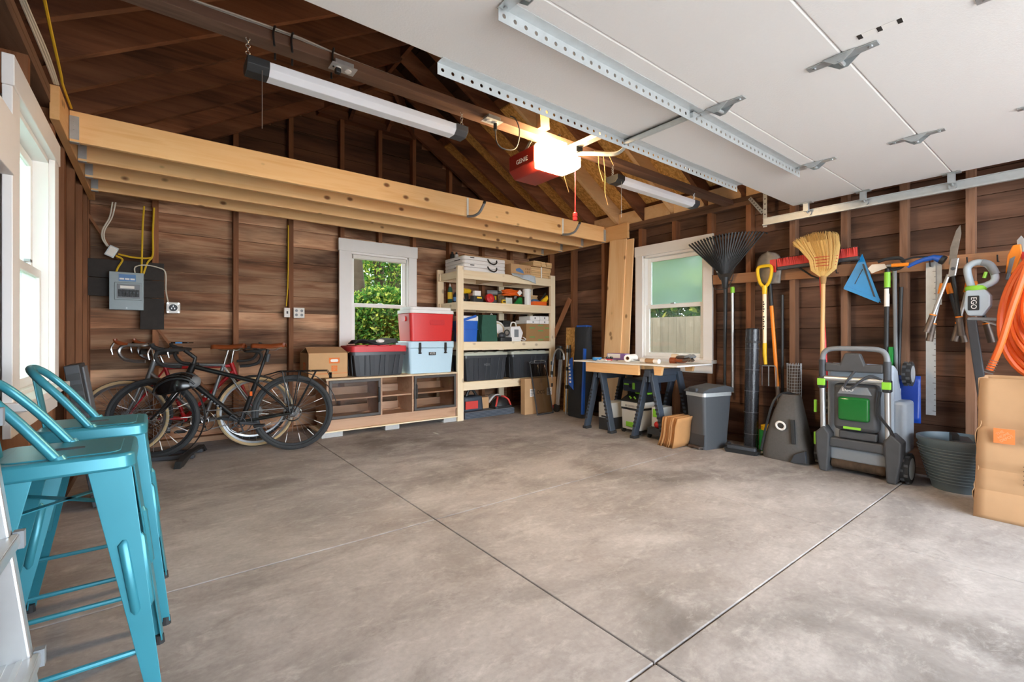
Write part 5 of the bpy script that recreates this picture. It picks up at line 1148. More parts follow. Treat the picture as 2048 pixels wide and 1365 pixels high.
for x in (-0.29,): G().prism([(-0.25,0.0),(-0.19,0.0),(-0.13,0.05),(0.13,0.05),(0.19,0.0),(0.25,0.0),(0.16,0.07),(-0.16,0.07)], 'x', x-0.025, x+0.025).obj('foot', 'black_plastic', bs, bevel=0.004)

# ================================================================ teal bar stools
def stool(label, loc):
    t_ = thing('bar_stool', label, 'bar stool', loc, 0, 'teal metal bar stools')
    S = 0.148; Z = 0.745
    g = G(); g.rbox(-S, S, -S, S, Z-0.05, Z-0.006, 0.035, 5, t=1.03); st_ = g.obj('seat', 'teal', t_, smooth=30, bevel=0.008)
    G().rbox(-S+0.03, S-0.03, -S+0.03, S-0.03, Z-0.007, Z-0.003, 0.03, 5).obj('seat_panel', 'teal', st_, smooth=30, bevel=0.002)
    G().rbox(-0.035, 0.035, -0.015, 0.015, Z-0.004, Z-0.0015, 0.012, 4).obj('grip_slot', 'dark_grey', st_)
    for sx in (-1, 1):
        for sy in (-1, 1):
            top = Vector((sx*(S-0.012), sy*(S-0.012), Z-0.045)); bot = Vector((sx*0.212, sy*0.212, 0.012))
            vs = []; n_ = 7
            for k in range(n_+1):
                u = k/n_; p = top.lerp(bot, u); wd = 0.085*(1-u)+0.020*u if u < 0.93 else 0.020
                for d in ((-sx*wd, 0), (0, 0), (0, -sy*wd)): vs.append((p.x+d[0]+sx*(0.005 if d == (0,0) else 0), p.y+d[1]+sy*(0.005 if d == (0,0) else 0), p.z))
            lg = G().add(vs, [(k*3+j, k*3+j+1, (k+1)*3+j+1, (k+1)*3+j) for k in range(n_) for j in range(2)])
            lo_ = lg.obj('leg', 'teal', t_, solid=0.005, bevel=0.003)
            for ax in (0, 1):       # pressed stiffening rib on each face of the leg
                a = top.lerp(bot, 0.30); b = top.lerp(bot, 0.56)
                off = Vector((-sx*0.034, sy*0.002, 0)) if ax == 0 else Vector((sx*0.002, -sy*0.034, 0))
                o2 = Vector((-sx*0.026, sy*0.002, 0)) if ax == 0 else Vector((sx*0.002, -sy*0.026, 0))
                G().tube([a+off*0.9+Vector((0,0,0.012)), a+off, b+o2, b+o2-Vector((0,0,0.012))], [0.005,0.013,0.012,0.005], 8).obj('pressed_rib', 'teal', lo_, smooth=True)
            G().cyl((bot.x-sx*0.006, bot.y-sy*0.006, 0), (bot.x-sx*0.006, bot.y-sy*0.006, 0.028), 0.016, 0.013, n=10).obj('rubber_foot', 'black_rubber', lo_, smooth=30)
    q = lambda z: S-0.012 + (0.212-S+0.012)*(1-z/(Z-0.045))
    for z, pr in ((0.20, ((-1,-1,1,-1), (-1,1,1,1))), (0.26, ((-1,-1,-1,1), (1,-1,1,1)))):
        for a, b, c, d in pr: r_ = q(z)-0.012; G().cyl((a*r_, b*r_, z), (c*r_, d*r_, z), 0.008, n=8).obj('stretcher', 'teal', t_, smooth=30)
    for s in (-1, 1):
        h = q(0.55)-0.05; G().bar((-h, s*h, 0.6), (h, -s*h, 0.6), 0.02, 0.003).obj('cross_brace', 'teal', t_)
    # low loop back with a centre splat
    bk_ = [(0.0,-0.125,Z-0.02),(-0.075,-0.118,Z+0.09),(-0.135,-0.105,Z+0.165),(-0.165,-0.06,Z+0.197),(-0.172,0.0,Z+0.204),(-0.165,0.06,Z+0.197),(-0.135,0.105,Z+0.165),(-0.075,0.118,Z+0.09),(0.0,0.125,Z-0.02)]
    bo_ = G().tube(spline(bk_, 6), 0.0125, 10).obj('back_loop', 'teal', t_, smooth=True)
    G().grid(lambda u, v: Vector((-0.135-0.032*v+0.008*math.sin(PI*u), -0.042+0.084*u, Z-0.02+0.215*v)), 6, 6).obj('back_splat', 'teal', t_, smooth=True, solid=0.004)
    for s in (-1, 1): G().cyl((0.004, s*0.126, Z-0.03), (-0.008, s*0.124, Z+0.0), 0.02, 0.014, n=12).obj('loop_socket', 'teal', bo_, smooth=30)
    return t_
stool('teal metal bar stool with its low loop back, standing beside the aluminium ladder', (-0.195, 1.80, 0))
stool('teal metal bar stool with its low loop back, standing beneath the bright window', (-0.175, 2.33, 0))

# ================================================================ ladder, plastic ramp
ld = thing('step_ladder', 'folded aluminium step ladder leaning at the wall in front of the stools', 'ladder', (0, 0, 0))
P0 = Vector((-0.156, 1.22, 0.0)); P1 = Vector((-0.37, 1.22, 1.83)); Q0 = P0+Vector((0,-0.40,0)); Q1 = P1+Vector((0,-0.36,0))
for a, b in ((P0, P1), (Q0, Q1)): G().bar(a, b, 0.025, 0.06, up=(1,0,0.25)).obj('side_rail', 'alu', ld, bevel=0.004)
for dy in (-0.02, -0.36): G().bar(P0+Vector((-0.07,dy,0)), P1+Vector((-0.055,dy*0.9,-0.05)), 0.02, 0.03, up=(1,0,0.1)).obj('rear_leg', 'alu', ld, bevel=0.003)
for k in range(6):
    u = 0.125+0.125*k; a = P0.lerp(P1, u); b = Q0.lerp(Q1, u)
    s_ = G().box(a.x-0.05, a.x+0.04, b.y, a.y+0.012, a.z-0.012, a.z+0.012).obj('step', 'alu', ld, bevel=0.004); G().box(a.x+0.03, a.x+0.045, a.y+0.0, a.y+0.016, a.z-0.016, a.z+0.016).obj('step_cap', 'mid_grey', s_)
    for j in range(4): G().box(a.x-0.03+j*0.02, a.x-0.022+j*0.02, b.y+0.01, a.y-0.005, a.z+0.012, a.z+0.014).obj('tread_ridge', 'galv_light', s_)
for a in (P0, Q0): G().box(a.x-0.05, a.x+0.05, a.y-0.02, a.y+0.02, 0, 0.03).obj('rubber_foot', 'black_rubber', ld)
rp = thing('car_ramp', 'black ribbed plastic ramp leaning upright at the wall beside the bikes', 'ramp', (-0.265, 3.92, 0.0), 0, None, (0, R(-8.5), 0))
G().box(-0.035, 0.035, -0.15, 0.13, 0.02, 0.90).obj('panel', 'dark_grey', rp, bevel=0.006)
plain('ramp_top', '6c7076', 0.55, noise=0.35, scale=50)
G().box(0.035, 0.045, -0.06, 0.13, 0.02, 0.88).obj('tread', 'ramp_top', rp, bevel=0.004)
for k in range(12): G().box(-0.03, 0.03, -0.162, -0.149, 0.06+k*0.068, 0.10+k*0.068).obj('rib', 'black_plastic', rp)
G().prism([(-0.42,0.0),(-0.34,0.0),(-0.16,0.045),(0.13,0.05),(0.19,0.0),(0.25,0.0),(0.16,0.07),(-0.18,0.07),(-0.38,0.05)], 'x', 0.285, 0.335).obj('foot', 'black_plastic', bs, bevel=0.004)
# ================================================================ right side: corner goods
def lathe_y(prof, n, M): return G().lathe(prof, n, M=M)
lean = thing('pine_boards', 'two wide pale pine boards leaning upright beside the corner window', 'lumber', (4.53, 3.80, 0.0), 0, None, (0, R(1.9), 0))
G().box(-0.02, 0.0, -0.10, 0.16, 0.0, 2.28).obj('board', 'pine_z', lean, (0,0,0), (R(2.2),0,0), bevel=0.002)
G().box(0.003, 0.022, -0.22, 0.03, 0.0, 2.27).obj('board', 'pine_z', lean, (0,0,0), (R(1.5),0,0), bevel=0.002)
G().box(0.025, 0.044, -0.16, -0.02, 0.0, 1.62).obj('board', 'pine_z', lean, (0,0,0), (R(1.0),0,0), bevel=0.002)
ob = thing('osb_offcut', 'upright offcut of coarse strand board behind the folding scooter', 'board', (4.575, 4.53, 0.0), 0, None, (0, R(3), 0)); G().box(-0.008, 0.008, -0.17, 0.17, 0, 1.19).obj('sheet', 'osb', ob)
sc_ = thing('folding_scooter', 'grey folded kick scooter standing upright by the shelf end', 'scooter', (4.47, 4.72, 0.0), 0, None, (0, R(2), 0))
G().bar((0,0,0.10), (0.02,-0.03,0.80), 0.07, 0.03, up=(1,0,0)).obj('deck', 'alu', sc_, bevel=0.008); G().cyl((-0.02,0.02,0.055), (0.02,0.02,0.055), 0.055, n=20).obj('wheel', 'black_rubber', sc_, smooth=30); G().cyl((-0.02,0.08,0.06), (0.015,0.08,0.06), 0.03, n=16).obj('brake_wheel', 'red', sc_, smooth=30)
G().tube(spline([(-0.035,0.10,0.12),(-0.04,0.09,0.5),(-0.03,0.06,0.80),(-0.02,-0.02,0.89),(-0.02,-0.11,0.84),(-0.02,-0.13,0.74)], 6), 0.014, 10).obj('steering_tube', 'steel', sc_, smooth=True); G().rbox(-0.03, 0.03, -0.06, 0.03, 0.74, 0.93, 0.015).obj('head_block', 'black_plastic', sc_, smooth=30)
for z in (0.35, 0.52, 0.66): G().cyl((-0.04,0.09,z), (-0.04,0.09,z+0.05), 0.02, n=12).obj('clamp_collar', 'black_plastic', sc_, smooth=30)
tp = thing('telescoping_poles', 'pair of slim black and silver poles leaning between scooter and sports bag', 'poles', (4.42, 4.47, 0), 0, None, (R(-4), R(6), 0))
for y, m_ in ((-0.02, 'black_plastic'), (0.03, 'steel')):
    p_ = G().cyl((0,y,0), (0,y,0.95), 0.012, n=10).obj('pole', m_, tp, smooth=30)
    for z in (0.35, 0.6, 0.85): G().cyl((0,y,z), (0,y,z+0.05), 0.02, n=10).obj('lock_collar', 'black_rubber', p_, smooth=30)
sb = thing('sports_bag', 'tall black sports bag with blue side panels leaning near the corner', 'bag', (4.43, 4.26, 0.0), 0, None, (0, R(5), 0))
g = G(); n_ = 10
prof = [(0.0,0.15,0.09),(0.05,0.17,0.10),(0.3,0.165,0.10),(0.6,0.14,0.085),(0.9,0.125,0.07),(1.12,0.13,0.06),(1.20,0.135,0.05)]
vs = []; m_ = 16
for z, ry, rx in prof:
    for k in range(m_): a = 2*PI*k/m_; vs.append((rx*math.copysign(abs(math.cos(a))**0.6, math.cos(a)), ry*math.copysign(abs(math.sin(a))**0.6, math.sin(a))+0.02*math.sin(z*7), z+0.008*math.sin(3*a+z*9)))
g.add(vs, [(i*m_+k, i*m_+(k+1) % m_, (i+1)*m_+(k+1) % m_, (i+1)*m_+k) for i in range(len(prof)-1) for k in range(m_)] + [tuple(reversed(range(m_))), tuple(range((len(prof)-1)*m_, len(prof)*m_))])
g.obj('bag_body', 'fabric_black', sb, smooth=True)
G().prism([(0.03,0.35),(0.13,0.42),(0.14,0.75),(0.09,0.78)], 'x', -0.112, -0.096).obj('side_panel', 'blue', sb, bevel=0.004); G().prism([(-0.16,0.05),(-0.13,0.05),(-0.10,0.9),(-0.125,0.9)], 'x', -0.112, -0.07).obj('side_panel', 'blue', sb, bevel=0.004)
G().box(-0.055, 0.05, -0.09, 0.10, 1.19, 1.215).obj('blue_lining', 'blue', sb, bevel=0.006); [G().box(-0.116, -0.1125, 0.075+0.008*i, 0.105+0.008*i, 0.44+0.045*i, 0.465+0.045*i).obj('side_print', 'print_white', sb) for i in range(6)]

# ================================================================ workbench on saw horses
def horse(y, label):
    t_ = thing('saw_horse', label, 'saw horse', (4.20, y, 0), 0, 'black saw horses under the bench top')
    G().box(-0.28, 0.27, -0.035, 0.035, 0.655, 0.725).obj('top_beam', 'slate', t_, bevel=0.008)
    for s in (-1, 1):
        g = G().prism([(-0.27,0.70),(0.27,0.70),(0.27,0.60),(0.20,0.60),(0.17,0.585),(-0.18,0.585),(-0.21,0.60),(-0.27,0.60)], 'y', s*0.018-0.008, s*0.018+0.008); g.obj('side_web', 'slate', t_, bevel=0.004)
        for x0, x1 in ((-0.225, -0.235), (0.235, 0.240)):
            lg = G().bar((x0, s*0.03, 0.69), (x1, s*0.185, 0.02), 0.085, 0.035, up=(0, s, 0.2)).obj('leg', 'slate', t_, bevel=0.006)
            G().box(x1-0.045, x1+0.045, s*0.185-0.03, s*0.185+0.03, 0.0, 0.03).obj('foot', 'black_rubber', lg, bevel=0.005)
            for k in range(9): u = 0.35+0.06*k; p = Vector((x0, s*0.03, 0.69)).lerp(Vector((x1, s*0.185, 0.02)), u); G().cbox((p.x-0.045, p.y, p.z), (0.012, 0.030, 0.018)).obj('grip_rib', 'black_rubber', lg)
    return t_
horse(3.50, 'black plastic saw horse under the far end of the bench, beside the pine boards'); horse(2.83, 'black plastic saw horse under the bench end beside the paper bags and bin')
wt = thing('bench_top', 'pale sheet bench top with pine cleats lying on the saw horses', 'worktop', (0, 0, 0.727))
G().box(3.86, 4.485, 2.45, 3.80, 0.045, 0.060).obj('sheet', 'white_matte', wt, bevel=0.002); 
G().box(3.872, 3.908, 2.90, 3.62, -0.06, 0.0445).obj('cleat', 'pine_y', wt, bevel=0.002)
for y in (2.88, 3.43): G().box(3.945, 4.45, y, y+0.038, 0.0, 0.0445).obj('cleat', 'pine_x', wt)
G().prism([(2.62,0.0445),(2.72,0.0445),(2.71,-0.045),(2.64,-0.045)], 'x', 3.872, 3.908).obj('cleat', 'pine_y', wt); G().prism([(2.62,0.0445),(2.72,0.0445),(2.71,-0.03),(2.64,-0.03)], 'x', 4.42, 4.46).obj('cleat', 'pine_y', wt)
ZB = 0.7885
t_ = thing('painters_tape', 'roll of blue masking tape lying on the bench top', 'tape', (4.02, 3.58, ZB)); G().lathe([(0.038,0),(0.055,0),(0.055,0.036),(0.038,0.036),(0.038,0)], 24).obj('tape_roll', 'tape_blue', t_, smooth=30); G().lathe([(0.035,0.001),(0.0385,0.001),(0.0385,0.037),(0.035,0.037),(0.035,0.001)], 24).obj('core', 'kraft', t_)
t_ = thing('tissue_box', 'purple and white glove box on the bench by the pine boards', 'box', (4.32, 3.52, ZB), R(8)); G().box(-0.055, 0.055, -0.12, 0.12, 0, 0.075).obj('box', 'purple', t_, bevel=0.003); G().box(-0.0565, -0.0545, -0.06, 0.11, 0.02, 0.072).obj('printed_panel', 'print_white', t_)
t_ = thing('paper_roll', 'white roll of paper lying on the bench top', 'paper roll', (4.12, 3.18, ZB+0.040), R(20)); G().lathe([(0.018,-0.12),(0.04,-0.12),(0.04,0.12),(0.018,0.12),(0.018,-0.12)], 24, M=Matrix.Rotation(R(90),4,'Y')).obj('paper', 'print_white', t_, smooth=30); G().lathe([(0.016,-0.122),(0.02,-0.122),(0.02,0.122),(0.016,0.122),(0.016,-0.122)], 16, M=Matrix.Rotation(R(90),4,'Y')).obj('core', 'kraft', t_)
t_ = thing('pliers', 'red handled pliers lying by the paper roll on the bench', 'pliers', (4.02, 3.35, ZB)); G().tube(spline([(0,0.0,0.012),(0.01,0.05,0.014),(-0.01,0.11,0.012)], 4), 0.009, 6).obj('grip', 'pink', t_, smooth=True); G().tube(spline([(0,0.0,0.012),(-0.02,0.05,0.014),(-0.035,0.11,0.012)], 4), 0.009, 6).obj('grip', 'pink', t_, smooth=True); G().bar((0,0,0.012), (0.0,-0.06,0.012), 0.025, 0.012).obj('jaw', 'steel', t_)
t_ = thing('safety_glasses', 'dark safety glasses resting beside the blue tape roll', 'glasses', (4.10, 3.47, ZB)); 
for s in (-1, 1): l_ = G().ball((s*0.035, 0, 0.025), (0.033, 0.008, 0.022)).obj('lens', 'black_gloss', t_, smooth=True); G().tube([(s*0.068,0,0.035),(s*0.07,0.06,0.03),(s*0.068,0.12,0.012)], 0.003, 5).obj('temple', 'black_plastic', l_)
t_ = thing('rag', 'small crumpled white rag in front of the glove box', 'rag', (3.98, 3.44, ZB)); G().grid(lambda u, v: Vector((-0.05+0.1*u, -0.07+0.14*v, 0.006+0.012*math.sin(9*u)*math.sin(7*v)+0.01*u*v)), 10, 10).obj('cloth', 'print_white', t_, smooth=True, solid=0.004)
t_ = thing('caulk_tube', 'white caulk tube with grey nozzle lying near the bench edge', 'caulk tube', (4.0, 2.86, ZB+0.024), R(-8)); G().cyl((0,-0.13,0), (0,0.11,0), 0.024, n=16).obj('tube', 'print_white', t_, smooth=30); G().cyl((0,0.11,0), (0,0.22,0), 0.010, 0.004, n=10).obj('nozzle', 'mid_grey', t_, smooth=30); G().cyl((0.0,-0.07,0.0), (0,0.04,0), 0.0245, n=16).obj('label_band', 'kraft', t_, smooth=30)
t_ = thing('work_gloves', 'pair of grey and brown work gloves heaped on the bench end', 'gloves', (4.22, 2.62, ZB+0.004))
for gi, (dx_, dz) in enumerate(((0, 0.0), (0.03, 0.035))):
    G().ball((dx_, 0.02, 0.022+dz), (0.05, 0.075, 0.022), 14, 8).obj('palm', 'metal_rust' if gi else 'leather', t_, smooth=True)
    for k in range(4): f = G(); y0 = -0.04-0.01*gi+0.0; xx = dx_-0.04+0.026*k; f.tube(spline([(xx,-0.03,0.025+dz),(xx+0.004,-0.075,0.035+dz+0.01*(k % 2)),(xx+0.002,-0.115+0.01*abs(k-1.5),0.026+dz)], 4), 0.0125, 8); f.obj('finger', 'mid_grey' if gi else 'metal_rust', t_, smooth=True)
    G().tube(spline([(dx_+0.04,0.03,0.025+dz),(dx_+0.075,0.0,0.03+dz),(dx_+0.085,-0.035,0.025+dz)], 4), 0.013, 8).obj('thumb', 'mid_grey', t_, smooth=True)
    G().cyl((dx_,0.07,0.024+dz), (dx_-0.005,0.13,0.02+dz), 0.03, 0.036, n=14).obj('cuff', 'pale_plank' if gi else 'leather', t_, smooth=30)
# ---- under the bench
dv = thing('dust_extractor', 'white and black shop vacuum with lime green latch under the bench', 'vacuum', (4.27, 3.165, 0.0), R(-6)); dv.scale = (0.86, 0.80, 0.90)
G().rbox(-0.20, 0.22, -0.165, 0.165, 0.05, 0.29, 0.03, 4, t=0.96).obj('tank', 'vac_white', dv, smooth=30, bevel=0.004); G().rbox(-0.205, 0.225, -0.17, 0.17, 0.29, 0.315, 0.03, 4).obj('seam_band', 'black_plastic', dv, smooth=30); G().rbox(-0.205, 0.225, -0.17, 0.17, 0.315, 0.385, 0.03, 4).obj('motor_head', 'vac_white', dv, smooth=30)
G().prism([(-0.21,0.385),(0.22,0.385),(0.22,0.47),(-0.05,0.47),(-0.21,0.40)], 'y', -0.165, 0.165).obj('control_panel', 'black_plastic', dv, bevel=0.006)
for k in range(4): G().cyl((-0.155+0.02*(k % 2), -0.06+0.04*k, 0.425+0.01*(k % 2)), (-0.16+0.02*(k % 2), -0.06+0.04*k, 0.436+0.01*(k % 2)), 0.010, n=10).obj('dial', 'lime', dv)
for k in range(9): G().box(-0.2065, -0.2045, -0.11+k*0.022, -0.10+k*0.022, 0.325, 0.35).obj('vent', 'mid_grey', dv)
G().box(-0.212, -0.196, -0.07, 0.06, 0.085, 0.145).obj('latch', 'lime', dv, bevel=0.006); G().lathe([(0.11,0),(0.12,0.02),(0.08,0.035)], 24, (0.06,0,0.47)).obj('top_ring', 'lime', dv, smooth=True)
for x, y in ((-0.17,0.14),(-0.17,-0.14)): G().cyl((x-0.0,y-0.015,0.03), (x,y+0.015,0.03), 0.03, n=16).obj('caster', 'black_rubber', dv, smooth=30)
for y in (-0.17, 0.17): G().cyl((0.17,y-0.012,0.07), (0.17,y+0.012,0.07), 0.07, n=22).obj('wheel', 'black_rubber', dv, smooth=30)
ts = thing('tool_case', 'dark stacking tool case with lime latch on top of the shop vacuum', 'tool case', (4.28, 3.165, 0.457), R(-6)); ts.scale = (0.86, 0.76, 0.9); G().rbox(-0.17, 0.20, -0.19, 0.19, 0, 0.135, 0.03, 4).obj('case', 'festool_navy', ts, smooth=30, bevel=0.006); G().rbox(-0.165, 0.195, -0.185, 0.185, 0.135, 0.155, 0.03, 4).obj('lid', 'black_plastic', ts, smooth=30); G().box(-0.182, -0.165, -0.06, -0.02, 0.03, 0.11).obj('latch', 'lime', ts, bevel=0.004); G().box(-0.175, -0.168, 0.06, 0.15, 0.075, 0.095).obj('name_badge', 'lime', ts); G().cyl((-0.175,0.03,0.07), (-0.165,0.03,0.07), 0.025, n=16).obj('hose_port', 'black_gloss', ts)
sy = thing('tool_case', 'off-white stacking tool case on the floor between saw horse legs', 'tool case', (4.22, 3.50, 0.0)); sy.scale = (0.9, 0.5, 0.9); G().rbox(-0.20, 0.18, -0.16, 0.16, 0.0, 0.15, 0.02).obj('base_case', 'dark_grey', sy, smooth=30); G().rbox(-0.20, 0.18, -0.16, 0.16, 0.15, 0.34, 0.02).obj('upper_case', 'vac_white', sy, smooth=30, bevel=0.004); G().box(-0.206, -0.199, -0.06, 0.06, 0.16, 0.18).obj('latch', 'dark_grey', sy)
mt = thing('planer', 'white and red power tool on a low trolley behind the paper bags', 'power tool', (4.22, 2.83, 0.0)); mt.scale = (0.9, 0.55, 0.9); G().rbox(-0.20, 0.16, -0.16, 0.16, 0.06, 0.13, 0.02).obj('trolley', 'dark_grey', mt, smooth=30)
for x in (-0.14, 0.10):
    for y in (-0.17, 0.17): G().cyl((x,y-0.012,0.045), (x,y+0.012,0.045), 0.045, n=16).obj('wheel', 'black_rubber', mt, smooth=30)
G().rbox(-0.13, 0.12, -0.06, 0.15, 0.13, 0.36, 0.03).obj('housing', 'vac_white', mt, smooth=30, bevel=0.01); G().box(-0.136, -0.128, -0.02, 0.10, 0.25, 0.34).obj('printed_label', 'lime', mt); G().ball((-0.15,-0.03,0.17), (0.05,0.07,0.04)).obj('grip', 'red', mt, smooth=True)
# ---- paper bags and bin
pb = thing('paper_bag_bundle', 'bundle of folded brown paper yard bags standing beside the grey bin', 'paper bags', (3.99, 2.545, 0.0), R(-8))
rnd = random.Random(4)
for i in range(11):
    y = 0.085-i*0.0165; xo = rnd.uniform(-0.014,0.012); w_ = 0.085; pts = []; hh = 0.29+rnd.uniform(-0.006,0.006); b_ = -0.02
    def bagfn(u, v, y=y, i=i, hh=hh, xo=xo): return Vector((xo-0.12+0.22*u, y-0.05*v-0.012*math.sin(PI*v*1.5+i*0.1)+0.03*(1-v), 0.001+hh*v+0.01*u))
    G().grid(bagfn, 3, 6).obj('bag', 'brown_bag', pb, smooth=True, solid=0.008)
tb = thing('trash_bin', 'dark grey pedal bin with light rim and hinged lid', 'trash bin', (4.20, 2.335, 0.0), R(-14))
G().rbox(-0.175, 0.185, -0.115, 0.115, 0.0, 0.50, 0.03, 4, t=0.80).obj('body', 'grey_plastic', tb, smooth=30); G().rbox(-0.18, 0.19, -0.12, 0.12, 0.50, 0.535, 0.03, 4).obj('rim', 'galv_light', tb, smooth=30)
g = G().prism([(-0.19,0.535),(0.20,0.535),(0.20,0.575),(0.10,0.60),(-0.12,0.575),(-0.19,0.545)], 'y', -0.122, 0.122); lid = g.obj('lid', 'grey_plastic', tb, bevel=0.01); G().box(-0.205, -0.17, -0.045, 0.045, 0.545, 0.575).obj('lid_tab', 'dark_grey', lid, bevel=0.004)
G().box(-0.19, -0.13, -0.07, 0.07, 0.012, 0.03).obj('pedal', 'metal_rust', tb, bevel=0.003); G().box(-0.150, -0.135, -0.095, 0.095, 0.03, 0.14).obj('foot_panel', 'dark_grey', tb, bevel=0.004)
for y in (-0.1, 0.1): G().cyl((0.15,y-0.012,0.03), (0.15,y+0.012,0.03), 0.03, n=14).obj('wheel', 'black_rubber', tb, smooth=30)
# ---- rolls, grass bag, fertiliser
nr = thing('landscape_fabric_roll', 'tall upright roll of shiny black landscape netting', 'roll', (4.42, 2.035, 0.0), 0, None, (0, R(2), 0)); G().lathe([(0.03,0.0),(0.062,0.0),(0.062,1.13),(0.05,1.14),(0.03,1.14)], 24).obj('roll', 'mesh_roll', nr, smooth=30); G().lathe([(0.064,1.0),(0.064,1.02)], 24).obj('wrap_band', 'black_plastic', nr)
for i in range(5): G().lathe([(0.0635,0.15+0.2*i),(0.0635,0.152+0.2*i)], 24).obj('wrap_edge', 'mid_grey', nr)
cw = thing('wire_mesh_roll', 'shorter upright roll of chicken wire behind the grass catcher', 'roll', (4.57, 1.72, 0.0)); w_ = G()
for i in range(30): w_.torus((0,0,0.02+i*0.027), (0,0,1), 0.058-0.004*(i % 2), 0.002, 16, 4)
for k in range(16): a = 2*PI*k/16; w_.cyl((0.058*math.cos(a),0.058*math.sin(a),0.0), (0.058*math.cos(a+0.5),0.058*math.sin(a+0.5),0.82), 0.0018, n=4)
w_.obj('wire_coil', 'galv', cw); G().cyl((0,0,0.0), (0,0,0.80), 0.045, n=16).obj('inner_coil', 'metal_rust', cw)
tr_ = thing('mulch_plug_tray', 'low dark plastic tray on the floor at the foot of the netting roll', 'tray', (4.24, 2.04, 0.0), R(10)); tr_.scale = (0.8, 0.8, 1); G().rbox(-0.09, 0.09, -0.20, 0.17, 0, 0.035, 0.03, t=0.9).obj('tray', 'black_plastic', tr_, smooth=30); G().rbox(-0.07, 0.0, -0.17, 0.14, 0.035, 0.065, 0.02).obj('ridge', 'dark_grey', tr_, smooth=30)
fb = thing('fertiliser_bottle', 'green jug with yellow cap half behind the grass catcher', 'jug', (4.47, 1.90, 0.0)); G().rbox(-0.045, 0.045, -0.075, 0.075, 0.0, 0.20, 0.03, t=1.0).obj('jug', 'green', fb, smooth=30, bevel=0.01); G().lathe([(0.06,0.20),(0.062,0.24),(0.05,0.245)], 18).obj('cap', 'yellow', fb, smooth=True)
gc_ = thing('grass_catcher', 'grey fabric grass catcher bag with white D handle standing on end', 'grass bag', (4.36, 1.66, 0.0), R(0))
prof2 = [(0.0,-0.17,0.21,0.13),(0.06,-0.175,0.215,0.14),(0.2,-0.13,0.19,0.13),(0.4,-0.09,0.13,0.10),(0.52,-0.07,0.09,0.07),(0.56,-0.06,0.08,0.05)]
g = G(); vs = []; m_ = 16
for z, y0, y1, dx_ in prof2:
    for k in range(m_): a = 2*PI*k/m_; vs.append((dx_*math.copysign(abs(math.cos(a))**0.5, math.cos(a)), (y0+y1)/2+(y1-y0)/2*math.copysign(abs(math.sin(a))**0.5, math.sin(a)), z))
g.add(vs, [(i*m_+k, i*m_+(k+1) % m_, (i+1)*m_+(k+1) % m_, (i+1)*m_+k) for i in range(len(prof2)-1) for k in range(m_)] + [tuple(reversed(range(m_))), tuple(range((len(prof2)-1)*m_, len(prof2)*m_))])
g.obj('fabric_shell', 'fabric_grey', gc_, smooth=50); G().torus((-0.14,0.035,0.30), (1,0,0.25), 0.035, 0.009, 20, 6).obj('d_handle', 'paper', gc_, smooth=True)
G().tube(spline([(-0.13,0.20,0.06),(-0.12,0.16,0.28),(-0.09,0.11,0.5),(-0.02,0.05,0.57),(0.05,-0.03,0.55)], 5), 0.010, 6).obj('wire_frame', 'black_plastic', gc_, smooth=True); G().bar((-0.145,-0.07,0.16), (-0.12,-0.05,0.36), 0.03, 0.02, up=(1,0,0)).obj('strap', 'black_plastic', gc_, bevel=0.004); G().prism([(-0.17,0.02),(-0.05,0.01),(-0.08,0.08),(-0.16,0.12)], 'x', -0.165, -0.13).obj('hook_frame', 'dark_grey', gc_, bevel=0.004)

# ================================================================ push mower folded upright
mw = thing('lawn_mower', 'grey battery lawn mower stored folded upright with green battery cover', 'lawn mower', (4.29, 1.17, 0.0))
# deck stands vertically: local x into room is negative
G().prism([(-0.02,0.18),(0.24,0.16),(0.27,0.40),(0.24,0.62),(0.14,0.82),(0.03,0.86),(-0.02,0.80)], 'y', -0.22, 0.20).obj('deck_shell', 'mower_grey', mw, bevel=0.03)
G().rbox(0.02, 0.26, -0.29, -0.18, 0.20, 0.58, 0.03).obj('side_cover', 'mower_grey', mw, smooth=30, bevel=0.02)
hd = G().rbox(-0.10, 0.02, -0.15, 0.13, 0.34, 0.70, 0.03).obj('motor_cover', 'mower_dark', mw, smooth=30, bevel=0.03)
G().rbox(-0.125, -0.07, -0.105, 0.095, 0.42, 0.60, 0.02).obj('battery_window', 'clear_green', hd, smooth=30, bevel=0.015); G().prism([(-0.12,0.62),(0.10,0.62),(0.07,0.68),(-0.09,0.68)], 'x', -0.112, -0.09).obj('cover_cap', 'mid_grey', hd, bevel=0.006)
text('EGO', 0.036, 'print_white', 'maker_name', hd, (-0.114, 0.03, 0.655), (R(90), 0, R(-90)), 0.0006); G().box(-0.112, -0.098, -0.05, 0.06, 0.355, 0.372).obj('release_tab', 'lime', hd)
# front plate with two feet and bar
for s in (-1, 1):
    y = 0.22*s-0.02; lo = 0.0
    G().prism([(y-0.035,0.0),(y+0.02,0.0),(y+0.045,0.16),(y+0.05,0.30),(y-0.01,0.36),(y-0.05,0.30),(y-0.045,0.15)] if s > 0 else [(y-0.02,0.0),(y+0.035,0.0),(y+0.045,0.15),(y+0.05,0.30),(y+0.01,0.36),(y-0.05,0.30),(y-0.045,0.16)], 'x', -0.12, 0.02).obj('end_bracket', 'mower_dark', mw, bevel=0.012)
G().box(-0.10, 0.02, -0.20, 0.16, 0.20, 0.27).obj('cross_panel', 'mower_dark', mw, bevel=0.01); G().box(-0.07, 0.03, -0.20, 0.16, 0.10, 0.195).obj('chute_panel', 'mid_grey', mw, bevel=0.01); G().cyl((-0.04,-0.19,0.07), (-0.04,0.15,0.07), 0.04, n=14).obj('roller', 'bark', mw, smooth=30); G().box(-0.08, 0.02, -0.14, 0.10, 0.275, 0.335).obj('rear_flap', 'mower_dark', mw, bevel=0.01)
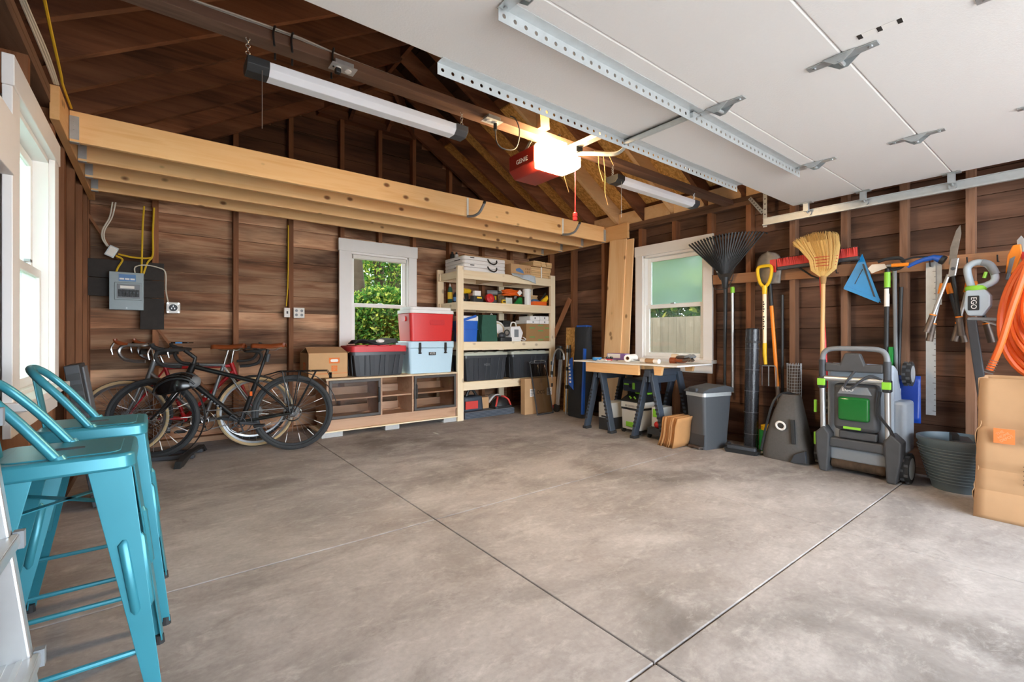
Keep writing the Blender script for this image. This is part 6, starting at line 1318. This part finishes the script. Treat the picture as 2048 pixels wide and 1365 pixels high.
for y, z, x, n2 in ((-0.295, 0.105, 0.02, 'rear_wheel'), (-0.265, 0.78, 0.20, 'front_wheel'), (0.25, 0.50, 0.20, 'front_wheel'), (0.27, 0.105, 0.10, 'rear_wheel')):
    r_ = 0.105 if z < 0.2 else 0.085
    w_ = G().cyl((x,y-0.025,z), (x,y+0.025,z), r_, n=26).obj(n2, 'black_rubber', mw, smooth=30); G().lathe([(0.0,-0.006),(r_*0.72,-0.004),(r_*0.74,0.0)], 24, M=Matrix.Translation((x, y-0.027, z)) @ Matrix.Rotation(R(90),4,'X')).obj('hubcap', 'galv_light', w_, smooth=True)
    for k in range(18): a = 2*PI*k/18; G().cbox((x+r_*math.cos(a), y+0.012*(1 if k % 2 else -1), z+r_*math.sin(a)), (0.016,0.022,0.016)).obj('tread_lug', 'mower_dark', w_)
for y in (-0.21, 0.20):
    G().cyl((-0.09,y,0.29), (-0.11,y,0.68), 0.019, n=14).obj('handle_tube', 'alu', mw, smooth=30); G().cbox((-0.11,y,0.70), (0.06,0.05,0.09)).obj('fold_joint', 'black_plastic', mw, bevel=0.01); G().cbox((-0.135,y,0.705), (0.02,0.055,0.055)).obj('lock_lever', 'lime', mw, bevel=0.006); G().cyl((-0.11,y,0.74), (-0.11,y,0.88), 0.024, n=14).obj('upper_sleeve', 'dark_grey', mw, smooth=30); G().cbox((-0.085,y,0.25), (0.06,0.05,0.13)).obj('lower_joint', 'dark_grey', mw, bevel=0.012)
G().tube(spline([(-0.11,-0.21,0.86),(-0.11,-0.20,0.93),(-0.11,-0.15,0.965),(-0.11,0.0,0.97),(-0.11,0.14,0.965),(-0.11,0.19,0.93),(-0.11,0.20,0.86)], 6), 0.019, 10).obj('push_bar', 'mid_grey', mw, smooth=True)
G().prism([(-0.19,0.79),(0.18,0.79),(0.18,0.86),(0.08,0.85),(0.05,0.935),(-0.05,0.935),(-0.08,0.85),(-0.19,0.86)], 'x', -0.125, -0.085).obj('control_console', 'mower_dark', mw, bevel=0.012)
G().cyl((-0.12,-0.19,0.735), (-0.12,0.18,0.735), 0.021, n=14).obj('cross_tube', 'alu', mw, smooth=30)
G().tube(spline([(-0.13,-0.02,0.80),(-0.15,0.02,0.73),(-0.15,0.04,0.68),(-0.15,0.0,0.67),(-0.15,-0.06,0.73),(-0.14,-0.12,0.77),(-0.13,-0.19,0.74)], 6), 0.009, 6).obj('cable', 'dark_grey', mw, smooth=True); G().tube(spline([(-0.12,-0.17,0.66),(-0.12,-0.16,0.5),(-0.11,-0.23,0.38),(-0.09,-0.26,0.26)], 6), 0.010, 6).obj('cable', 'black_plastic', mw, smooth=True)
for z in (0.50, 0.24): G().cbox((-0.06,0.265,z), (0.02,0.02,0.10)).obj('height_lever', 'lime', mw, bevel=0.004)
# ================================================================ tub and paper bag
tu = thing('rubber_tub', 'slate grey ribbed plastic bucket with oval rim', 'bucket', (4.41, 0.625, 0.0))
g = G().lathe([(0.0,0.0),(0.135,0.0),(0.16,0.10),(0.19,0.22),(0.215,0.32),(0.222,0.33),(0.222,0.355),(0.205,0.36),(0.20,0.33),(0.17,0.18),(0.13,0.02),(0.0,0.02)], 40, sy=0.98); g.obj('tub', 'tub_grey', tu, smooth=50)
for i in range(12): z = 0.06+i*0.021; r_ = 0.135+(0.215-0.135)*z/0.32+0.004; G().torus((0,0,z), (0,0,1), r_, 0.004, 40, 6).obj('rib', 'tub_grey', tu, smooth=True)
bt = thing('battery_case', 'black box lying inside the slate bucket', 'box', (4.44, 0.61, 0.20), R(15)); G().box(-0.11, 0.11, -0.05, 0.05, 0, 0.15).obj('case', 'dark_grey', bt, bevel=0.006); G().box(-0.10, 0.02, 0.02, 0.06, 0.15, 0.185).obj('lid', 'black_plastic', bt, bevel=0.004)
yb = thing('yard_bag', 'big brown paper yard bag with orange store logo standing open', 'paper bag', (4.03, 0.275, 0.0), R(0))
def bagwall(u, v):
    """closed rectangular loop, slightly crumpled, narrowing upwards"""
    P = [(-0.20,0.20),(-0.20,-0.20),(0.20,-0.20),(0.20,0.20),(-0.20,0.20)]
    k = min(3, int(u*4)); f = u*4-k; x = P[k][0]+(P[k+1][0]-P[k][0])*f; y = P[k][1]+(P[k+1][1]-P[k][1])*f
    s = 1-0.11*v; j = 0.006*math.sin(17*v+5*u)+0.005*math.sin(31*v*u+2); cr = 0.010*math.exp(-((v-0.66)/0.02)**2)+0.010*math.exp(-((v-0.36)/0.02)**2)+0.008*math.exp(-((v-0.20)/0.02)**2)
    n_ = [(-1,0),(0,-1),(1,0),(0,1)][k]
    return Vector((x*s+n_[0]*(j-cr)+0.03*v, y*s+n_[1]*(j-cr), 0.815*v))
G().grid(bagwall, 32, 40).obj('bag_walls', 'kraft', yb, smooth=25, solid=0.004); G().box(-0.19, 0.19, -0.19, 0.19, 0.0, 0.006).obj('bag_base', 'kraft', yb)
store_logo(yb, (-0.199, 0.075, 0.49), (R(1.5), 0, R(-90)), 0.085)
for k in range(2): G().torus((-0.195,-0.03,0.475+0.05*k), (1,0,0), 0.02, 0.005, 18, 4).obj('printed_ring', 'print_black', yb)
for k in range(5): G().box(-0.2085, -0.2075, -0.10, 0.0, 0.23+0.025*k, 0.236+0.025*k).obj('printed_line', 'print_black', yb)
tag(G().box(4.30, 4.34, 0.20, 0.205, 0.0, 0.001).obj('leaf_scrap', 'leather'), 'tiny dry leaf scrap lying on the concrete by the yard bag', 'leaf')

# ================================================================ tool rail and hanging tools
rl = thing('tool_rail', 'long wooden rail screwed across the studs for hanging tools', 'rail', (XR-0.001, 0, 0))
G().prism([(-0.3,1.535),(2.60,1.61),(2.60,1.71),(-0.3,1.635)], 'x', -0.022, 0.0).obj('rail_board', 'rail_wood', rl, bevel=0.003)
def zr(y): return 1.578+ (y)*0.0259
for y in (2.32, 1.95, 1.88, 1.50, 1.40, 1.10, 1.02, 0.80, 0.60, 0.45, 0.28):
    G().tube([(-0.02,y,zr(y)-0.005),(-0.07,y,zr(y)-0.01),(-0.085,y,zr(y)+0.035)], 0.0045, 6).obj('hook', 'black_plastic', rl)
XT = XR-0.11
rk_ = thing('leaf_rake', 'black fan leaf rake hanging head up beside the corner window', 'rake', (XT, 2.35, 0))
for k in range(24):
    u = (k-11.5)/11.5; a = u*R(37); base = Vector((0, u*0.045, 1.70)); tip = Vector((-0.02, u*0.385, 2.10-0.05*abs(u)**2+0.0))
    G().tube([base, base.lerp(tip, 0.5), tip, tip+Vector((0.045,0.01*u,-0.012))], 0.0085, 4).obj('tine', 'black_plastic', rk_)
G().prism([(-0.05,1.64),(0.05,1.64),(0.155,1.86),(-0.155,1.86)], 'x', -0.004, 0.006).obj('fan_plate', 'black_plastic', rk_); G().cyl((0,0,1.55), (0,0,1.66), 0.022, 0.04, n=12).obj('socket', 'black_plastic', rk_, smooth=30); G().cyl((-0.005,0.0,0.55), (0,0,1.58), 0.014, n=12).obj('handle', 'black_plastic', rk_, smooth=30)
G().box(-0.0065, -0.0045, 0.05, 0.085, 1.72, 1.82).obj('paper_label', 'paper', rk_)
g = G().tube(spline([(-0.01,0.13,1.70),(-0.03,0.10,1.56),(-0.03,0.0,1.54),(-0.03,-0.06,1.57),(-0.02,-0.10,1.68)], 5), 0.004, 6); g.obj('wire_brace', 'black_plastic', rk_)
gd = thing('garden_poles', 'silver pole beside a dark pole hanging behind the leaf rake', 'poles', (XT+0.03, 2.32, 0)); G().cyl((0,-0.035,0.50), (0,-0.03,1.55), 0.014, n=12).obj('silver_pole', 'alu', gd, smooth=30); G().cyl((0.02,0.06,0.55), (0.02,0.04,1.6), 0.012, n=12).obj('dark_pole', 'black_plastic', gd, smooth=30); G().cyl((0,-0.034,1.50), (0,-0.03,1.56), 0.02, n=10).obj('clip', 'lime', gd)
ds = thing('round_shovel', 'dark steel round shovel hanging head up behind the yellow garden fork', 'shovel', (XT+0.02, 1.94, 0))
def blade(u, v):
    y = (2*u-1); wdt = 0.12*(1-0.15*(1-v))*math.sqrt(max(0.0, 1-max(0, (v-0.55)/0.45)**2.2)); return Vector((-0.03+0.03*y*y+0.015*math.sin(PI*v), y*max(wdt, 0.004), 1.555+0.31*v))
G().grid(blade, 12, 14).obj('blade', 'shovel_steel', ds, smooth=True, solid=0.003); G().box(-0.022, -0.016, -0.075, -0.02, 1.66, 1.78).obj('paper_label', 'red', ds, (0,0,0)); G().tube([(0,0,1.60),(0.0,-0.012,1.52),(0.0,-0.025,1.35)], [0.024,0.02,0.018], 10).obj('socket', 'black_plastic', ds, smooth=True); G().tube([(0,-0.025,1.35),(-0.02,-0.085,0.62),(-0.02,-0.09,0.50)], 0.0165, 10).obj('handle', 'tool_orange', ds, smooth=True); G().tube([(-0.02,-0.085,0.60),(-0.022,-0.10,0.42)], 0.018, 10).obj('grip', 'metal_rust', ds, smooth=True)
gf = thing('garden_fork', 'garden fork with yellow D grip and pale lettered shaft, tines down', 'garden fork', (XT-0.03, 1.955, 0))
G().tube(spline([(0,0.0,1.52),(0,0.04,1.57),(0,0.062,1.66),(0,0.055,1.715),(0,0.0,1.725),(0,-0.055,1.715),(0,-0.062,1.66),(0,-0.04,1.57),(0,0,1.52)], 5), 0.015, 8).obj('d_grip', 'yellow', gf, smooth=True); G().cyl((0,0,1.46), (0,0,1.54), 0.02, 0.024, n=12).obj('grip_socket', 'yellow', gf, smooth=30); G().cyl((0,0,1.0), (0,0,1.47), 0.0175, n=12).obj('shaft', 'lumber_z', gf, smooth=30); G().tube([(0,0,1.0),(0,0,0.90),(0,-0.01,0.80)], [0.019,0.019,0.014], 12).obj('lower_sleeve', 'yellow', gf, smooth=True)
g = G(); g.tube([(0,0.085,0.60),(0,0.085,0.765),(0,0.075,0.79),(0,-0.09,0.79),(0,-0.10,0.765),(0,-0.10,0.60)], 0.006, 6)
for y in (0.024, -0.037): g.tube([(0,y,0.79),(0,y,0.60)], 0.006, 6)
g.obj('tines', 'steel', gf); [G().box(-0.0186, -0.0172, -0.002-0.005*(i % 2), 0.008, 1.13+i*0.022+(0.03 if i > 5 else 0), 1.142+i*0.022+(0.03 if i > 5 else 0)).obj('shaft_print', 'print_black', gf) for i in range(11)]
hr = thing('hoe_handle', 'short black handled hoe hanging behind the orange shovel shaft', 'hoe', (XT+0.07, 1.84, 0)); G().cyl((0,0,0.45), (0,0,1.45), 0.013, n=10).obj('shaft', 'black_plastic', hr, smooth=30); G().cyl((0,0,0.36), (0,0,0.55), 0.017, n=10).obj('grip', 'black_rubber', hr, smooth=30)
pb_ = thing('push_broom', 'wide push broom with red bristles hanging head up on a red handle', 'broom', (XT+0.02, 1.50, 0), 0, None, (R(-1.5), 0, 0))
G().box(-0.03, 0.03, -0.31, 0.31, 1.685, 1.715).obj('head_block', 'dark_grey', pb_, bevel=0.006)
rnd = random.Random(3)
for nm_, x0, mt_ in (('outer_bristles', -0.024, 'bristle_red'), ('inner_bristles', 0.006, 'bristle_dark')):
    g = G()
    for k in range(110):
        y = -0.305+0.61*k/109; g.add([(x0,y-0.003,1.715),(x0,y+0.003,1.715),(x0-0.012+rnd.uniform(-0.006,0.006),y+rnd.uniform(-0.004,0.004)+0.003,1.79+(0.012 if x0 > 0 else 0)),(x0-0.012,y-0.003,1.785+(0.012 if x0 > 0 else 0))], [(0,1,2,3)])
        g.add([(x0+0.01,y-0.003,1.715),(x0+0.018,y+0.003,1.715),(x0+0.018,y+0.003,1.79),(x0+0.01,y-0.003,1.79)], [(0,1,2,3)])
    g.obj(nm_, mt_, pb_)['kind'] = 'stuff'
G().cyl((0,-0.055,0.62), (0,-0.03,1.69), 0.0135, n=10).obj('handle', 'red', pb_, smooth=30)
for s in (-1, 1): G().tube([(0,s*0.15-0.01,1.69),(0,s*0.07-0.03,1.60),(0,-0.035,1.56)], 0.008, 6).obj('brace', 'black_plastic', pb_)
sbm = thing('corn_broom', 'straw corn broom hanging bristles up in front of the push broom', 'broom', (XT-0.075, 1.46, 0))
g = G(); rnd = random.Random(9)
for k in range(420):
    u = rnd.uniform(-1, 1); d = rnd.uniform(-1, 1); zt = 1.90+0.05*math.sqrt(max(0,1-u*u))+rnd.uniform(-0.02,0.012); lean_ = 0.04*u
    p = [(d*0.018, u*0.018, 1.57), (d*0.03, u*0.085, 1.63), (d*0.032, u*0.10, 1.72), (d*0.026, u*0.145+0.03, 1.82), (d*0.016, u*0.185+0.065-0.01*u, zt-0.02*max(0,u))]
    g.tube(p, [0.0035,0.0035,0.003,0.0025,0.001], 3, cap=False)
g.obj('bristles', 'straw', sbm)['kind'] = 'stuff'
core = G(); vs = []; m_ = 14
pr = [(1.565,0.02,0.02),(1.60,0.06,0.028),(1.66,0.088,0.03),(1.76,0.10,0.026),(1.88,0.15,0.018)]
for z, ry, rx in pr:
    for k in range(m_): a = 2*PI*k/m_; vs.append((rx*math.cos(a), ry*math.sin(a)+max(0,z-1.74)*0.42, z))
core.add(vs, [(i*m_+k, i*m_+(k+1) % m_, (i+1)*m_+(k+1) % m_, (i+1)*m_+k) for i in range(len(pr)-1) for k in range(m_)] + [tuple(range((len(pr)-1)*m_, len(pr)*m_))]); core.obj('straw_core', 'straw', sbm, smooth=True)
for z, ry in ((1.66,0.092),(1.685,0.098),(1.71,0.103),(1.735,0.104)): G().tube([(0.034*math.cos(2*PI*k/20), ry*math.sin(2*PI*k/20), z) for k in range(20)], 0.0025, 4, closed=True).obj('stitching', 'red', sbm)
G().lathe([(0.014,1.50),(0.02,1.52),(0.026,1.575)], 14).obj('binding', 'twine', sbm, smooth=True); G().cyl((0,0.01,0.62), (0,0,1.53), 0.0165, n=12).obj('handle', 'tool_handle', sbm, smooth=30)
sq = thing('speed_square', 'blue plastic roofing square hanging from the tool rail', 'speed square', (XT+0.065, 1.20, 0))
A_, B_, C_ = (0.025, 1.745), (0.155, 1.475), (-0.10, 1.335)
ctr = ((A_[0]+B_[0]+C_[0])/3, (A_[1]+B_[1]+C_[1])/3)
def inset(f): return [(ctr[0]+(p[0]-ctr[0])*f, ctr[1]+(p[1]-ctr[1])*f) for p in (A_, B_, C_)]
G().prism([A_, B_, C_], 'x', -0.004, 0.004).obj('plate', 'bright_blue', sq, bevel=0.001)
p_ = inset(0.93); G().bar((-0.006, p_[1][0], p_[1][1]), (-0.006, p_[2][0], p_[2][1]), 0.03, 0.012, up=(1,0,0)).obj('fence_lip', 'bright_blue', sq)
def slot(a, b, w_=0.012): G().bar((-0.0052, a[0], a[1]), (-0.0052, b[0], b[1]), w_, 0.002, up=(1,0,0)).obj('slot', 'dark_grey', sq)
slot((0.125,1.468), (-0.02,1.385)); slot((0.018,1.66), (-0.06,1.375)); slot((0.02,1.62), (0.075,1.50), 0.005)
tm = thing('string_trimmer', 'black garden trimmer with lime bands hanging from its looped handle', 'trimmer', (XT+0.02, 1.05, 0))
G().cyl((0,0.012,0.55), (0,0.0,1.60), 0.0165, n=12).obj('shaft', 'black_plastic', tm, smooth=30); G().cyl((0.02,-0.05,0.60), (0.02,-0.04,1.62), 0.014, n=12).obj('second_shaft', 'mid_grey', tm, smooth=30); G().cyl((0,0.0005,1.45), (0,0,1.57), 0.021, n=12).obj('upper_band', 'lime', tm, smooth=30); G().box(-0.02, 0.02, -0.035, -0.012, 0.78, 0.98).obj('lower_band', 'green', tm); G().cyl((0,0.004,1.30), (0,0.003,1.44), 0.0175, n=12).obj('print_band', 'paper', tm, smooth=30)
G().tube(spline([(0,0.06,1.66),(0,0.0,1.675),(0,-0.08,1.67),(0,-0.10,1.62),(0,-0.06,1.59),(0,0.0,1.60)], 6), 0.013, 8).obj('loop_handle', 'black_rubber', tm, smooth=True)
tg = thing('masonry_trowel', 'steel hand trowel with yellow grip hooked on the tool rail', 'trowel', (XT-0.035, 1.07, 1.60), 0, None, (R(-8), 0, 0)); G().prism([(0.09,0.02),(0.06,0.045),(-0.02,0.03),(-0.03,-0.005),(0.07,-0.025)], 'x', -0.002, 0.002).obj('blade', 'steel', tg); G().cyl((0,-0.03,0.01), (0,-0.07,0.005), 0.010, n=10).obj('neck', 'steel', tg, smooth=30); G().cyl((0,-0.06,0.006), (0,-0.16,-0.012), 0.014, n=10).obj('grip', 'tool_orange', tg, smooth=30)
sn = thing('snow_shovel', 'blue plastic snow shovel blade showing beside the mower wheel', 'shovel', (XR-0.04, 0.975, 0)); G().grid(lambda u, v: Vector((-0.02-0.05*math.sin(PI*u)*(1-v*0.5), -0.12+0.24*u, 0.40+0.36*v+0.0*u)), 12, 8).obj('blade', 'deep_blue', sn, smooth=True, solid=0.005); G().cyl((-0.0,0.02,0.72), (0.0,0.0,1.45), 0.014, n=10).obj('handle', 'black_plastic', sn, smooth=30); G().box(-0.082, -0.078, -0.015, 0.035, 0.55, 0.66).obj('printed_label', 'paper', sn)
rr_ = thing('drywall_square', 'long aluminium ruler hanging flat at the planks', 'ruler', (XR-0.045, 0.80, 0)); G().box(-0.002, 0.002, -0.028, 0.028, 0.47, 1.62).obj('blade', 'galv_light', rr_); 
for k in range(26): G().box(-0.0028, -0.002, -0.028, -0.028+(0.018 if k % 5 == 0 else 0.010), 0.50+k*0.042, 0.503+k*0.042).obj('scale_mark', 'print_black', rr_); 
G().box(0.004, 0.01, -0.06, -0.015, 1.30, 1.66).obj('second_rule', 'galv', rr_)
nz_ = thing('hose_nozzle', 'blue pistol hose nozzle resting on the tool rail', 'nozzle', (XT-0.02, 0.80, 1.625)); G().tube([(0,0.08,-0.01),(0,0.03,0.01),(0,-0.03,0.02),(0,-0.07,0.0)], [0.013,0.016,0.02,0.03], 10).obj('barrel', 'blue', nz_, smooth=True); G().cyl((0,-0.07,0.0), (0,-0.09,-0.012), 0.032, n=14).obj('spray_head', 'black_plastic', nz_, smooth=30); G().tube([(0,0.05,0.005),(0,0.12,-0.03)], 0.014, 8).obj('grip', 'blue', nz_, smooth=True); G().tube(spline([(0,0.0,0.03),(0,0.08,0.035),(0,0.16,0.015)], 5), 0.007, 6).obj('trigger', 'black_plastic', nz_, smooth=True)
def lopper(label, y, z, tilt, bl, c_, x):
    t_ = thing('garden_shears', label, 'shears', (x, y, z), 0, None, (R(tilt), 0, 0))
    if bl: G().prism([(-0.014,0.03),(0.022,0.02),(0.030,0.14),(0.016,0.26),(0.0,0.30),(-0.014,0.24)], 'x', -0.003, 0.003).obj('blade', 'shovel_steel', t_, bevel=0.001); G().prism([(-0.03,-0.06),(0.01,-0.07),(0.015,0.06),(-0.03,0.07)], 'x', -0.018, 0.012).obj('pivot_plate', 'steel', t_, bevel=0.006); G().cyl((-0.022,-0.008,-0.01), (-0.016,-0.008,-0.01), 0.012, n=12).obj('pivot_bolt', 'dark_grey', t_)
    for s, a in ((1, 8), (-1, -14)):
        p0 = Vector((0, s*0.012, -0.05)); p1 = p0+Vector((-0.01*s, s*0.30*math.sin(R(abs(a))), -0.30)); p2 = p0.lerp(p1, 1.42)
        h_ = G().cyl(p0, p1, 0.011, n=10).obj('handle', 'alu' if s == 1 else 'black_plastic', t_, smooth=30); G().cyl(p1, p2, 0.019, 0.021, n=12).obj('grip', 'metal_rust', h_, smooth=30); G().cyl(p1-(p1-p0)*0.03, p1, 0.020, n=12).obj('grip_ring', 'tool_orange', h_); 
        if not bl: G().cyl(p0, p0.lerp(p1, 0.25), 0.018, n=10).obj('collar', 'tool_orange', h_, smooth=30)
    return t_
lopper('long handled hedge shears with rusty upright blade hooked on the rail', 0.665, 1.555, 8, True, 'tool_orange', XT-0.055)
lopper('orange and black loppers hanging just behind the hedge shears', 0.71, 1.50, 2, False, 'tool_orange', XT+0.01)
lopper('orange and black loppers hanging beside the battery hedge trimmer', 0.575, 1.50, 2, False, 'tool_orange', XT+0.02)
ht_ = thing('hedge_trimmer', 'grey and lime battery hedge trimmer hanging blade down from the rail', 'hedge trimmer', (XT-0.10, 0.54, 0))
G().prism([(0.045,1.38),(0.055,1.26),(0.035,1.205),(-0.035,1.20),(-0.075,1.27),(-0.075,1.34),(-0.05,1.38)], 'x', -0.045, 0.045).obj('motor_body', 'ego_grey', ht_, bevel=0.01)
G().lathe([(0.05,1.375),(0.055,1.385),(0.055,1.40),(0.045,1.41)], 20, sx=0.8).obj('green_ring', 'lime', ht_, smooth=True)
G().tube(spline([(0,0.02,1.40),(0,0.035,1.47),(0,0.04,1.54),(0,0.0,1.57),(0,-0.05,1.555),(0,-0.085,1.50),(0,-0.09,1.44),(0,-0.05,1.41),(0,-0.01,1.40)], 5), 0.021, 10).obj('rear_handle', 'ego_grey', ht_, smooth=True); G().tube(spline([(-0.004,-0.03,1.567),(-0.004,-0.068,1.545),(-0.004,-0.095,1.48)], 4), 0.0235, 10).obj('soft_grip', 'mid_grey', ht_, smooth=True); G().tube([(0,-0.05,1.50),(0,-0.04,1.46)], 0.010, 8).obj('trigger', 'lime', ht_, smooth=True)
nb = G().rbox(-0.028, 0.028, -0.05, 0.05, -0.001, 0.002, 0.006).obj('name_badge', 'black_plastic', ht_, (-0.046, 0.005, 1.29), (R(90),0,R(-90))); text('EGO', 0.04, 'print_white', 'badge_lettering', nb, (0, 0, 0.0025), (0,0,R(-90)))
G().bar((0,0.04,1.185), (0,-0.125,1.175), 0.05, 0.022, up=(0,0,1)).obj('hand_guard', 'mid_grey', ht_, bevel=0.008); G().tube([(0,0.0,1.19),(0,-0.10,1.14)], 0.008, 6).obj('front_lever', 'alu', ht_)
G().bar((0,0.022,1.19), (-0.02,-0.05,0.52), 0.05, 0.022, up=(1,0,0)).obj('blade_cover', 'dark_grey', ht_, bevel=0.006)
sw = thing('folding_saw', 'orange and grey folding saw hung on the rail above the hose', 'saw', (XT-0.03, 0.385, 1.50), 0, None, (R(10), 0, 0)); G().prism([(-0.02,-0.02),(0.02,-0.02),(0.03,0.10),(0.018,0.17),(-0.02,0.18),(-0.035,0.12)], 'x', -0.014, 0.014).obj('handle', 'tool_orange', sw, bevel=0.008); G().prism([(-0.005,-0.06),(0.012,-0.06),(0.015,0.08),(-0.008,0.10)], 'x', -0.018, 0.018).obj('grip_inlay', 'mid_grey', sw, bevel=0.004)
pr_ = thing('pruning_shears', 'steel pruning shears standing on the rail beside the folding saw', 'pruners', (XT-0.03, 0.335, 1.62)); G().prism([(-0.015,0),(0.015,0),(0.02,0.08),(0.0,0.11),(-0.015,0.08)], 'x', -0.008, 0.008).obj('jaw', 'alu', pr_, bevel=0.003); G().tube([(0,0.0,0.0),(0,-0.02,-0.09)], 0.01, 8).obj('handle', 'red', pr_, smooth=True)
hs = thing('hose_coil', 'thick orange hose coiled on a hook above the paper yard bag', 'hose', (XT-0.16, 0.195, 0))
for k in range(7):
    cy = -0.005*k; ry = 0.225-0.014*k; rz_ = 0.43-0.03*k; x = -0.02*k+0.05+0.018*(k % 3)
    g = G().tube([(x+0.01*math.sin(3*a+k), cy+ry*math.sin(a)*(1-0.15*math.cos(a)), 1.20+0.012*k+rz_*math.cos(a)) for a in [2*PI*i/44 for i in range(44)]], 0.0185, 8, closed=True); g.obj('hose_loop', 'hose_orange', hs, smooth=True)
tl = G().tube(spline([(-0.09,0.10,1.50),(-0.10,0.16,1.25),(-0.10,0.215,1.0),(-0.09,0.265,0.84)], 7), 0.0185, 8).obj('hose_end', 'hose_orange', hs, smooth=True)
for k in range(6): u = k*0.016; G().torus((-0.093+0.0, 0.243+u*0.30, 0.905-u), (0,0.35,-1), 0.021, 0.0025, 14, 4).obj('spring_guard', 'steel', tl)
